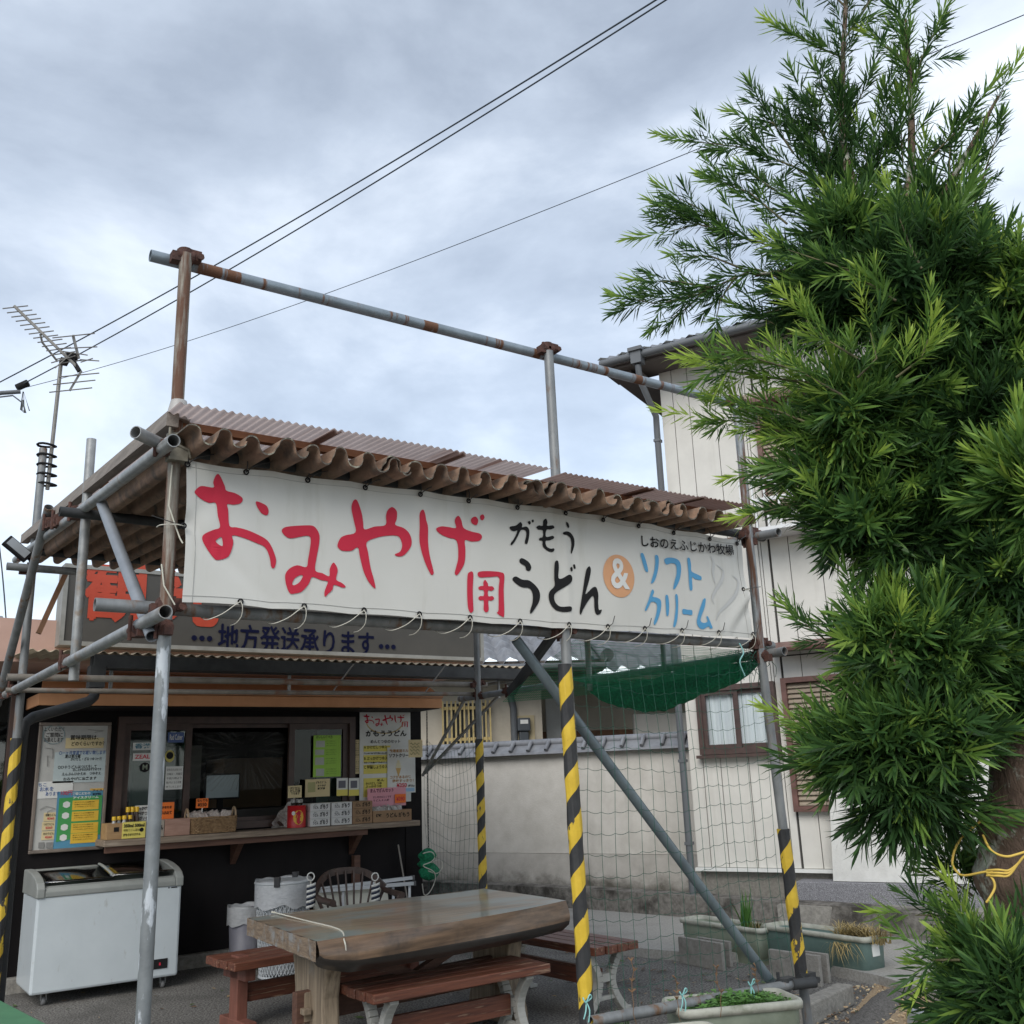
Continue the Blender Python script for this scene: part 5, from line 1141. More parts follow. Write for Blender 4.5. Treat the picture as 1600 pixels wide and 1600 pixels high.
for x in (fx0+.11,fx1-.09):
    for y in (fy0+.07,fy1-.08):
        m=MB(); m.box((x,y,.085),(.07,.07,.008)); m.box((x-.018,y+.01,.058),(.004,.03,.05)); m.box((x+.018,y+.01,.058),(.004,.03,.05)); cst=m.build('caster',GALV2,fz)
        m=MB(); m.lathe([(0,-.013),(.022,-.013),(.027,-.008),(.027,.008),(.022,.013),(0,.013)],(x,y+.012,.028),18,R=Matrix.Rotation(rad(90),3,'Y')); m.build('wheel',plain('wheel_grey',(.22,.22,.22),.5),cst)

# ================================================================ BINS, CHAIR, FOLDING TABLE, STICK
BAG=mat('bin_liner',(.74,.76,.78),(.58,.60,.62),20,.3,bump=.3,bscale=26,stretch=(1,1,2),trans=.25)
GB_=mat('grey_bin',(.25,.25,.29),(.20,.20,.24),6,.5)
yb=8.55; q=P(383,1412,y=yb); rz0=0
rb=(P(410,1412,y=yb).x-P(357,1412,y=yb).x)/2*.93; c=Vector((q.x,yb,0)); H_=P(383,1416,y=yb-.12).z
t=thing('grey_bin','small grey plastic bin with a clear liner folded over its rim','bin',c)
m=MB(); m.lathe([(rb*.80,.01),(rb*.97,H_-.03),(rb*.93,H_-.03),(rb*.76,.04),(0,.04)],c,32); m.build('bucket',GB_,t)
m=MB()
def lin(u,v,rr_,h0,h1,c_,fl=.05):
    a_=2*math.pi*u; w=math.sin(a_*7+v*3)*.3+math.sin(a_*11+2*v)*.15+math.sin(a_*4-v*4)*.35
    if v<.5: k=v/.5; return Vector((c_.x+(rr_*(1.06+fl*w*.5*(1-k)))*math.cos(a_),c_.y+(rr_*(1.06+fl*w*.5*(1-k)))*math.sin(a_),h1-h0*(1-k)*(1+.22*w)+.012*w))
    k=(v-.5)/.5; return Vector((c_.x+rr_*(1.04-.14*k+fl*.4*w*(1-k))*math.cos(a_),c_.y+rr_*(1.04-.14*k)*math.sin(a_),h1+.015*w*(1-k)-h0*.7*k))
m.grid(lambda u,v:lin(u,v,rb,.15,H_,c),120,16); m.build('liner',BAG,t)
# white basket bin
yb2=8.0; q=P(443,1385,y=yb2); rb2=(P(485,1385,y=yb2).x-P(404,1385,y=yb2).x)/2*.98; c=Vector((q.x,yb2,0)); H2=P(443,1375,y=yb2).z
BWH=mat('white_basket',(.55,.58,.60),(.46,.49,.51),6,.45)
t=thing('basket_bin','white lattice plastic basket bin with liner, green label and two dark clips','bin',c)
m=MB(); r0_,r1_=rb2*.80,rb2*.99
for k in range(40):
    for s_ in (-1,1):
        pts=[]
        for i in range(13):
            v=i/12; a_=2*math.pi*k/40+s_*v*1.3; rr_=r0_+(r1_-r0_)*v; pts.append((c.x+rr_*math.cos(a_),c.y+rr_*math.sin(a_),.03+v*(H2*.80)))
        m.path(pts,.004,4)
for z,rr_,w in ((.02,r0_,.012),(H2*.84,r1_,.012),(H2-.01,rb2*1.01,.014)): m.path([(c.x+rr_*math.cos(a_*.13),c.y+rr_*math.sin(a_*.13),z) for a_ in range(48)],w,6,closed=True)
m.lathe([(r1_,H2*.84),(rb2,H2)],c,40); m.lathe([(0,.012),(r0_,.012)],c,32); m.build('lattice_body',BWH,t)
m=MB(); m.grid(lambda u,v:lin(u,v,rb2*.985,.20,H2+.012,c,.03),120,16); m.lathe([(r0_*.9,.05),(r1_*.94,H2*.9)],c,36); m.build('liner',BAG,t)
m=MB()
def wl(x,z,off=.012): 
    t_=x/rb2; rr_=rb2*1.07+off; return Vector((c.x+rr_*math.sin(t_+rad(-16)),c.y-rr_*math.cos(t_+rad(-16)),z))
GRNL=plain('label_green',(.03,.36,.16),.5)
m.grid(lambda u,v:wl(-.10+u*.17,H2*.54+v*.085),10,2); lb=m.build('label',GRNL,t)
m=MB(); tmp=MB(); tmp.text('もえるごみ',.045,(-.09,0,H2*.54+.043),bold=.002,fitw=.15); m.add([wl(v.x,v.z,.0145) for v in tmp.v],tmp.f); m.build('lettering',plain('label_pale',(.55,.68,.58),.6),lb)
for px in (434.5,463):
    q=P(px,1380,y=yb2-(.16 if px<440 else -.16)); 
    ang=math.atan2(q.y-c.y,q.x-c.x); e_=c+Vector((rb2*1.02*math.cos(ang),rb2*1.02*math.sin(ang),H2+.005))
    m=MB(); m.box(e_,(.045,.045,.075),rz=ang); m.build('clip',plain('clip_black',(.03,.03,.035),.4),t,bevel=.004)
# windsor chair
CHW=mat('chair_dark_wood',(.085,.055,.045),(.045,.03,.026),12,.45,stretch=(1,1,.4))
yc=7.75; A=P(485,1372,y=yc); B=P(592,1374,y=yc); cx=(A.x+B.x)/2; wch=(B.x-A.x)/2; zt_=P(535,1361,y=yc).z; za=P(590,1385,y=yc).z
t=thing('windsor_chair','dark wooden bow-backed chair standing behind the picnic table','chair',(cx,yc,0))
sz=.43
m=MB(); m.lathe([(0,sz-.035),(.22,sz-.035),(.245,sz-.015),(.24,sz),(0,sz)],(cx,yc-.22,0),32,sy=.92); m.build('seat',CHW,t)
m=MB(); pts=[]
for i in range(21):
    u=i/20*2-1; pts.append((cx+wch*u,yc+.02-.12*u*u*abs(u),zt_-(zt_-za)*abs(u)**3.2))
for p0,p1 in zip(pts[:-1],pts[1:]): m.bar(p0,p1,.022,.05,up=(0,0,1))
m.build('back_bow',CHW,t)
for i in range(7):
    u=(i-3)/3*.78; j=int(round((u+1)*10)); m=MB(); m.path([(cx+u*.19,yc-.06,sz),(cx+u*wch*.95,yc+.0-.1*abs(u)**3,pts[j][2])],.0085,7); m.build('spindle',CHW,t)
for s_ in (-1,1):
    m=MB(); m.path([(cx+s_*wch*.97,yc-.10,za-.015),(cx+s_*wch*1.02,yc-.22,za-.03),(cx+s_*wch*.98,yc-.42,za-.04)],[.022,.024,.028],8); m.path([(cx+s_*wch*.93,yc-.40,za-.04),(cx+s_*.20,yc-.36,sz)],.014,7); m.path([(cx+s_*wch*.97,yc-.10,za-.01),(cx+s_*.2,yc-.10,sz)],.014,7); m.build('arm',CHW,t)
for sx in (-1,1):
    for sy_ in (-1,1):
        m=MB(); m.path([(cx+sx*.15,yc-.22+sy_*.14,sz-.03),(cx+sx*.23,yc-.22+sy_*.21,0)],[.018,.014],8); m.build('leg',CHW,t)
# striped tags on white rings hung from the chair arms
for px,lb in ((485.5,'left'),(586,'right')):
    q=P(px,1370,y=yc-.13)
    o=thing('striped_tag',f'striped tag on a white ring hung on the {lb} end of the chair','tag',q)
    m=MB(); m.path([q+Vector((.03*math.cos(k*.4),0,.03*math.sin(k*.4))) for k in range(16)],.005,6,closed=True); m.build('ring',PAPER,o)
    m=MB(); n=9
    for k in range(n):
        za_,zb_=q.z-.06-k*.019,q.z-.06-(k+1)*.019
        m.grid(lambda u,v:(q.x-.035+.075*u,q.y-.004-.012*math.sin(u*3.1),za_+(zb_-za_)*v+.016*u),4,1,k%2)
    m.build('cloth',[PAPER,plain('stripe_navy',(.03,.04,.07),.8)],o,solid=.003)
    m=MB(); m.path([q+Vector((0,0,-.03)),q+Vector((0,-.005,-.065))],.004,5); m.build('cord',CORD,o)
# folding table leaning on the shop wall
yf=8.35
a=P(503,1395,y=yf); b=P(632,1376,y=yf)
t=thing('folding_table','folded cream table with aluminium edges leaning against the shop wall behind the chair','folding table',((a.x+b.x)/2,yf,0))
zc=P(500,1392,y=yf).z
m=MB(); xL=P(500,1400,y=yf).x; xR=P(615,1390,y=yf).x
m.hexa([(xL,yf,.05),(xR,yf,.05),(xR,yf+.03,.05),(xL,yf+.03,.05),(xL,yf+.14,zc-.02),(xR,yf+.14,zc+.0),(xR,yf+.17,zc+.0),(xL,yf+.17,zc-.02)]); m.build('tabletop',plain('table_cream',(.56,.55,.47),.5),t)
ALP=plain('aluminium_tube',(.56,.58,.60),.35,.3)
m=MB(); m.bar(P(500,1392,y=yf+.1),P(648,1380,y=yf+.05),.03,.03); m.bar(P(500,1389,y=yf+.16),P(646,1371,y=yf+.12),.03,.03); m.bar(P(536,1392,y=yf+.11),P(536,1430,y=yf+.05),.022,.02); m.bar(P(614,1383,y=yf+.10),P(615,1425,y=yf+.05),.022,.02); m.bar(P(640,1380,y=yf+.08),P(640,1430,y=yf+.05),.022,.02); m.build('leg_frame',ALP,t)
m=MB(); 
for p in (P(647,1380,y=yf+.05),P(645,1371,y=yf+.12)): m.box(p,(.02,.04,.04))
m.build('end_cap',plain('cap_dark',(.10,.10,.10),.5),t)
a=P(622,1320,y=8.93); b=P(633,1385,y=8.75)
m=MB(); m.path([a,b+(b-a)*1.2],.008,8); tag(m.build('broom_stick',plain('stick_pale',(.34,.31,.27),.6)),'thin pale stick leaning on the dark shop wall beside the window counter','stick')
# chain and netting bundle at the shop corner
m=MB(); z=2.12
i=0
while z>.3:
    R=Matrix.Rotation(rad(90)*(i%2)+.3,3,'Z')
    m.path([Vector((5.075,8.92,z))+R@Vector((.008*math.cos(k*.785),0,.019*math.sin(k*.785))) for k in range(8)],.0032,4,closed=True); z-=.028; i+=1
tag(m.build('hanging_chain',plain('chain_dark',(.06,.06,.06),.5,.5)),'thin dark chain hanging down the right corner of the shop','chain')
GNET=mat('green_net',(.014,.30,.13),(.006,.11,.055),60,.8,bump=.8,bscale=160)
o=thing('net_bundle','rolled green netting tied with white cord at the right corner of the shop','net bundle',P(668,1350,y=8.7))
m=MB()
for (px,py,rx,rz_,ph) in ((668,1337,.085,.065,0),(665,1350,.075,.04,2),(670,1362,.10,.075,4)):
    q=P(px,py,y=8.7)
    m.grid(lambda u,v:(q.x+rx*(1+.13*math.sin(u*31+ph)+.06*math.sin(v*19+u*12))*math.cos(2*math.pi*u)*math.sin(math.pi*v),8.7+.07*math.sin(2*math.pi*u)*math.sin(math.pi*v),q.z+rz_*math.cos(math.pi*v)*(1+.08*math.sin(u*25+ph))),48,20)
m.build('net_roll',GNET,o)
m=MB(); q=P(668,1345,y=8.6)
m.path(sm3([q+Vector((-.05,0,.07)),q+Vector((.03,-.02,.08)),q+Vector((.075,-.01,.03)),q+Vector((.02,-.03,-.01)),q+Vector((-.06,-.02,-.04)),q+Vector((.05,-.03,-.10)),q+Vector((.08,0,-.18)),q+Vector((.02,0,-.28)),q+Vector((-.04,0,-.30)),q+Vector((-.06,0,-.2))]),.005,5)
m.path(sm3([q+Vector((.04,-.01,-.02)),q+Vector((.13,-.01,.0)),q+Vector((.16,-.01,-.06)),q+Vector((.1,-.01,-.12)),q+Vector((.0,-.01,-.09))]),.005,5); m.build('cord',CORD,o)
# paper tag hung under the awning stay
o,a,b,yy=paper('hanging_tag','cream square tag with scribbles hung from the awning stay at the shop corner','tag',638,1156,660,1183,8.62,PAPERC)
m=MB(); 
for k in range(4): m.path([(a.x+.02+.10*j/8,yy,a.z-.04-.03*k+.012*math.sin(j*1.9+k)) for j in range(9)],.003,4)
m.build('scribble',plain('ink_olive',(.22,.22,.10),.7),o)
# ================================================================ PICNIC TABLE
TOPW=mat('table_top_sky_sheen',(.47,.36,.25),(.24,.19,.14),11,.30,coat=.35,stretch=(.16,2.4,1),c3=(.33,.375,.355),scale3=1.5,lo3=.46,hi3=.56,stretch3=(.6,1.7,1),bump=.15,bscale=9)  # blue-grey patches: the sky's bluish reflection put into the wood colour
ENDG=mat('end_grain',(.30,.225,.155),(.17,.125,.09),14,.85,stretch=(1,1,5),c3=(.30,.30,.29),scale3=12,lo3=.5,hi3=.65,bump=.7,bscale=40)
EDGE=mat('covered_edge',(.27,.175,.11),(.12,.08,.055),12,.38,coat=.25,stretch=(.2,1,3),c3=(.05,.045,.04),scale3=3,lo3=.5,hi3=.7)
LEGW=mat('hewn_leg',(.34,.27,.19),(.17,.13,.09),14,.8,stretch=(3,3,.18),c3=(.30,.28,.25),scale3=5,lo3=.58,hi3=.75,bump=.5,bscale=30)
TZ=.72
fl,bl,br,fr=P(495,1471,z=TZ),P(388,1434,z=TZ),P(757,1388,z=TZ),P(884,1407,z=TZ)
TT=thing('picnic_table','heavy slab-topped timber picnic table with a glossy weathered top','table',((fl+br)/2*1).to_tuple()[:2]+(0,))
def tb(u,v):  # u along the length, v front to back
    a=fl.lerp(fr,u); b=bl.lerp(br,u); q=a.lerp(b,v)
    bulge=(.085*math.sin(math.pi*min(1,max(0,(u-.10)/.88)))**.8 if u>.10 else 0)*(1-v)**2
    return q+Vector((0,-bulge,0))
TH=.095
m=MB(); m.grid(lambda u,v:tb(u,v)+Vector((0,0,.004*math.sin(u*9)*math.sin(v*5))),48,16); m.build('tabletop',TOPW,TT)
m=MB(); 
def ef(u,v):
    q=tb(u,0); o_=.016*math.sin(math.pi*v)+ (.02*math.sin(u*7+v*2)*math.sin(math.pi*v)) 
    return q+Vector((0,-o_+.05*max(0,v-.75)/.25,-v*(TH+.085*min(1,u/.12)**.5)))
m.grid(ef,60,8)
for i in range(len(m.f)):
    if i//60>=5: m.m[i]=1
m.build('front_edge',[EDGE,mat('edge_dark',(.05,.042,.036),(.025,.022,.02),5,.4,coat=.2,stretch=(.5,1,2))],TT)
m=MB()
m.grid(lambda u,v:tb(0,u)+Vector((-.004-.004*math.sin(u*40),0,-v*TH)),30,4); m.grid(lambda u,v:tb(1,u)+Vector((.003,0,-v*TH*.7)),30,4); m.grid(lambda u,v:tb(1,u)+Vector((-.002,.05*v*(1-u),-v*(TH+.085*(1-u*.5)))),30,4); m.grid(lambda u,v:tb(u,1)+Vector((0,0,-v*TH)),30,2)
m.grid(lambda u,v:tb(u,v)+Vector((0,.03*(1-v),-TH-.002)),20,6); m.build('end_face',ENDG,TT)
m=MB(); q=tb(0,0); m.box(q+Vector((.03,.05,-.045)),(.065,.11,.10)); 
# hewn trestle legs
def leg(u0):
    a=tb(u0,.30); b=tb(u0,.78); d=(b-a); d.z=0; w=d.length; d.normalize(); n_=Vector((d.y,-d.x,0))
    c=(a+b)/2; m=MB(); pts=[]
    prof=[(0,.30),(.10,.29),(.22,.24),(.36,.225),(.47,.25),(.56,.29),(.62,.30)]
    poly=[Vector((c.x,c.y,0))+d*(-w_)+Vector((0,0,z)) for z,w_ in prof]+[Vector((c.x,c.y,0))+d*w_*.94+Vector((0,0,z)) for z,w_ in prof[::-1]]
    m.prism([p-n_*.05 for p in poly],n_*.10); m.build('leg',LEGW,TT,bevel=.015)
leg(.14); leg(.87)
a=tb(.06,.52); b=tb(.95,.52)
m=MB(); m.bar((a.x,a.y,.30),(b.x,b.y,.30),.05,.16); m.build('stretcher',WDR,TT,bevel=.005)
m=MB(); q=tb(.105,.52); m.box((q.x-.005,q.y,.30),(.09,.055,.15)); m.box((q.x-.03,q.y-.045,.285),(.045,.07,.03)); m.build('wedge',LEGW,TT,bevel=.004)
m=MB(); a=tb(.16,.5); b=tb(.5,.5); c=tb(.84,.5); m.bar((a.x,a.y,.58),(b.x,b.y,.36),.05,.05); m.bar((c.x,c.y,.58),(b.x,b.y,.36),.05,.05); m.build('strut',WDR,TT)
m=MB(); pts=[]
A=P(430,1426,z=TZ+.005); B=P(530,1452,z=TZ+.006)
pts=[A,A.lerp(B,.5),B]; q=P(541,1470,y=tb(.12,0).y-.03); pts+=[Vector((q.x-.004,tb(.12,0).y-.012,TZ-.01)),Vector((q.x,tb(.12,0).y-.026,TZ-.06)),Vector((q.x-.02,tb(.12,0).y-.02,TZ-.105)),Vector((q.x-.09,tb(.1,0).y+.05,TZ-.115))]
m.path(sm3(pts),.0042,6); m.path([A,A+Vector((-.02,.012,.004))],.006,6)
tag(m.build('tie_string',plain('cord_bright',(.72,.70,.60),.7)),'thin white string pulled across the left end of the picnic table top','string')

# ================================================================ BENCHES
SL=mat('bench_slat',(.20,.070,.038),(.085,.030,.02),16,.5,stretch=(.18,4,4),c3=(.32,.20,.13),scale3=16,lo3=.58,hi3=.66,stretch3=(.22,4,4),bump=.25)
CAST=mat('cast_leg',(.42,.42,.39),(.34,.34,.31),12,.6,bump=.1)
def bench(label,L,D,H,loc,rz,castleg=True,group='slatted benches round the picnic table'):
    o=thing('slatted_bench',label,'bench',(0,0,0),group)
    n=4; w=D/n
    for i in range(n):
        m=MB(); m.box((0,-D/2+w*(i+.5),H-.025),(L+.01*((i*7)%3-1),w-.008,.05)); m.build('slat',SL,o,bevel=.006)
    for sx in (-1,1):
        x=sx*(L/2-.14)
        if castleg:
            m=MB()
            for sy_ in (-1,1):
                pts=[]
                for k in range(13):
                    t_=k/12; z=.01+t_*(H-.06); y=sy_*(.055+ (D*.40-.055)*(abs(2*t_-1))**1.8); pts.append(Vector((x,y,z)))
                for p0,p1 in zip(pts[:-1],pts[1:]): m.bar(p0,p1,.055,.045,up=(0,1,0))
                m.box((x,sy_*D*.42,.012),(.06,.07,.022))
            m.box((x,0,H-.062),(.055,D*.86,.022)); m.box((x,0,.09),(.03,.14,.025)); m.box((x,0,H*.5),(.05,.07,.05)); m.build('leg',CAST,o,bevel=.004)
        else:
            m=MB(); m.box((x,0,.23),(.075,.11,.40)); m.box((x,0,H-.09),(.075,D*.72,.075)); m.box((x,0,.03),(.08,D*.85,.06)); m.build('leg',mat('bench_leg_red',(.22,.085,.06),(.15,.06,.042),8,.6,stretch=(3,3,.6)),o,bevel=.006)
    m=MB(); m.box((0,.0,H*.48),(L-.34,.03,.11)); m.build('stretcher',SL,o)
    o.location=loc; o.rotation_euler=(0,0,rz); return o
BH=.42
A=P(583,1555,z=BH); B=P(862,1505,z=BH); d=(B-A); L=d.length; rz=math.atan2(d.y,d.x); n_=Vector((-d.y,d.x,0)).normalized(); c=(A+B)/2+n_*.20
bench('red-brown slatted bench with curved pale legs along the near side of the picnic table',L,.40,BH,(c.x,c.y,0),rz)
A=P(366,1506,z=BH); d=Vector((.995,.1,0)); c=A+d*.80+Vector((-.1,.995,0))*.22
bench('red-brown slatted bench with boxy red timber legs behind the picnic table',1.6,.44,BH,(c.x,c.y,0),math.atan2(d.y,d.x),False)
A=P(929,1482,z=BH); B=P(999,1469,z=BH); w_=(B-A).length; cdir=(B-A).normalized(); n_=Vector((-cdir.y,cdir.x,0)); 
c=(A+B)/2+n_*.62
bench('red-brown slatted bench with curved pale legs at the right end of the picnic table',1.24,w_,BH,(c.x,c.y,0),math.atan2(n_.y,n_.x))
# green painted table corner nearest the camera
GT=mat('green_paint',(.10,.27,.14),(.08,.22,.115),6,.5)
z_=.60; a=P(0,1562,z=z_); b=P(72,1599,z=z_); d=(b-a).normalized(); n_=Vector((d.y,-d.x,0))
if n_.y>0: n_=-n_
o=thing('green_table','green painted table top, one corner showing at the bottom left of the photo','table',(a.x,a.y,0))
a0=a-d*.5; b0=b+d*.5
m=MB(); m.prism([a0,b0,b0+n_*.6,a0+n_*.6],(0,0,-.03)); m.build('tabletop',GT,o,bevel=.006)
for p in (a0,b0,b0+n_*.6,a0+n_*.6):
    q=p+( (a0+b0)/2+n_*.3-p)*.12; m=MB(); m.box((q.x,q.y,(z_-.03)/2),(.045,.045,z_-.03)); m.build('leg',GALV,o)

# ================================================================ PLANTERS, BLOCKS, GROUND THINGS
PLG=mat('planter_sage',(.27,.31,.24),(.20,.235,.18),7,.6,c3=(.13,.15,.10),scale3=4,lo3=.5,hi3=.75)
PLT=mat('planter_green',(.13,.20,.18),(.095,.15,.135),6,.5,c3=(.20,.24,.20),scale3=5,lo3=.58,hi3=.8)
PLR_=mat('planter_rim',(.50,.50,.43),(.36,.37,.31),14,.6,c3=(.22,.24,.17),scale3=9,lo3=.52,hi3=.7)
SOIL=mat('soil',(.07,.05,.035),(.035,.025,.018),40,.95,bump=.8)
def planter(label,L,W_,H,loc,rz,body,rim=PLR_,grp='long plastic planters',soil=.09):
    o=thing('planter',label,'planter',(0,0,0),grp); 
    def ring(l,w,z,r_=.05,k=5):
        pts=[]
        for cx_,cy_,a0_ in ((l/2-r_,w/2-r_,0),(-l/2+r_,w/2-r_,90),(-l/2+r_,-w/2+r_,180),(l/2-r_,-w/2+r_,270)):
            for i in range(k+1): t_=rad(a0_+90*i/k); pts.append(Vector((cx_+r_*math.cos(t_),cy_+r_*math.sin(t_),z)))
        return pts
    rings=[ring(L*.915,W_*.86,0),ring(L*.92,W_*.87,.055),ring(L*.935,W_*.885,.06),ring(L*.955,W_*.92,H-.035),ring(L*.955,W_*.92,H-.03),ring(L*.93,W_*.87,H-.03),ring(L*.9,W_*.82,H-.12)]
    m=MB(); n=len(rings[0])
    for r_ in rings: m.v+=r_
    for i in range(len(rings)-1):
        for j in range(n): m.f.append([i*n+j,i*n+(j+1)%n,(i+1)*n+(j+1)%n,(i+1)*n+j]); m.m.append(0); m.s.append(True)
    m.build('tub',body,o)
    m=MB(); rr_=[ring(L*.955,W_*.92,H-.034),ring(L,W_,H-.036),ring(L*1.004,W_*1.01,H-.012),ring(L*.99,W_*.97,H),ring(L*.95,W_*.88,H),ring(L*.935,W_*.86,H-.03)]
    for r_ in rr_: m.v+=r_
    for i in range(len(rr_)-1):
        for j in range(n): m.f.append([i*n+j,i*n+(j+1)%n,(i+1)*n+(j+1)%n,(i+1)*n+j]); m.m.append(0); m.s.append(True)
    m.build('rim',rim,o)
    m=MB(); m.v+=ring(L*.915,W_*.84,H-soil); m.f.append(list(range(n))); m.m.append(0); m.s.append(False); m.build('soil',SOIL,o)
    o.location=loc; o.rotation_euler=(0,0,rz); return o
ph=.27
def place2(p0,p1,W_,side):
    d=(p1-p0); L=d.length; d.normalize(); n_=Vector((-d.y,d.x,0))*side; c=(p0+p1)/2+n_*W_/2; return L,(c.x,c.y,0),math.atan2(d.y,d.x)
A=P(1058,1434,z=ph); B=P(1186,1452,z=ph); L,lc,rz=place2(A,B,.26,1); planter('moss-stained sage planter by the lane with one tuft of long leaves',L,.26,ph,lc,rz,PLG); PA=(Vector(lc),rz,L)
A=P(1187,1444,z=.29); B=P(1352,1466,z=.29); L,lc,rz=place2(A,B,.27,1); planter('dark green planter with dry straw-coloured plants and a white sticker',L,.27,.29,lc,rz,PLT); PB=(Vector(lc),rz,L)
# front planters standing on crates of block by the low rail
zf=.46
A=P(1066,1580,z=zf); B=P(1260,1562,z=zf); C_=P(1218,1541,z=zf)
L=(B-A).length; d=(B-A).normalized(); n_=Vector((-d.y,d.x,0)); W3=(C_-A).dot(n_); c=(A+B)/2+n_*W3/2; print('W3',W3,L)
planter('sage planter full of clover-like green leaves between the two front striped posts',L,W3,.22,(c.x,c.y,zf-.22),math.atan2(d.y,d.x),PLG,soil=.035); PC=(Vector((c.x,c.y,zf)),d,n_,L,W3)
A=P(985,1588,z=zf); 
c2=P(1030,1612,z=zf)
planter('sage planter whose far rim just shows at the bottom edge, left of the clover planter',.62,.27,.22,(c2.x-.06,c2.y+.0,zf-.22),math.atan2(d.y,d.x),PLG)
BLKM=mat('concrete_block',(.31,.30,.275),(.23,.22,.20),30,.95,c3=(.14,.13,.115),scale3=6,lo3=.55,hi3=.8,bump=.7,bscale=90)
def block(label,p0,p1,h,th,z0=0,grp='concrete blocks propping the planters',lean=0):
    d=(p1-p0); L=d.length; d.normalize(); n_=Vector((-d.y,d.x,0)); o_=p0.copy(); o_.z=z0
    m=MB(); m.obox(o_,d*L,n_*th,Vector((0,0,h))+n_*lean)
    return tag(m.build('concrete_block',BLKM,bevel=.004),label,'block',grp)
block('grey concrete block leaning on the sage planter by the lane',P(1062,1505,z=0),P(1130,1518,z=0),.195,.035)
block('thin concrete slab tucked behind the block leaning on the sage planter',P(1090,1503,z=0),P(1142,1512,z=0),.185,.03)
block('pale concrete block leaning on the dark green planter behind the right striped post',P(1204,1530,z=0),P(1283,1543,z=0),.20,.035)
block('thin concrete slab tucked behind the block at the dark green planter',P(1240,1528,z=0),P(1296,1537,z=0),.19,.03)
block('concrete slab standing at the right end of the dark green planter',P(1355,1528,z=0),P(1367,1530,z=0),.20,.12)
# supports under the front planters
def boxb(label,c,dm,rz,nm='concrete_block'):
    m=MB(); m.box(c,dm,rz=rz); return tag(m.build(nm,BLKM,bevel=.005),label,'block')
ang=math.atan2(PC[1].y,PC[1].x)
q=PC[0]-PC[1]*.28; boxb('concrete block under the left end of the clover planter',(q.x,q.y,.12),(.19,.24,.239),ang); q=PC[0]+PC[1]*.28; boxb('concrete block under the right end of the clover planter',(q.x,q.y,.12),(.19,.24,.239),ang)
boxb('concrete block under the planter cut off by the bottom edge',(c2.x-.06,c2.y,.12),(.39,.24,.239),ang)
a=P(1272,1575,z=.10); b=P(1333,1538,z=.12); d=(b-a); d.z=0; n_=Vector((d.y,-d.x,0)).normalized()
m=MB(); m.hexa([Vector((a.x,a.y,0))-d*.15,Vector((b.x,b.y,0)),Vector((b.x,b.y,0))-n_*.13,Vector((a.x,a.y,0))-n_*.13-d*.15,Vector((a.x,a.y,.13))-d*.15,Vector((b.x,b.y,.12)),Vector((b.x,b.y,.12))-n_*.11,Vector((a.x,a.y,.13))-n_*.11-d*.15]); tag(m.build('kerbstone',OLDC2,bevel=.01),'weathered concrete kerbstone beside the foot of the right striped post','kerbstone')
PVC=mat('grey_pvc',(.36,.39,.42),(.29,.32,.35),6,.4)
a=P(1432,1584,z=.07); b=P(1500,1600,z=.06)
m=MB(); m.path([a+Vector((.02,.05,-.07)),a+Vector((.015,.035,-.02)),a+Vector((.005,.01,.0)),a+(b-a)*.15,b+(b-a)*2.5],.03,14); m.path([a+(b-a)*.10,a+(b-a)*.35],.0345,14); tag(m.build('pvc_pipe',PVC),'grey PVC pipe with an elbow lying on the bark bed under the tree','pipe')
# sticker on the planter end, dry plants, leaf tuft, clover, grass
bc_,brz,bL=PB; de=Vector((math.cos(brz),math.sin(brz),0)); dn=Vector((-math.sin(brz),math.cos(brz),0))
q=bc_+de*(bL*.475)+Vector((0,0,.19)); m=MB(); m.obox(q-dn*.045+Vector((0,0,-.035)),dn*.08,de*.004,Vector((0,0,.085))); sk=m.build('sticker',PAPER); tag(sk,'small white sticker on the end of the dark green planter','sticker')
def strands(mb,c,n,h,spread,w,droop=.3,mi=0,dirv=None):
    for i in range(n):
        a_=random.uniform(0,6.283); l=h*random.uniform(.5,1); d_=Vector((math.cos(a_),math.sin(a_),0)); 
        if dirv is not None: d_=(d_*.7+dirv).normalized()
        s_=spread*random.uniform(.2,1); o_=c+Vector((random.uniform(-1,1)*w[1],random.uniform(-1,1)*w[1],0)); sd=d_.cross(Vector((0,0,1))).normalized()*w[0]
        b0=len(mb.v)
        for k in range(5):
            t_=k/4; p=o_+d_*s_*t_**1.4+Vector((0,0,l*(t_-droop*t_*t_*1.2))); ww=(1-t_)**.6
            mb.v+= [p-sd*ww,p+sd*ww]
        for k in range(4): mb.f.append([b0+2*k,b0+2*k+1,b0+2*k+3,b0+2*k+2]); mb.m.append(mi); mb.s.append(True)
LFB=plain('blade_green',(.075,.19,.035),.5); LFD=plain('straw',(.42,.32,.13),.8); LFD2=plain('straw_dark',(.22,.17,.07),.8)
m=MB(); pc,prz,pL=PA; d1=Vector((math.cos(prz),math.sin(prz),0)); q=pc+d1*pL*.22+Vector((0,0,.2))
strands(m,q,30,.42,.12,(.010,.035),.12); strands(m,q+d1*.05,16,.25,.14,(.005,.05),.3)
tag(m.build('leaf_tuft',[LFB,LFD2]),'tuft of long upright green leaves growing in the sage planter by the lane','plant')
m=MB(); strands(m,q+d1*.12,40,.22,.12,(.004,.06),.35,1); tag(m.build('dry_plant',[LFB,LFD2]),'wispy brown dried weeds beside the leaf tuft in the sage planter','plant')
m=MB(); strands(m,q-d1*.25,18,.12,.08,(.003,.12),.4,1); tag(m.build('dry_plant',[LFB,LFD2]),'sparse low dried weeds at the far end of the sage planter','plant')
m=MB(); q=bc_+de*bL*.30+Vector((0,0,.24))
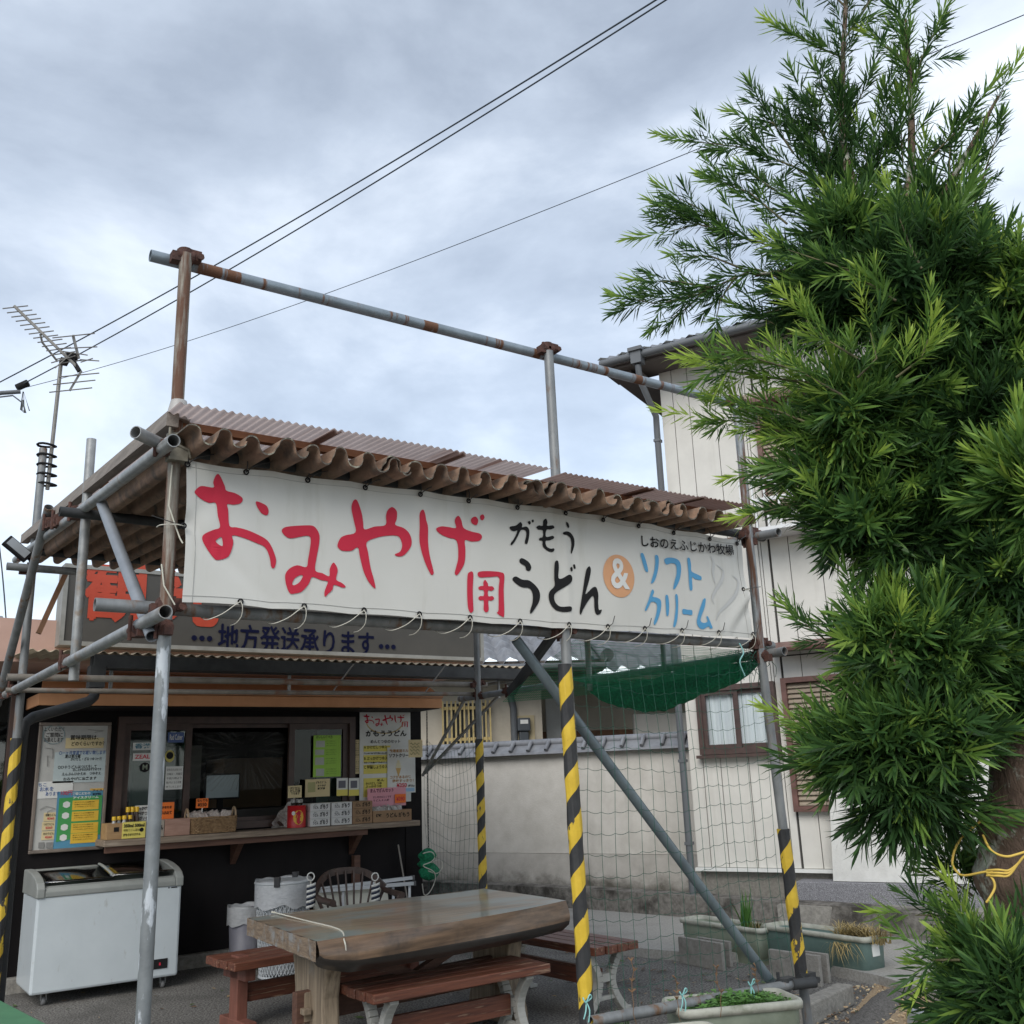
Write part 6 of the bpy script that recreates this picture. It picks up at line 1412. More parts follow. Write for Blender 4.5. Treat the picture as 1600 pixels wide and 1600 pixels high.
for k in range(6): strands(m,q+de*(k*.06-.10),60,.24,.20,(.0042,.07),.42,k%2)
strands(m,q+de*.0+dn*.13,60,.06,.20,(.0034,.08),3.0,0); strands(m,q-dn*.13,60,.06,.20,(.0034,.08),3.0,0); 
tag(m.build('dry_plant',[LFD,LFD2]),'straw-coloured dried plant drooping over the dark green planter','plant')
CLV=mat('clover',(.12,.27,.055),(.065,.17,.03),30,.6)
m=MB()
for i in range(900):
    u=random.uniform(-.44,.44)*PC[3]; v=random.uniform(-.36,.36)*PC[4]; h=random.uniform(.02,.075)*(1-.5*abs(u)/(.5*PC[3]))
    q=PC[0]+PC[1]*u+PC[2]*v+Vector((0,0,-.05+h)); R=Matrix.Rotation(random.uniform(0,6.3),3,'Z')@Matrix.Rotation(random.uniform(-.5,.5),3,'X')
    for k in range(3):
        a_=k*2.094; dd=R@Vector((math.cos(a_),math.sin(a_),.12)); sd=R@Vector((-math.sin(a_),math.cos(a_),0)); l=random.uniform(.010,.016)
        m.add([q,q+dd*l*.6-sd*l*.5,q+dd*l*1.1-sd*l*.25,q+dd*l*.95,q+dd*l*1.1+sd*l*.25,q+dd*l*.6+sd*l*.5],[(0,1,2,3,4,5)])
    m.path([q-Vector((0,0,.05)),q],.0012,3,False)
o=m.build('clover_leaves',CLV); o['kind']='stuff'; o['label']='dense low clover-like leaves filling the front planter'
m=MB(); q=P(955,1600,z=.43); 
for k in range(4): strands(m,q+Vector((k*.045-.06,random.uniform(-.02,.03),-.08)),26,.17,.07,(.0035,.03),.2)
tag(m.build('grass_tuft',LFB),'bright green grass tuft at the foot of the middle striped post','grass')
WEED=plain('weed_brown',(.22,.13,.07),.8)
for px,py,lb in ((1041,1592,'left'),(1168,1598,'right')): pass
for px,py,h,lb in ((1060,1596,.17,'short brown weed stem standing at the left end of the clover planter'),(1127,1590,.20,'brown weed stem standing before the middle of the clover planter'),(992,1600,.25,'tallest brown weed stem, standing between the middle post and the planter'),(1185,1560,.14,'shortest brown weed stem, near the right end of the low rail')):
    q=P(px,py,z=.44); m=MB(); pts=[q+Vector((random.uniform(-.008,.008),random.uniform(-.008,.008),h*k/6)) for k in range(7)]; m.path(pts,.0016,4)
    for k in range(14): p=pts[3+k%4]; m.path([p,p+Vector((random.uniform(-.015,.015),random.uniform(-.015,.015),.012))],.0025,4)
    tag(m.build('dry_weed',WEED),lb,'weed','brown weed stems')
TWN=plain('twine_aqua',(.30,.62,.60),.7)
for px,py,lb in ((1066,1555,'aqua twine bow tied over the left end of the clover planter'),(1173,1540,'aqua twine bow tied over the right end of the clover planter'),(916,1566,'aqua twine knot round the foot of the middle striped post')):
    q=P(px,py,y=3.5); m=MB()
    m.path(sm3([q,q+Vector((.025,-.005,.014)),q+Vector((.012,-.01,.028)),q,q+Vector((-.02,-.005,.02)),q+Vector((-.012,-.01,.002)),q]),.0032,5); m.path(sm3([q,q+Vector((-.012,-.01,-.03)),q+Vector((-.02,-.004,-.06))]),.003,5); m.path(sm3([q,q+Vector((.008,-.01,-.03)),q+Vector((.004,-.004,-.075))]),.003,5)
    tag(m.build('twine_bow',TWN),lb,'twine')

m=MB()
for i in range(420):
    x=random.uniform(1.0,6.0); y=random.uniform(4.2,9.0)
    if random.random()<.5: x=random.uniform(4.6,5.9); y=random.uniform(3.8,6.6)
    R=Matrix.Rotation(random.uniform(0,6.3),3,'Z')@Matrix.Rotation(random.uniform(-.3,.3),3,'X'); l=random.uniform(.012,.045); w=l*random.uniform(.12,.4)
    m.add([Vector((x,y,.008))+R@Vector(p) for p in ((-l,0,0),(0,-w,.003),(l,0,0.002),(0,w,.003))],[(0,1,2,3)],random.choice((0,1,1,2)))
o=m.build('leaf_litter',[plain('leaf_fallen_tan',(.36,.26,.14),.9),plain('leaf_fallen_brown',(.15,.09,.05),.9),plain('leaf_fallen_green',(.09,.14,.04),.8)],origin=(0,0,0)); o['kind']='stuff'; o['label']='small fallen leaves scattered on the asphalt yard'
# ================================================================ NETS
NET=plain('net_dark_green',(.025,.11,.075),.7)
def bignet(label,f,nu,nv,sag,r=.0013,loc=None):
    m=MB()
    for i in range(nu+1): m.path([f(i/nu,k/(nv*2)) for k in range(nv*2+1)],r,3,False)
    for j in range(nv+1): m.path([f(k/(nu*4),j/nv)+Vector((0,0,-sag*abs(math.sin(math.pi*k/4)) )) for k in range(nu*4+1)],r,3,False)
    return tag(m.build('sports_net',NET),label,'net')
xM=2.84
def fA(u,v): 
    x=xM+u*(4.16-xM); s_=.05*math.sin(math.pi*u)*(1-v)
    return Vector((x+.012*math.sin(v*9+u*3),YB+.035+.02*math.sin(u*5+v*6),.47+v*1.62-.05*math.sin(math.pi*u)*(.3+v*.6)+.008*math.sin(u*17+v*5)))
bignet('wide-mesh dark green net hanging between the middle and right front posts',fA,17,17,.008)
def fB(u,v):
    a=Vector((5.04,8.9,0)); b=Vector((4.17,6.52,0)); q=a.lerp(b,u); q.z=.12+v*(1.72-.25*math.sin(math.pi*u)*.6)+.01*math.sin(u*13+v*7); q+=Vector((.02*math.sin(v*7+u*4),0,0)); return q
bignet('wide-mesh dark green net hanging from the back right post to the shop corner',fB,15,15,.006)
def fC(u,v):
    q=Vector((4.20-.03*math.sin(u*3),6.5-u*2.8,0)); q.z=.6+v*1.42-.10*math.sin(math.pi*u)*(1-v)*.5-.03*math.sin(math.pi*u)*v; return q
# fine green netting swagged over the right side rail
FNET=plain('fine_net_green',(.010,.30,.13),.7)
t=thing('green_netting','bright green fine netting swagged along the right side rail under the banner','netting',(4.17,5.0,1.85))
ra=P(905,1068,x=4.12); rb_=P(1178,1030,x=4.12)
def swag(u,v):   # bundled roll hanging in a curve along the rail
    q=ra.lerp(rb_,u); q.x=4.17; dz=-.12*math.sin(math.pi*min(1,u*1.02))**.7-.02*math.sin(u*7); rr_=.012+.085*math.sin(math.pi*u)**.8
    a_=2*math.pi*v; f=1+.13*math.sin(a_*3+u*13)+.05*math.sin(u*47+a_*2)+.03*math.sin(u*110+a_*5)
    return q+Vector((rr_*f*.55*math.cos(a_),.0,dz+rr_*f*math.sin(a_)))
m=MB(); m.grid(swag,130,26); m.build('net_roll',GNET,t)
m=MB()
for k in range(170):
    u=random.uniform(.02,.95); v=random.random(); p=swag(u,v); dd=random.uniform(-.03,.03)
    m.path([p,swag(min(1,u+.02),v+.06)+Vector((-.006,0,.004)),swag(min(1,u+.04),v+dd)],.0013,3,False)
m.build('net_strands',plain('net_light',(.02,.33,.15),.7),t)
def fp(u,v): # open fine mesh from the roll up to the banner pipe
    a=swag(u,.25); top=Vector((4.16,a.y,2.10+.30*0)); k=u
    up_=Vector((4.0+.16*u,a.y*(1-.0)+(-.25)*(1-u)*0,2.085+.03*u)); q=a.lerp(up_,v); q.z+=-.02*math.sin(math.pi*v)*math.sin(math.pi*u); return q
m=MB()
NU,NV=120,9
for i in range(NU+1): m.path([fp(i/NU,k/4) for k in range(5)],.0013,3,False)
for j in range(NV+1): m.path([fp(k/60,j/NV) for k in range(61)],.0013,3,False)
# the slanting flap in the front bay, from the middle of the banner pipe to the right post
def fq(u,v):
    x0=2.93+u*1.20; top=Vector((x0,YB+.10,2.105)); bot=Vector((x0,YB+.22+.5*(1-u),1.86+.16*u-.03*math.sin(math.pi*u))); return bot.lerp(top,v)+Vector((0,.015*math.sin(u*11+v*4),0))
for i in range(96): m.path([fq(i/95,k/5) for k in range(6)],.00115,3,False)
for j in range(22): m.path([fq(k/50,j/21) for k in range(51)],.00115,3,False)
m.build('net_mesh',FNET,t)
m=MB(); a=swag(.97,.2)
for k in range(26): 
    q=Vector((4.15,YB+.03,2.03))+Vector((random.uniform(-.06,.05),random.uniform(-.05,.05),random.uniform(-.06,.05))); m.path(sm3([q,q+Vector((random.uniform(-.06,.06),random.uniform(-.04,.04),random.uniform(-.05,.05))),q+Vector((random.uniform(-.09,.05),random.uniform(-.04,.04),random.uniform(-.10,.03)))]),.002,3,False)
m.build('net_tangle',NET,t)
m=MB(); q=P(1155,1005,y=3.55); m.path(sm3([q,q+Vector((.015,-.01,-.05)),q+Vector((-.02,-.01,-.10)),q+Vector((.02,0,-.17))]),.0035,5); m.build('twine',TWN,t)

# ================================================================ TV ANTENNA
ANT=mat('antenna_metal',(.24,.23,.21),(.16,.155,.14),9,.5,.3)
base=Vector((.985,6.585,3.30)); topm=P(95,570,y=6.6)
t=thing('tv_antenna','many-rod TV antenna on a thin mast strapped to the back left scaffold post','antenna',base)
m=MB(); bb=P(74,765,y=6.6); m.path([bb,topm+(topm-bb)*.01],.013,10); m.build('mast',ANT,t)
def ap(px,py,dy=0): return P(px,py,y=topm.y+dy)
b0=ap(22,478,.0); b1=ap(124,577,-.10)
m=MB(); m.bar(b0,b1,.016,.016); m.path([ap(63,522,-.03),ap(66,535,-.03),ap(90,565,-.02)],.007,6); m.build('boom',ANT,t)
bd=(b1-b0).normalized()
for k in range(14):
    f=k/13*.86; p=b0.lerp(b1,.02+f); e=Vector((.80,.25,.16)).normalized()
    e=(P(44,478,y=topm.y)-P(8,482,y=topm.y)).normalized(); L_=.078-.0*k
    m=MB(); m.path([p-e*L_,p+e*L_],.0042,5); m.build('rod',ANT,t)
for (xa_,ya_,xb_,yb_,rods) in ((114,524,123,560,((82,528,148,521),(88,545,152,542),(98,549,137,555))),(127,580,109,610,((92,589,155,583),(83,601,149,594),(77,613,144,606)))):
    m=MB(); m.bar(ap(xa_,ya_,-.1),ap(xb_,yb_,-.1),.020,.014); m.build('reflector_arm',ANT,t)
    for r_ in rods: m=MB(); m.path([ap(r_[0],r_[1],-.12),ap(r_[2],r_[3],-.12)],.0042,5); m.build('rod',ANT,t)
for (xa_,ya_,xb_,yb_) in ((125,562,155,564),(80,567,118,556),(86,575,112,552),(126,566,145,560)):
    m=MB(); m.path([ap(xa_,ya_,-.1),ap(xb_,yb_,-.1)],.0042,5); m.build('rod',ANT,t)
m=MB(); m.box(ap(100,565,-.02),(.05,.06,.035)); m.box(ap(112,558,-.06),(.07,.05,.04)); m.bar(ap(113,562,-.08),ap(124,580,-.1),.025,.03); m.build('junction_box',INK,t)
for py in (696,712,727,742,757):
    q=P(73,py,y=6.6); m=MB(); m.path([(q.x+.0+.056*math.cos(k*.5236),6.6+.034*math.sin(k*.5236),q.z+.003*math.sin(k)) for k in range(12)],.008,5,closed=True); m.build('strap',INK,t)

# ================================================================ OVERHEAD WIRES
WIRE=plain('wire_blue_black',(.035,.05,.065),.6)
def wire(label,pts,r):
    pts=[Vector(p) for p in pts]; m=MB(); a,b,c=pts[0],pts[1],pts[2]; out=[]
    for i in range(41):
        s=i/40; out.append(a*((1-s)*(1-2*s))+b*(4*s*(1-s))+c*(s*(2*s-1)))
    m.path(out,r,6,False); return tag(m.build('overhead_wire',WIRE),label,'wire','overhead wires')
def wpts(a,b,c,Da,Db,Dc): return AT(*a,Da),AT(*b,Db),AT(*c,Dc)
wire('upper of the two thick overhead wires running up from the antenna',wpts((-60,628),(400,378),(1060,-22),26,21,14),.016)
wire('lower of the two thick overhead wires running up from the antenna',wpts((30,603),(420,385),(1075,-22),26,21,14.5),.016)
wire('thin overhead wire crossing behind the canopy and the tree',wpts((30,608),(520,455),(1680,-10),26,22,15),.008)
wire('thin wire running down at the far left edge behind the antenna',wpts((-6,820),(4,900),(12,1010),13,13,13),.008)
o=thing('utility_pole_arm','end of a utility pole arm with insulator and hanging wires at the left edge','pole arm',AT(0,612,26))
m=MB(); m.path([AT(-60,626,26),AT(2,614,26),AT(32,612,26)],.055,8); m.path([AT(-40,625,26),AT(20,618,26),AT(36,630,26),AT(40,645,26),AT(34,640,26),AT(36,625,26)],.02,6); m.build('arm',MET,o)
m=MB(); m.path([AT(26,606,26),AT(44,598,26)],.09,8); m.path([AT(36,612,26),AT(32,640,26),AT(38,645,26),AT(37,612,26),AT(46,642,26)],.012,5); m.build('insulator',INK,o)
# pole that carries it, off to the left of the picture, and a distant house
m=MB(); q=AT(-60,620,26); m.tube((q.x,q.y,0),(q.x,q.y,q.z+1.5),.16,14,hollow=False); m.build('pole',OLDC2,o)
hb=thing('distant_house','low distant house roof at the far left edge behind the shop','house',AT(-120,1100,16))
c=AT(-225,1000,16); m=MB(); m.box((c.x,c.y+2,1.5),(4.2,4,3.0)); m.build('wall',PLAS,hb)
m=MB(); e1=AT(12,990,15); m.prism([(c.x-2.4,c.y-.4,2.95),(c.x+2.35,c.y-.4,2.95),(c.x+2.0,c.y+2,4.3),(c.x-2.4,c.y+2,4.3)],(0,.12,.0)); m.build('roof',TILEG,hb)

# ================================================================ TREE (broad-needled podocarp, cloud-pruned)
BARK=mat('bark',(.21,.145,.105),(.09,.06,.045),9,.95,stretch=(2.2,2.2,.7),c3=(.46,.48,.41),scale3=9,lo3=.52,hi3=.58,bump=1.6,bscale=30)
TD=3.05
def T(px,py,D=TD): return AT(px,py,D)
tree=thing('podocarp_tree','tall cloud-pruned evergreen with long narrow leaves and a stout bent trunk at the right','tree',(T(1605,1500).x,T(1605,1500).y,0))
tp=[T(1612,1600),T(1616,1460),T(1606,1370),T(1612,1290),T(1640,1200),T(1650,1090,3.1),T(1600,960,3.15),T(1530,820,3.15),T(1470,680,3.15),T(1430,560,3.1),T(1395,440,3.1),T(1345,330,3.05),T(1318,230,3.05),T(1316,120,3.05),T(1322,0,3.05),T(1325,-80,3.05)]
tr=[.125,.118,.122,.13,.125,.105,.095,.082,.07,.055,.042,.028,.012,.009,.007,.004]
b_=tp[0]; tp=[Vector((b_.x+.02,b_.y,-.05)),Vector((b_.x+.01,b_.y,.25))]+tp; tr=[.19,.15]+tr
tpl=sm3(tp); trl=list(np.interp(np.linspace(0,len(tr)-1,len(tpl)),range(len(tr)),tr))
m=MB(); m.path(tpl,[r*(1+.07*math.sin(i*1.7)+.05*math.sin(i*.9)) for i,r in enumerate(trl)],20)
LIMB=[([(1600,1130),(1540,1120),(1470,1150),(1400,1170)],[.05,.04,.028,.015]),([(1600,960),(1530,960),(1450,980),(1370,1000)],[.045,.035,.025,.014]),([(1530,820),(1450,830),(1380,840),(1290,840)],[.04,.03,.02,.01]),([(1470,680),(1400,690),(1320,680),(1240,690)],[.035,.025,.018,.01]),
 ([(1430,560),(1480,520),(1540,480)],[.03,.02,.012]),([(1395,440),(1350,430),(1280,420),(1180,430)],[.025,.018,.012,.006]),([(1400,430),(1415,330),(1425,230),(1420,100),(1415,30)],[.02,.015,.011,.008,.004]),([(1606,1460),(1550,1480),(1500,1490)],[.05,.03,.015]),([(1400,430),(1460,330),(1500,260),(1560,150)],[.018,.012,.009,.004])]
for pl,rs in LIMB:
    pts=sm3([T(*p) for p in pl]); m.path(pts,list(np.interp(np.linspace(0,len(rs)-1,len(pts)),range(len(rs)),rs)),8)
m.build('trunk',BARK,tree)
# foliage: shoots of long narrow leaves
rng=np.random.default_rng(11)
def shoot_template(n,L,ll,seed):
    r=np.random.default_rng(seed); V=[]; 
    for i in range(n):
        t=.04+.96*(i/n)**.9; az=i*2.39996+r.uniform(-.3,.3); op=np.radians(62-40*t+r.uniform(-9,9))
        if i>n-4: op=np.radians(r.uniform(8,25))
        ax=np.array([0,0,1.]); rd=np.array([np.cos(az),np.sin(az),0]); dr=ax*np.cos(op)+rd*np.sin(op); sd=np.cross(dr,ax); sd/=np.linalg.norm(sd)+1e-9; nm=np.cross(sd,dr)
        l=ll*r.uniform(.72,1.1)*(.75+.25*np.sin(np.pi*min(1,t*1.1))); w=ll*.043*r.uniform(.8,1.15); o=ax*L*t; cv=r.uniform(-.10,.16)*l
        pts=[o,o+dr*l*.33-sd*w+nm*cv*.35,o+dr*l*.33+sd*w+nm*cv*.35,o+dr*l*.70-sd*w*.8+nm*cv*.2,o+dr*l*.70+sd*w*.8+nm*cv*.2,o+dr*l-nm*cv*.4]
        V.append(pts)
    return np.array(V).reshape(-1,3)
NL=26
TPL=[shoot_template(n_,l_,b_,s) for s,(n_,l_,b_) in enumerate(((20,.085,.085),(24,.11,.098),(26,.12,.10),(28,.14,.092),(32,.17,.10),(34,.20,.088),(18,.09,.11)))]
allV=[];allC=[];stems=[]
def rotz(d):
    d=d/np.linalg.norm(d); a=np.array([0,0,1.]) if abs(d[2])<.95 else np.array([1.,0,0]); x=np.cross(a,d); x/=np.linalg.norm(x); y=np.cross(d,x); th=rng.uniform(0,6.283)
    x2=x*np.cos(th)+y*np.sin(th); y2=np.cross(d,x2); return np.stack([x2,y2,d],1)
def put(o,d,young_lit,s=1.0):
    Tm=TPL[rng.integers(len(TPL))]; R=rotz(np.array(d)); v=Tm@R.T*s+np.array(o); allV.append(v)
    nl_=len(Tm)//6; c=np.clip(young_lit+rng.normal(0,.10,nl_),0,1); tipb=np.linspace(-.12,.22,nl_); c=np.clip(c+tipb*(.4+young_lit),0,1); allC.append(np.repeat(c,6))
vr=np.array(cr); vu=np.array(cu); vf=np.array(fw)
def pad(px,py,rx,ry,n,D=TD,dz=None,young_lit=.12,upb=.35,sc=1.0,shell=.45):
    c=np.array(T(px,py,D)); Z=(Vector(c)-CAM).dot(fw); mx=max(22,rx-82)*Z/F; my=max(16,ry-60)*Z/F; dz=dz or min(mx,my)*1.35
    B=np.stack([vr*mx,vu*my,vf*dz]); ns=max(3,int(n/28)); subs=[]
    for _ in range(ns):
        q=rng.normal(size=3); q/=np.linalg.norm(q); subs.append((q*rng.uniform(.35,.85),rng.uniform(.30,.55),rng.normal(0,.07)))
    n=int(n*.80)
    for q_ in range(n):
        sc_,sr,sy_=subs[rng.integers(ns)]; v=rng.normal(size=3); v/=np.linalg.norm(v)
        w=(sc_+v*sr*rng.uniform(.3,1))*(1.28 if q_%8==0 else 1); o=c+w@B
        g=v*.75+w*.75; d=vr*g[0]+vu*g[1]+vf*g[2]*.9+np.array([0,0,upb])+rng.normal(0,.22,3)
        y=young_lit+sy_+(.28 if rng.random()<.12 else 0)+.12*max(0,v[1])+.16*max(0,np.linalg.norm(w)-.75); put(o,d,y,sc*rng.uniform(.75,1.15))  # upper and outer shoots lightened: bright highlights on sprigs put into leaf colour
def branch(pl,D=TD,young_lit=.35,dens=1.0,sc=1.0,tip=True):
    pts=[np.array(T(*p,D)) for p in pl]; k=len(pts)
    stems.append(([Vector(p) for p in pts],[.0038*(1-.6*i/(k-1)) for i in range(k)]))
    for a,b in zip(pts[:-1],pts[1:]):
        L=np.linalg.norm(b-a); n=max(1,int(L/.026*dens))
        for i in range(n):
            o=a+(b-a)*(i+rng.random())/n; d=(b-a)/L*.9+rng.normal(0,.42,3)+np.array([0,0,.15]); put(o,d,young_lit*rng.uniform(.35,.9),sc*rng.uniform(.55,.85))
    if tip: put(pts[-1],(pts[-1]-pts[-2])/np.linalg.norm(pts[-1]-pts[-2])+np.array([0,0,.1]),min(1,young_lit+.25),sc*.8)
def lead(pl,D=TD,young_lit=.25,n=40,sc=.9):  # upright leader with sparse leaves
    pts=[np.array(T(*p,D)) for p in pl]
    for a,b in zip(pts[:-1],pts[1:]):
        L=np.linalg.norm(b-a); kk=max(1,int(L/.026))
        for i in range(kk):
            o=a+(b-a)*(i+rng.random())/kk; d=(b-a)/L*.8+rng.normal(0,.30,3); put(o,d,young_lit*rng.uniform(.4,1),sc*rng.uniform(.5,.8))
# top: open leaders
lead([(1316,250),(1316,120),(1322,0),(1330,-60)],young_lit=.18); lead([(1340,330),(1318,240)],young_lit=.12)
branch([(1320,60),(1360,0),(1372,-40)],young_lit=.4); branch([(1318,90),(1280,75),(1240,55)],young_lit=.55,dens=1.1); branch([(1320,10),(1290,-20),(1262,-30)],young_lit=.2); branch([(1325,-20),(1340,-60)],young_lit=.3)
branch([(1315,190),(1290,150),(1280,125)],young_lit=.12); branch([(1318,200),(1340,160),(1350,140)],young_lit=.2)
branch([(1420,240),(1420,130),(1412,60),(1412,22)],young_lit=.5); branch([(1425,140),(1440,90),(1460,50)],young_lit=.35); branch([(1420,100),(1395,80),(1380,70)],young_lit=.45)
branch([(1440,330),(1490,270),(1540,190),(1568,140)],young_lit=.45,dens=.7,sc=.85); branch([(1520,330),(1545,250),(1560,205)],young_lit=.2,dens=.6,sc=.8); branch([(1450,250),(1500,200),(1520,175)],young_lit=.3)
branch([(1330,320),(1240,260),(1160,230),(1092,222)],young_lit=.33,dens=1.2); branch([(1290,260),(1240,200),(1175,185)],young_lit=.25); branch([(1240,240),(1200,180),(1185,155)],young_lit=.2); branch([(1310,300),(1260,220),(1240,190)],young_lit=.15); branch([(1300,240),(1270,180),(1255,150)],young_lit=.12)
branch([(1330,420),(1220,390),(1130,360),(1050,330)],young_lit=.3,dens=1.2); branch([(1160,370),(1090,350),(1045,362)],young_lit=.35); branch([(1130,360),(1100,330),(1062,310)],young_lit=.3); branch([(1230,350),(1170,300),(1125,285)],young_lit=.4); branch([(1260,330),(1200,290),(1180,275)],young_lit=.3)
branch([(1260,450),(1180,420),(1090,460),(1030,475),(990,468)],young_lit=.28,dens=1.2); branch([(1110,450),(1060,440),(1028,440)],young_lit=.35); branch([(1160,420),(1110,400),(1078,400)],young_lit=.3); branch([(1100,455),(1075,480),(1045,500)],young_lit=.15); branch([(1150,430),(1125,470),(1120,495)],young_lit=.1)
branch([(1400,470),(1320,420),(1260,400),(1230,390)],young_lit=.6,dens=1.1,D=2.8); branch([(1440,420),(1420,380),(1405,340)],young_lit=.4,D=2.8); branch([(1300,520),(1240,480),(1190,490)],young_lit=.1); branch([(1280,540),(1220,510),(1195,500)],young_lit=.12)
for i in range(4): branch([(1330+rng.uniform(-40,40),330),(1295+i*30,250+rng.uniform(-20,20)),(1280+i*34,205+rng.uniform(-40,40))],young_lit=.22)
for i in range(5): branch([(1440+rng.uniform(-60,60),360),(1375+i*36,285+rng.uniform(-20,20)),(1370+i*38,245+rng.uniform(-50,40))],young_lit=.3)
pad(1335,380,120,80,120,young_lit=.14); pad(1440,385,130,90,160,young_lit=.16); pad(1530,430,100,100,150,young_lit=.10); pad(1420,450,190,110,260,young_lit=.06,upb=.15); pad(1300,450,120,80,130,young_lit=.08)
pad(1490,520,130,80,200,young_lit=.02,upb=-.25); pad(1600,450,60,70,50,young_lit=.3)
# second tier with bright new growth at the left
branch([(1320,620),(1250,580),(1180,560),(1130,562)],young_lit=.85,dens=1.3,D=2.75); branch([(1280,600),(1200,590),(1130,578)],young_lit=.75,dens=1.2,D=2.8); branch([(1340,560),(1290,530),(1260,500)],young_lit=.75,dens=1.3,D=2.75); branch([(1400,590),(1440,560),(1450,530)],young_lit=.9,dens=1.2,D=2.75); branch([(1340,590),(1370,560),(1360,520)],young_lit=.6,D=2.75)
branch([(1320,690),(1240,680),(1170,660),(1110,655)],young_lit=.75,dens=1.4,D=2.85); branch([(1260,660),(1210,640),(1180,635)],young_lit=.6,D=2.8); branch([(1290,790),(1230,790),(1195,800)],young_lit=.7,dens=1.3,D=2.9); branch([(1270,740),(1220,725),(1190,735)],young_lit=.4,D=2.9)
pad(1340,650,140,90,190,young_lit=.25,D=2.95); pad(1430,620,150,100,240,young_lit=.10); pad(1530,660,130,130,280,young_lit=.05); pad(1350,740,140,85,190,young_lit=.12,D=2.95); pad(1450,740,160,90,240,young_lit=.06)
pad(1570,560,80,90,110,young_lit=.2)
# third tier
pad(1335,825,125,75,160,young_lit=.12,D=2.95); pad(1420,840,150,78,220,young_lit=.06,D=2.98); pad(1530,820,110,100,190,young_lit=.12); pad(1600,780,60,110,110,young_lit=.35,D=2.8)
pad(1560,900,100,90,190,young_lit=.10,D=2.95)
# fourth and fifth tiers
pad(1390,1000,120,75,150,young_lit=.22,D=2.9); pad(1470,1020,130,75,200,young_lit=.10,D=2.92); pad(1560,1000,100,110,220,young_lit=.10); pad(1440,1045,120,60,100,young_lit=.08,D=2.9); branch([(1340,1010),(1290,1000),(1258,975)],young_lit=.3,D=2.9,dens=1.4); branch([(1400,1040),(1390,1010),(1400,985)],young_lit=.8,D=2.75)
pad(1405,1160,120,75,190,young_lit=.18,D=2.85); pad(1470,1160,110,80,210,young_lit=.10,D=2.85); pad(1420,1225,115,55,170,young_lit=.02,upb=-.4,D=2.88); branch([(1340,1160),(1300,1145),(1268,1135)],young_lit=.55,D=2.85,dens=1.3); pad(1570,1110,90,85,160,young_lit=.08); branch([(1350,1200),(1310,1195),(1290,1180)],young_lit=.25,D=2.85); pad(1345,1190,85,62,60,young_lit=.22,D=2.85)
# far side of the crown, beyond the frame
for a_ in ((1720,480,150,120,120),(1740,650,160,120,130),(1740,830,160,120,130),(1730,1010,160,120,130),(1710,1160,130,80,90)): pad(*a_,young_lit=.10,D=3.1)
pad(1600,700,150,150,150,young_lit=.08,D=3.5); pad(1560,1000,150,120,120,young_lit=.08,D=3.4)
# low growth round the trunk
pad(1497,1372,40,56,34,young_lit=.30,D=3.15,sc=.8); pad(1535,1520,72,62,100,young_lit=.28,D=2.85,sc=.8,upb=.15); pad(1585,1575,92,60,120,young_lit=.06,D=2.8,sc=.85,upb=.1); pad(1600,1560,70,70,100,young_lit=.04,D=2.75); branch([(1520,1480),(1470,1430),(1430,1430)],young_lit=.35,D=2.85,dens=1.2); branch([(1500,1500),(1460,1500),(1455,1510)],young_lit=.45,D=2.75,dens=1.3); branch([(1530,1520),(1540,1480),(1525,1455)],young_lit=.55,D=2.8,dens=1.2); branch([(1520,1400),(1480,1370),(1470,1365)],young_lit=.1,D=3.1); branch([(1560,1560),(1520,1560),(1490,1580)],young_lit=.05,D=2.75); branch([(1510,1365),(1515,1340),(1512,1330)],young_lit=.5,D=3.15)
AV=np.concatenate(allV); AC=np.concatenate(allC); nl=len(AV)//6
org=np.array(tree.location)
me=bpy.data.meshes.new('crown'); me.vertices.add(len(AV)); me.vertices.foreach_set('co',(AV-org).astype(np.float32).ravel())
bi=np.arange(nl)*6
loops=np.stack([bi,bi+1,bi+2, bi+1,bi+3,bi+4,bi+2, bi+3,bi+5,bi+4],1).ravel()
starts=np.stack([np.arange(nl)*10,np.arange(nl)*10+3,np.arange(nl)*10+7],1).ravel()
me.loops.add(len(loops)); me.loops.foreach_set('vertex_index',loops.astype(np.int32)); me.polygons.add(len(starts)); me.polygons.foreach_set('loop_start',starts.astype(np.int32))
me.update(calc_edges=True); me.polygons.foreach_set('use_smooth',[True]*len(starts))
at=me.attributes.new('young_lit','FLOAT','POINT'); at.data.foreach_set('value',AC.astype(np.float32)); me.validate()
LM=bpy.data.materials.new('podocarp_leaf'); LM.use_nodes=True; t_=LM.node_tree; b_=t_.nodes['Principled BSDF']
an=t_.nodes.new('ShaderNodeAttribute'); an.attribute_name='young_lit'; rp2=t_.nodes.new('ShaderNodeValToRGB'); e=rp2.color_ramp.elements
e[0].position=0; e[0].color=(.030,.070,.026,1); e[1].position=.95; e[1].color=(.42,.56,.10,1)
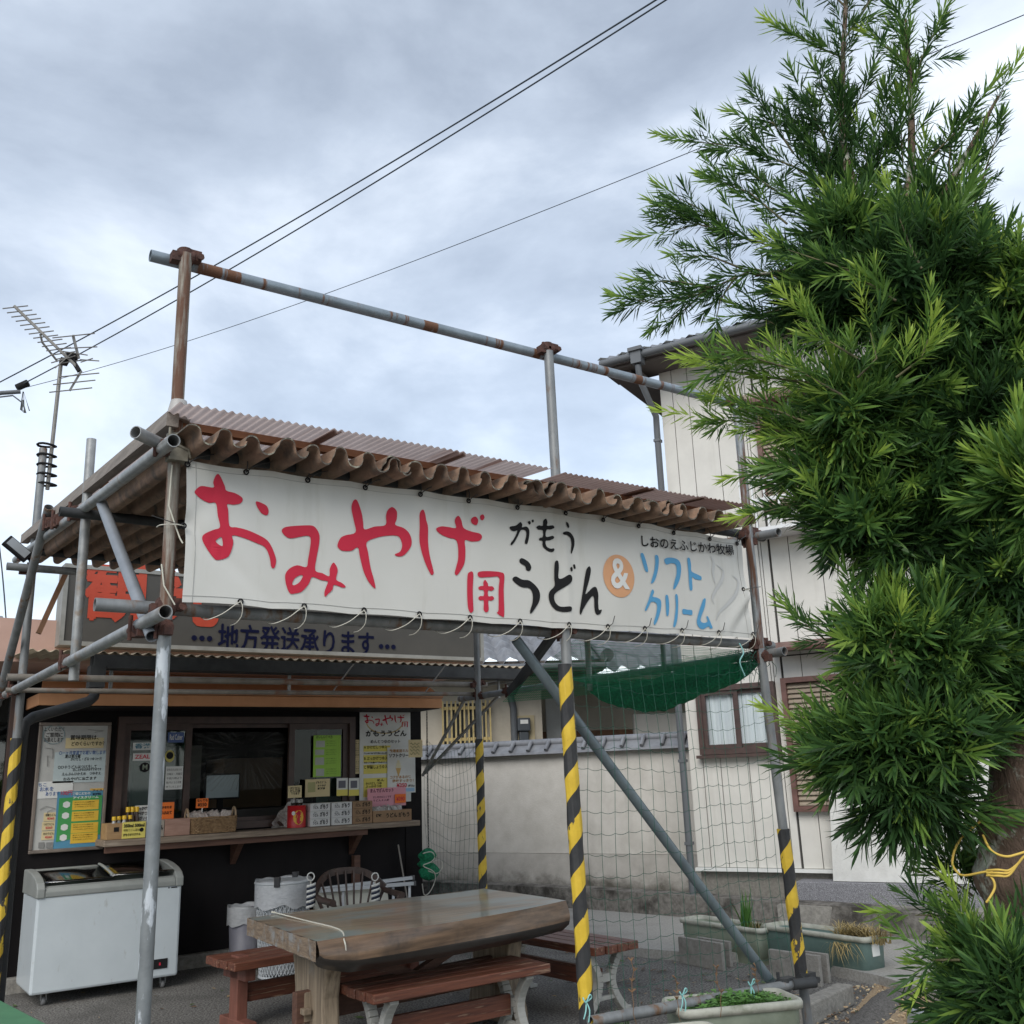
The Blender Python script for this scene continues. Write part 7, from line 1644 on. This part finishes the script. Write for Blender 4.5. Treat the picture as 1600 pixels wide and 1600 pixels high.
for p,c in ((.24,(.062,.142,.040,1)),(.54,(.18,.32,.066,1))):
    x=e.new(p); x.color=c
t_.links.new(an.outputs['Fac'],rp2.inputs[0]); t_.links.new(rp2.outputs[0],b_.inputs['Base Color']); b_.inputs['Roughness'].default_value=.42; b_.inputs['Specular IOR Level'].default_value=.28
tr_=t_.nodes.new('ShaderNodeBsdfTranslucent'); t_.links.new(rp2.outputs[0],tr_.inputs[0]); ms=t_.nodes.new('ShaderNodeMixShader'); ms.inputs[0].default_value=.36
t_.links.new(b_.outputs[0],ms.inputs[1]); t_.links.new(tr_.outputs[0],ms.inputs[2]); t_.links.new(ms.outputs[0],t_.nodes['Material Output'].inputs[0])
me.materials.append(LM); o=bpy.data.objects.new('crown',me); COL.objects.link(o); o.parent=tree
TWG=mat('twig',(.13,.12,.05),(.08,.07,.035),10,.7)
for a,b in stems:
    m=MB(); m.path(a,b,6); m.build('twig',TWG,tree)
print('leaves',nl)
# yellow rope round the trunk
ROPE=plain('rope_yellow',(.72,.50,.10),.7)
o=thing('yellow_rope','thin yellow rope looped and knotted round the tree trunk','rope',T(1560,1360,2.85))
m=MB(); RD=2.84
m.path(sm3([T(1536,1280,2.98),T(1500,1312,2.92),T(1488,1345,2.9),T(1495,1362,2.9),T(1508,1368,2.88),T(1542,1362,RD),T(1560,1366,RD),T(1575,1362,RD),T(1590,1350,RD),T(1605,1335,RD),T(1650,1320,2.86)]),.0032,6)
m.path(sm3([T(1536,1305,2.88),T(1548,1328,RD),T(1570,1338,RD-.02),T(1592,1334,RD-.01),T(1640,1318,2.86)]),.0032,6)
m.path(sm3([T(1542,1362,RD-.01),T(1552,1375,RD-.02),T(1554,1388,RD-.02),T(1545,1405,RD-.03),T(1541,1410,RD-.03)]),.0031,6)
for dy in (0,4,8): m.path(sm3([T(1542,1360+dy,RD-.01),T(1560,1359+dy*1.2,RD-.03),T(1576,1360+dy,RD-.02),T(1590,1350,RD-.02)]),.0029,6)
m.build('strand',ROPE,o)
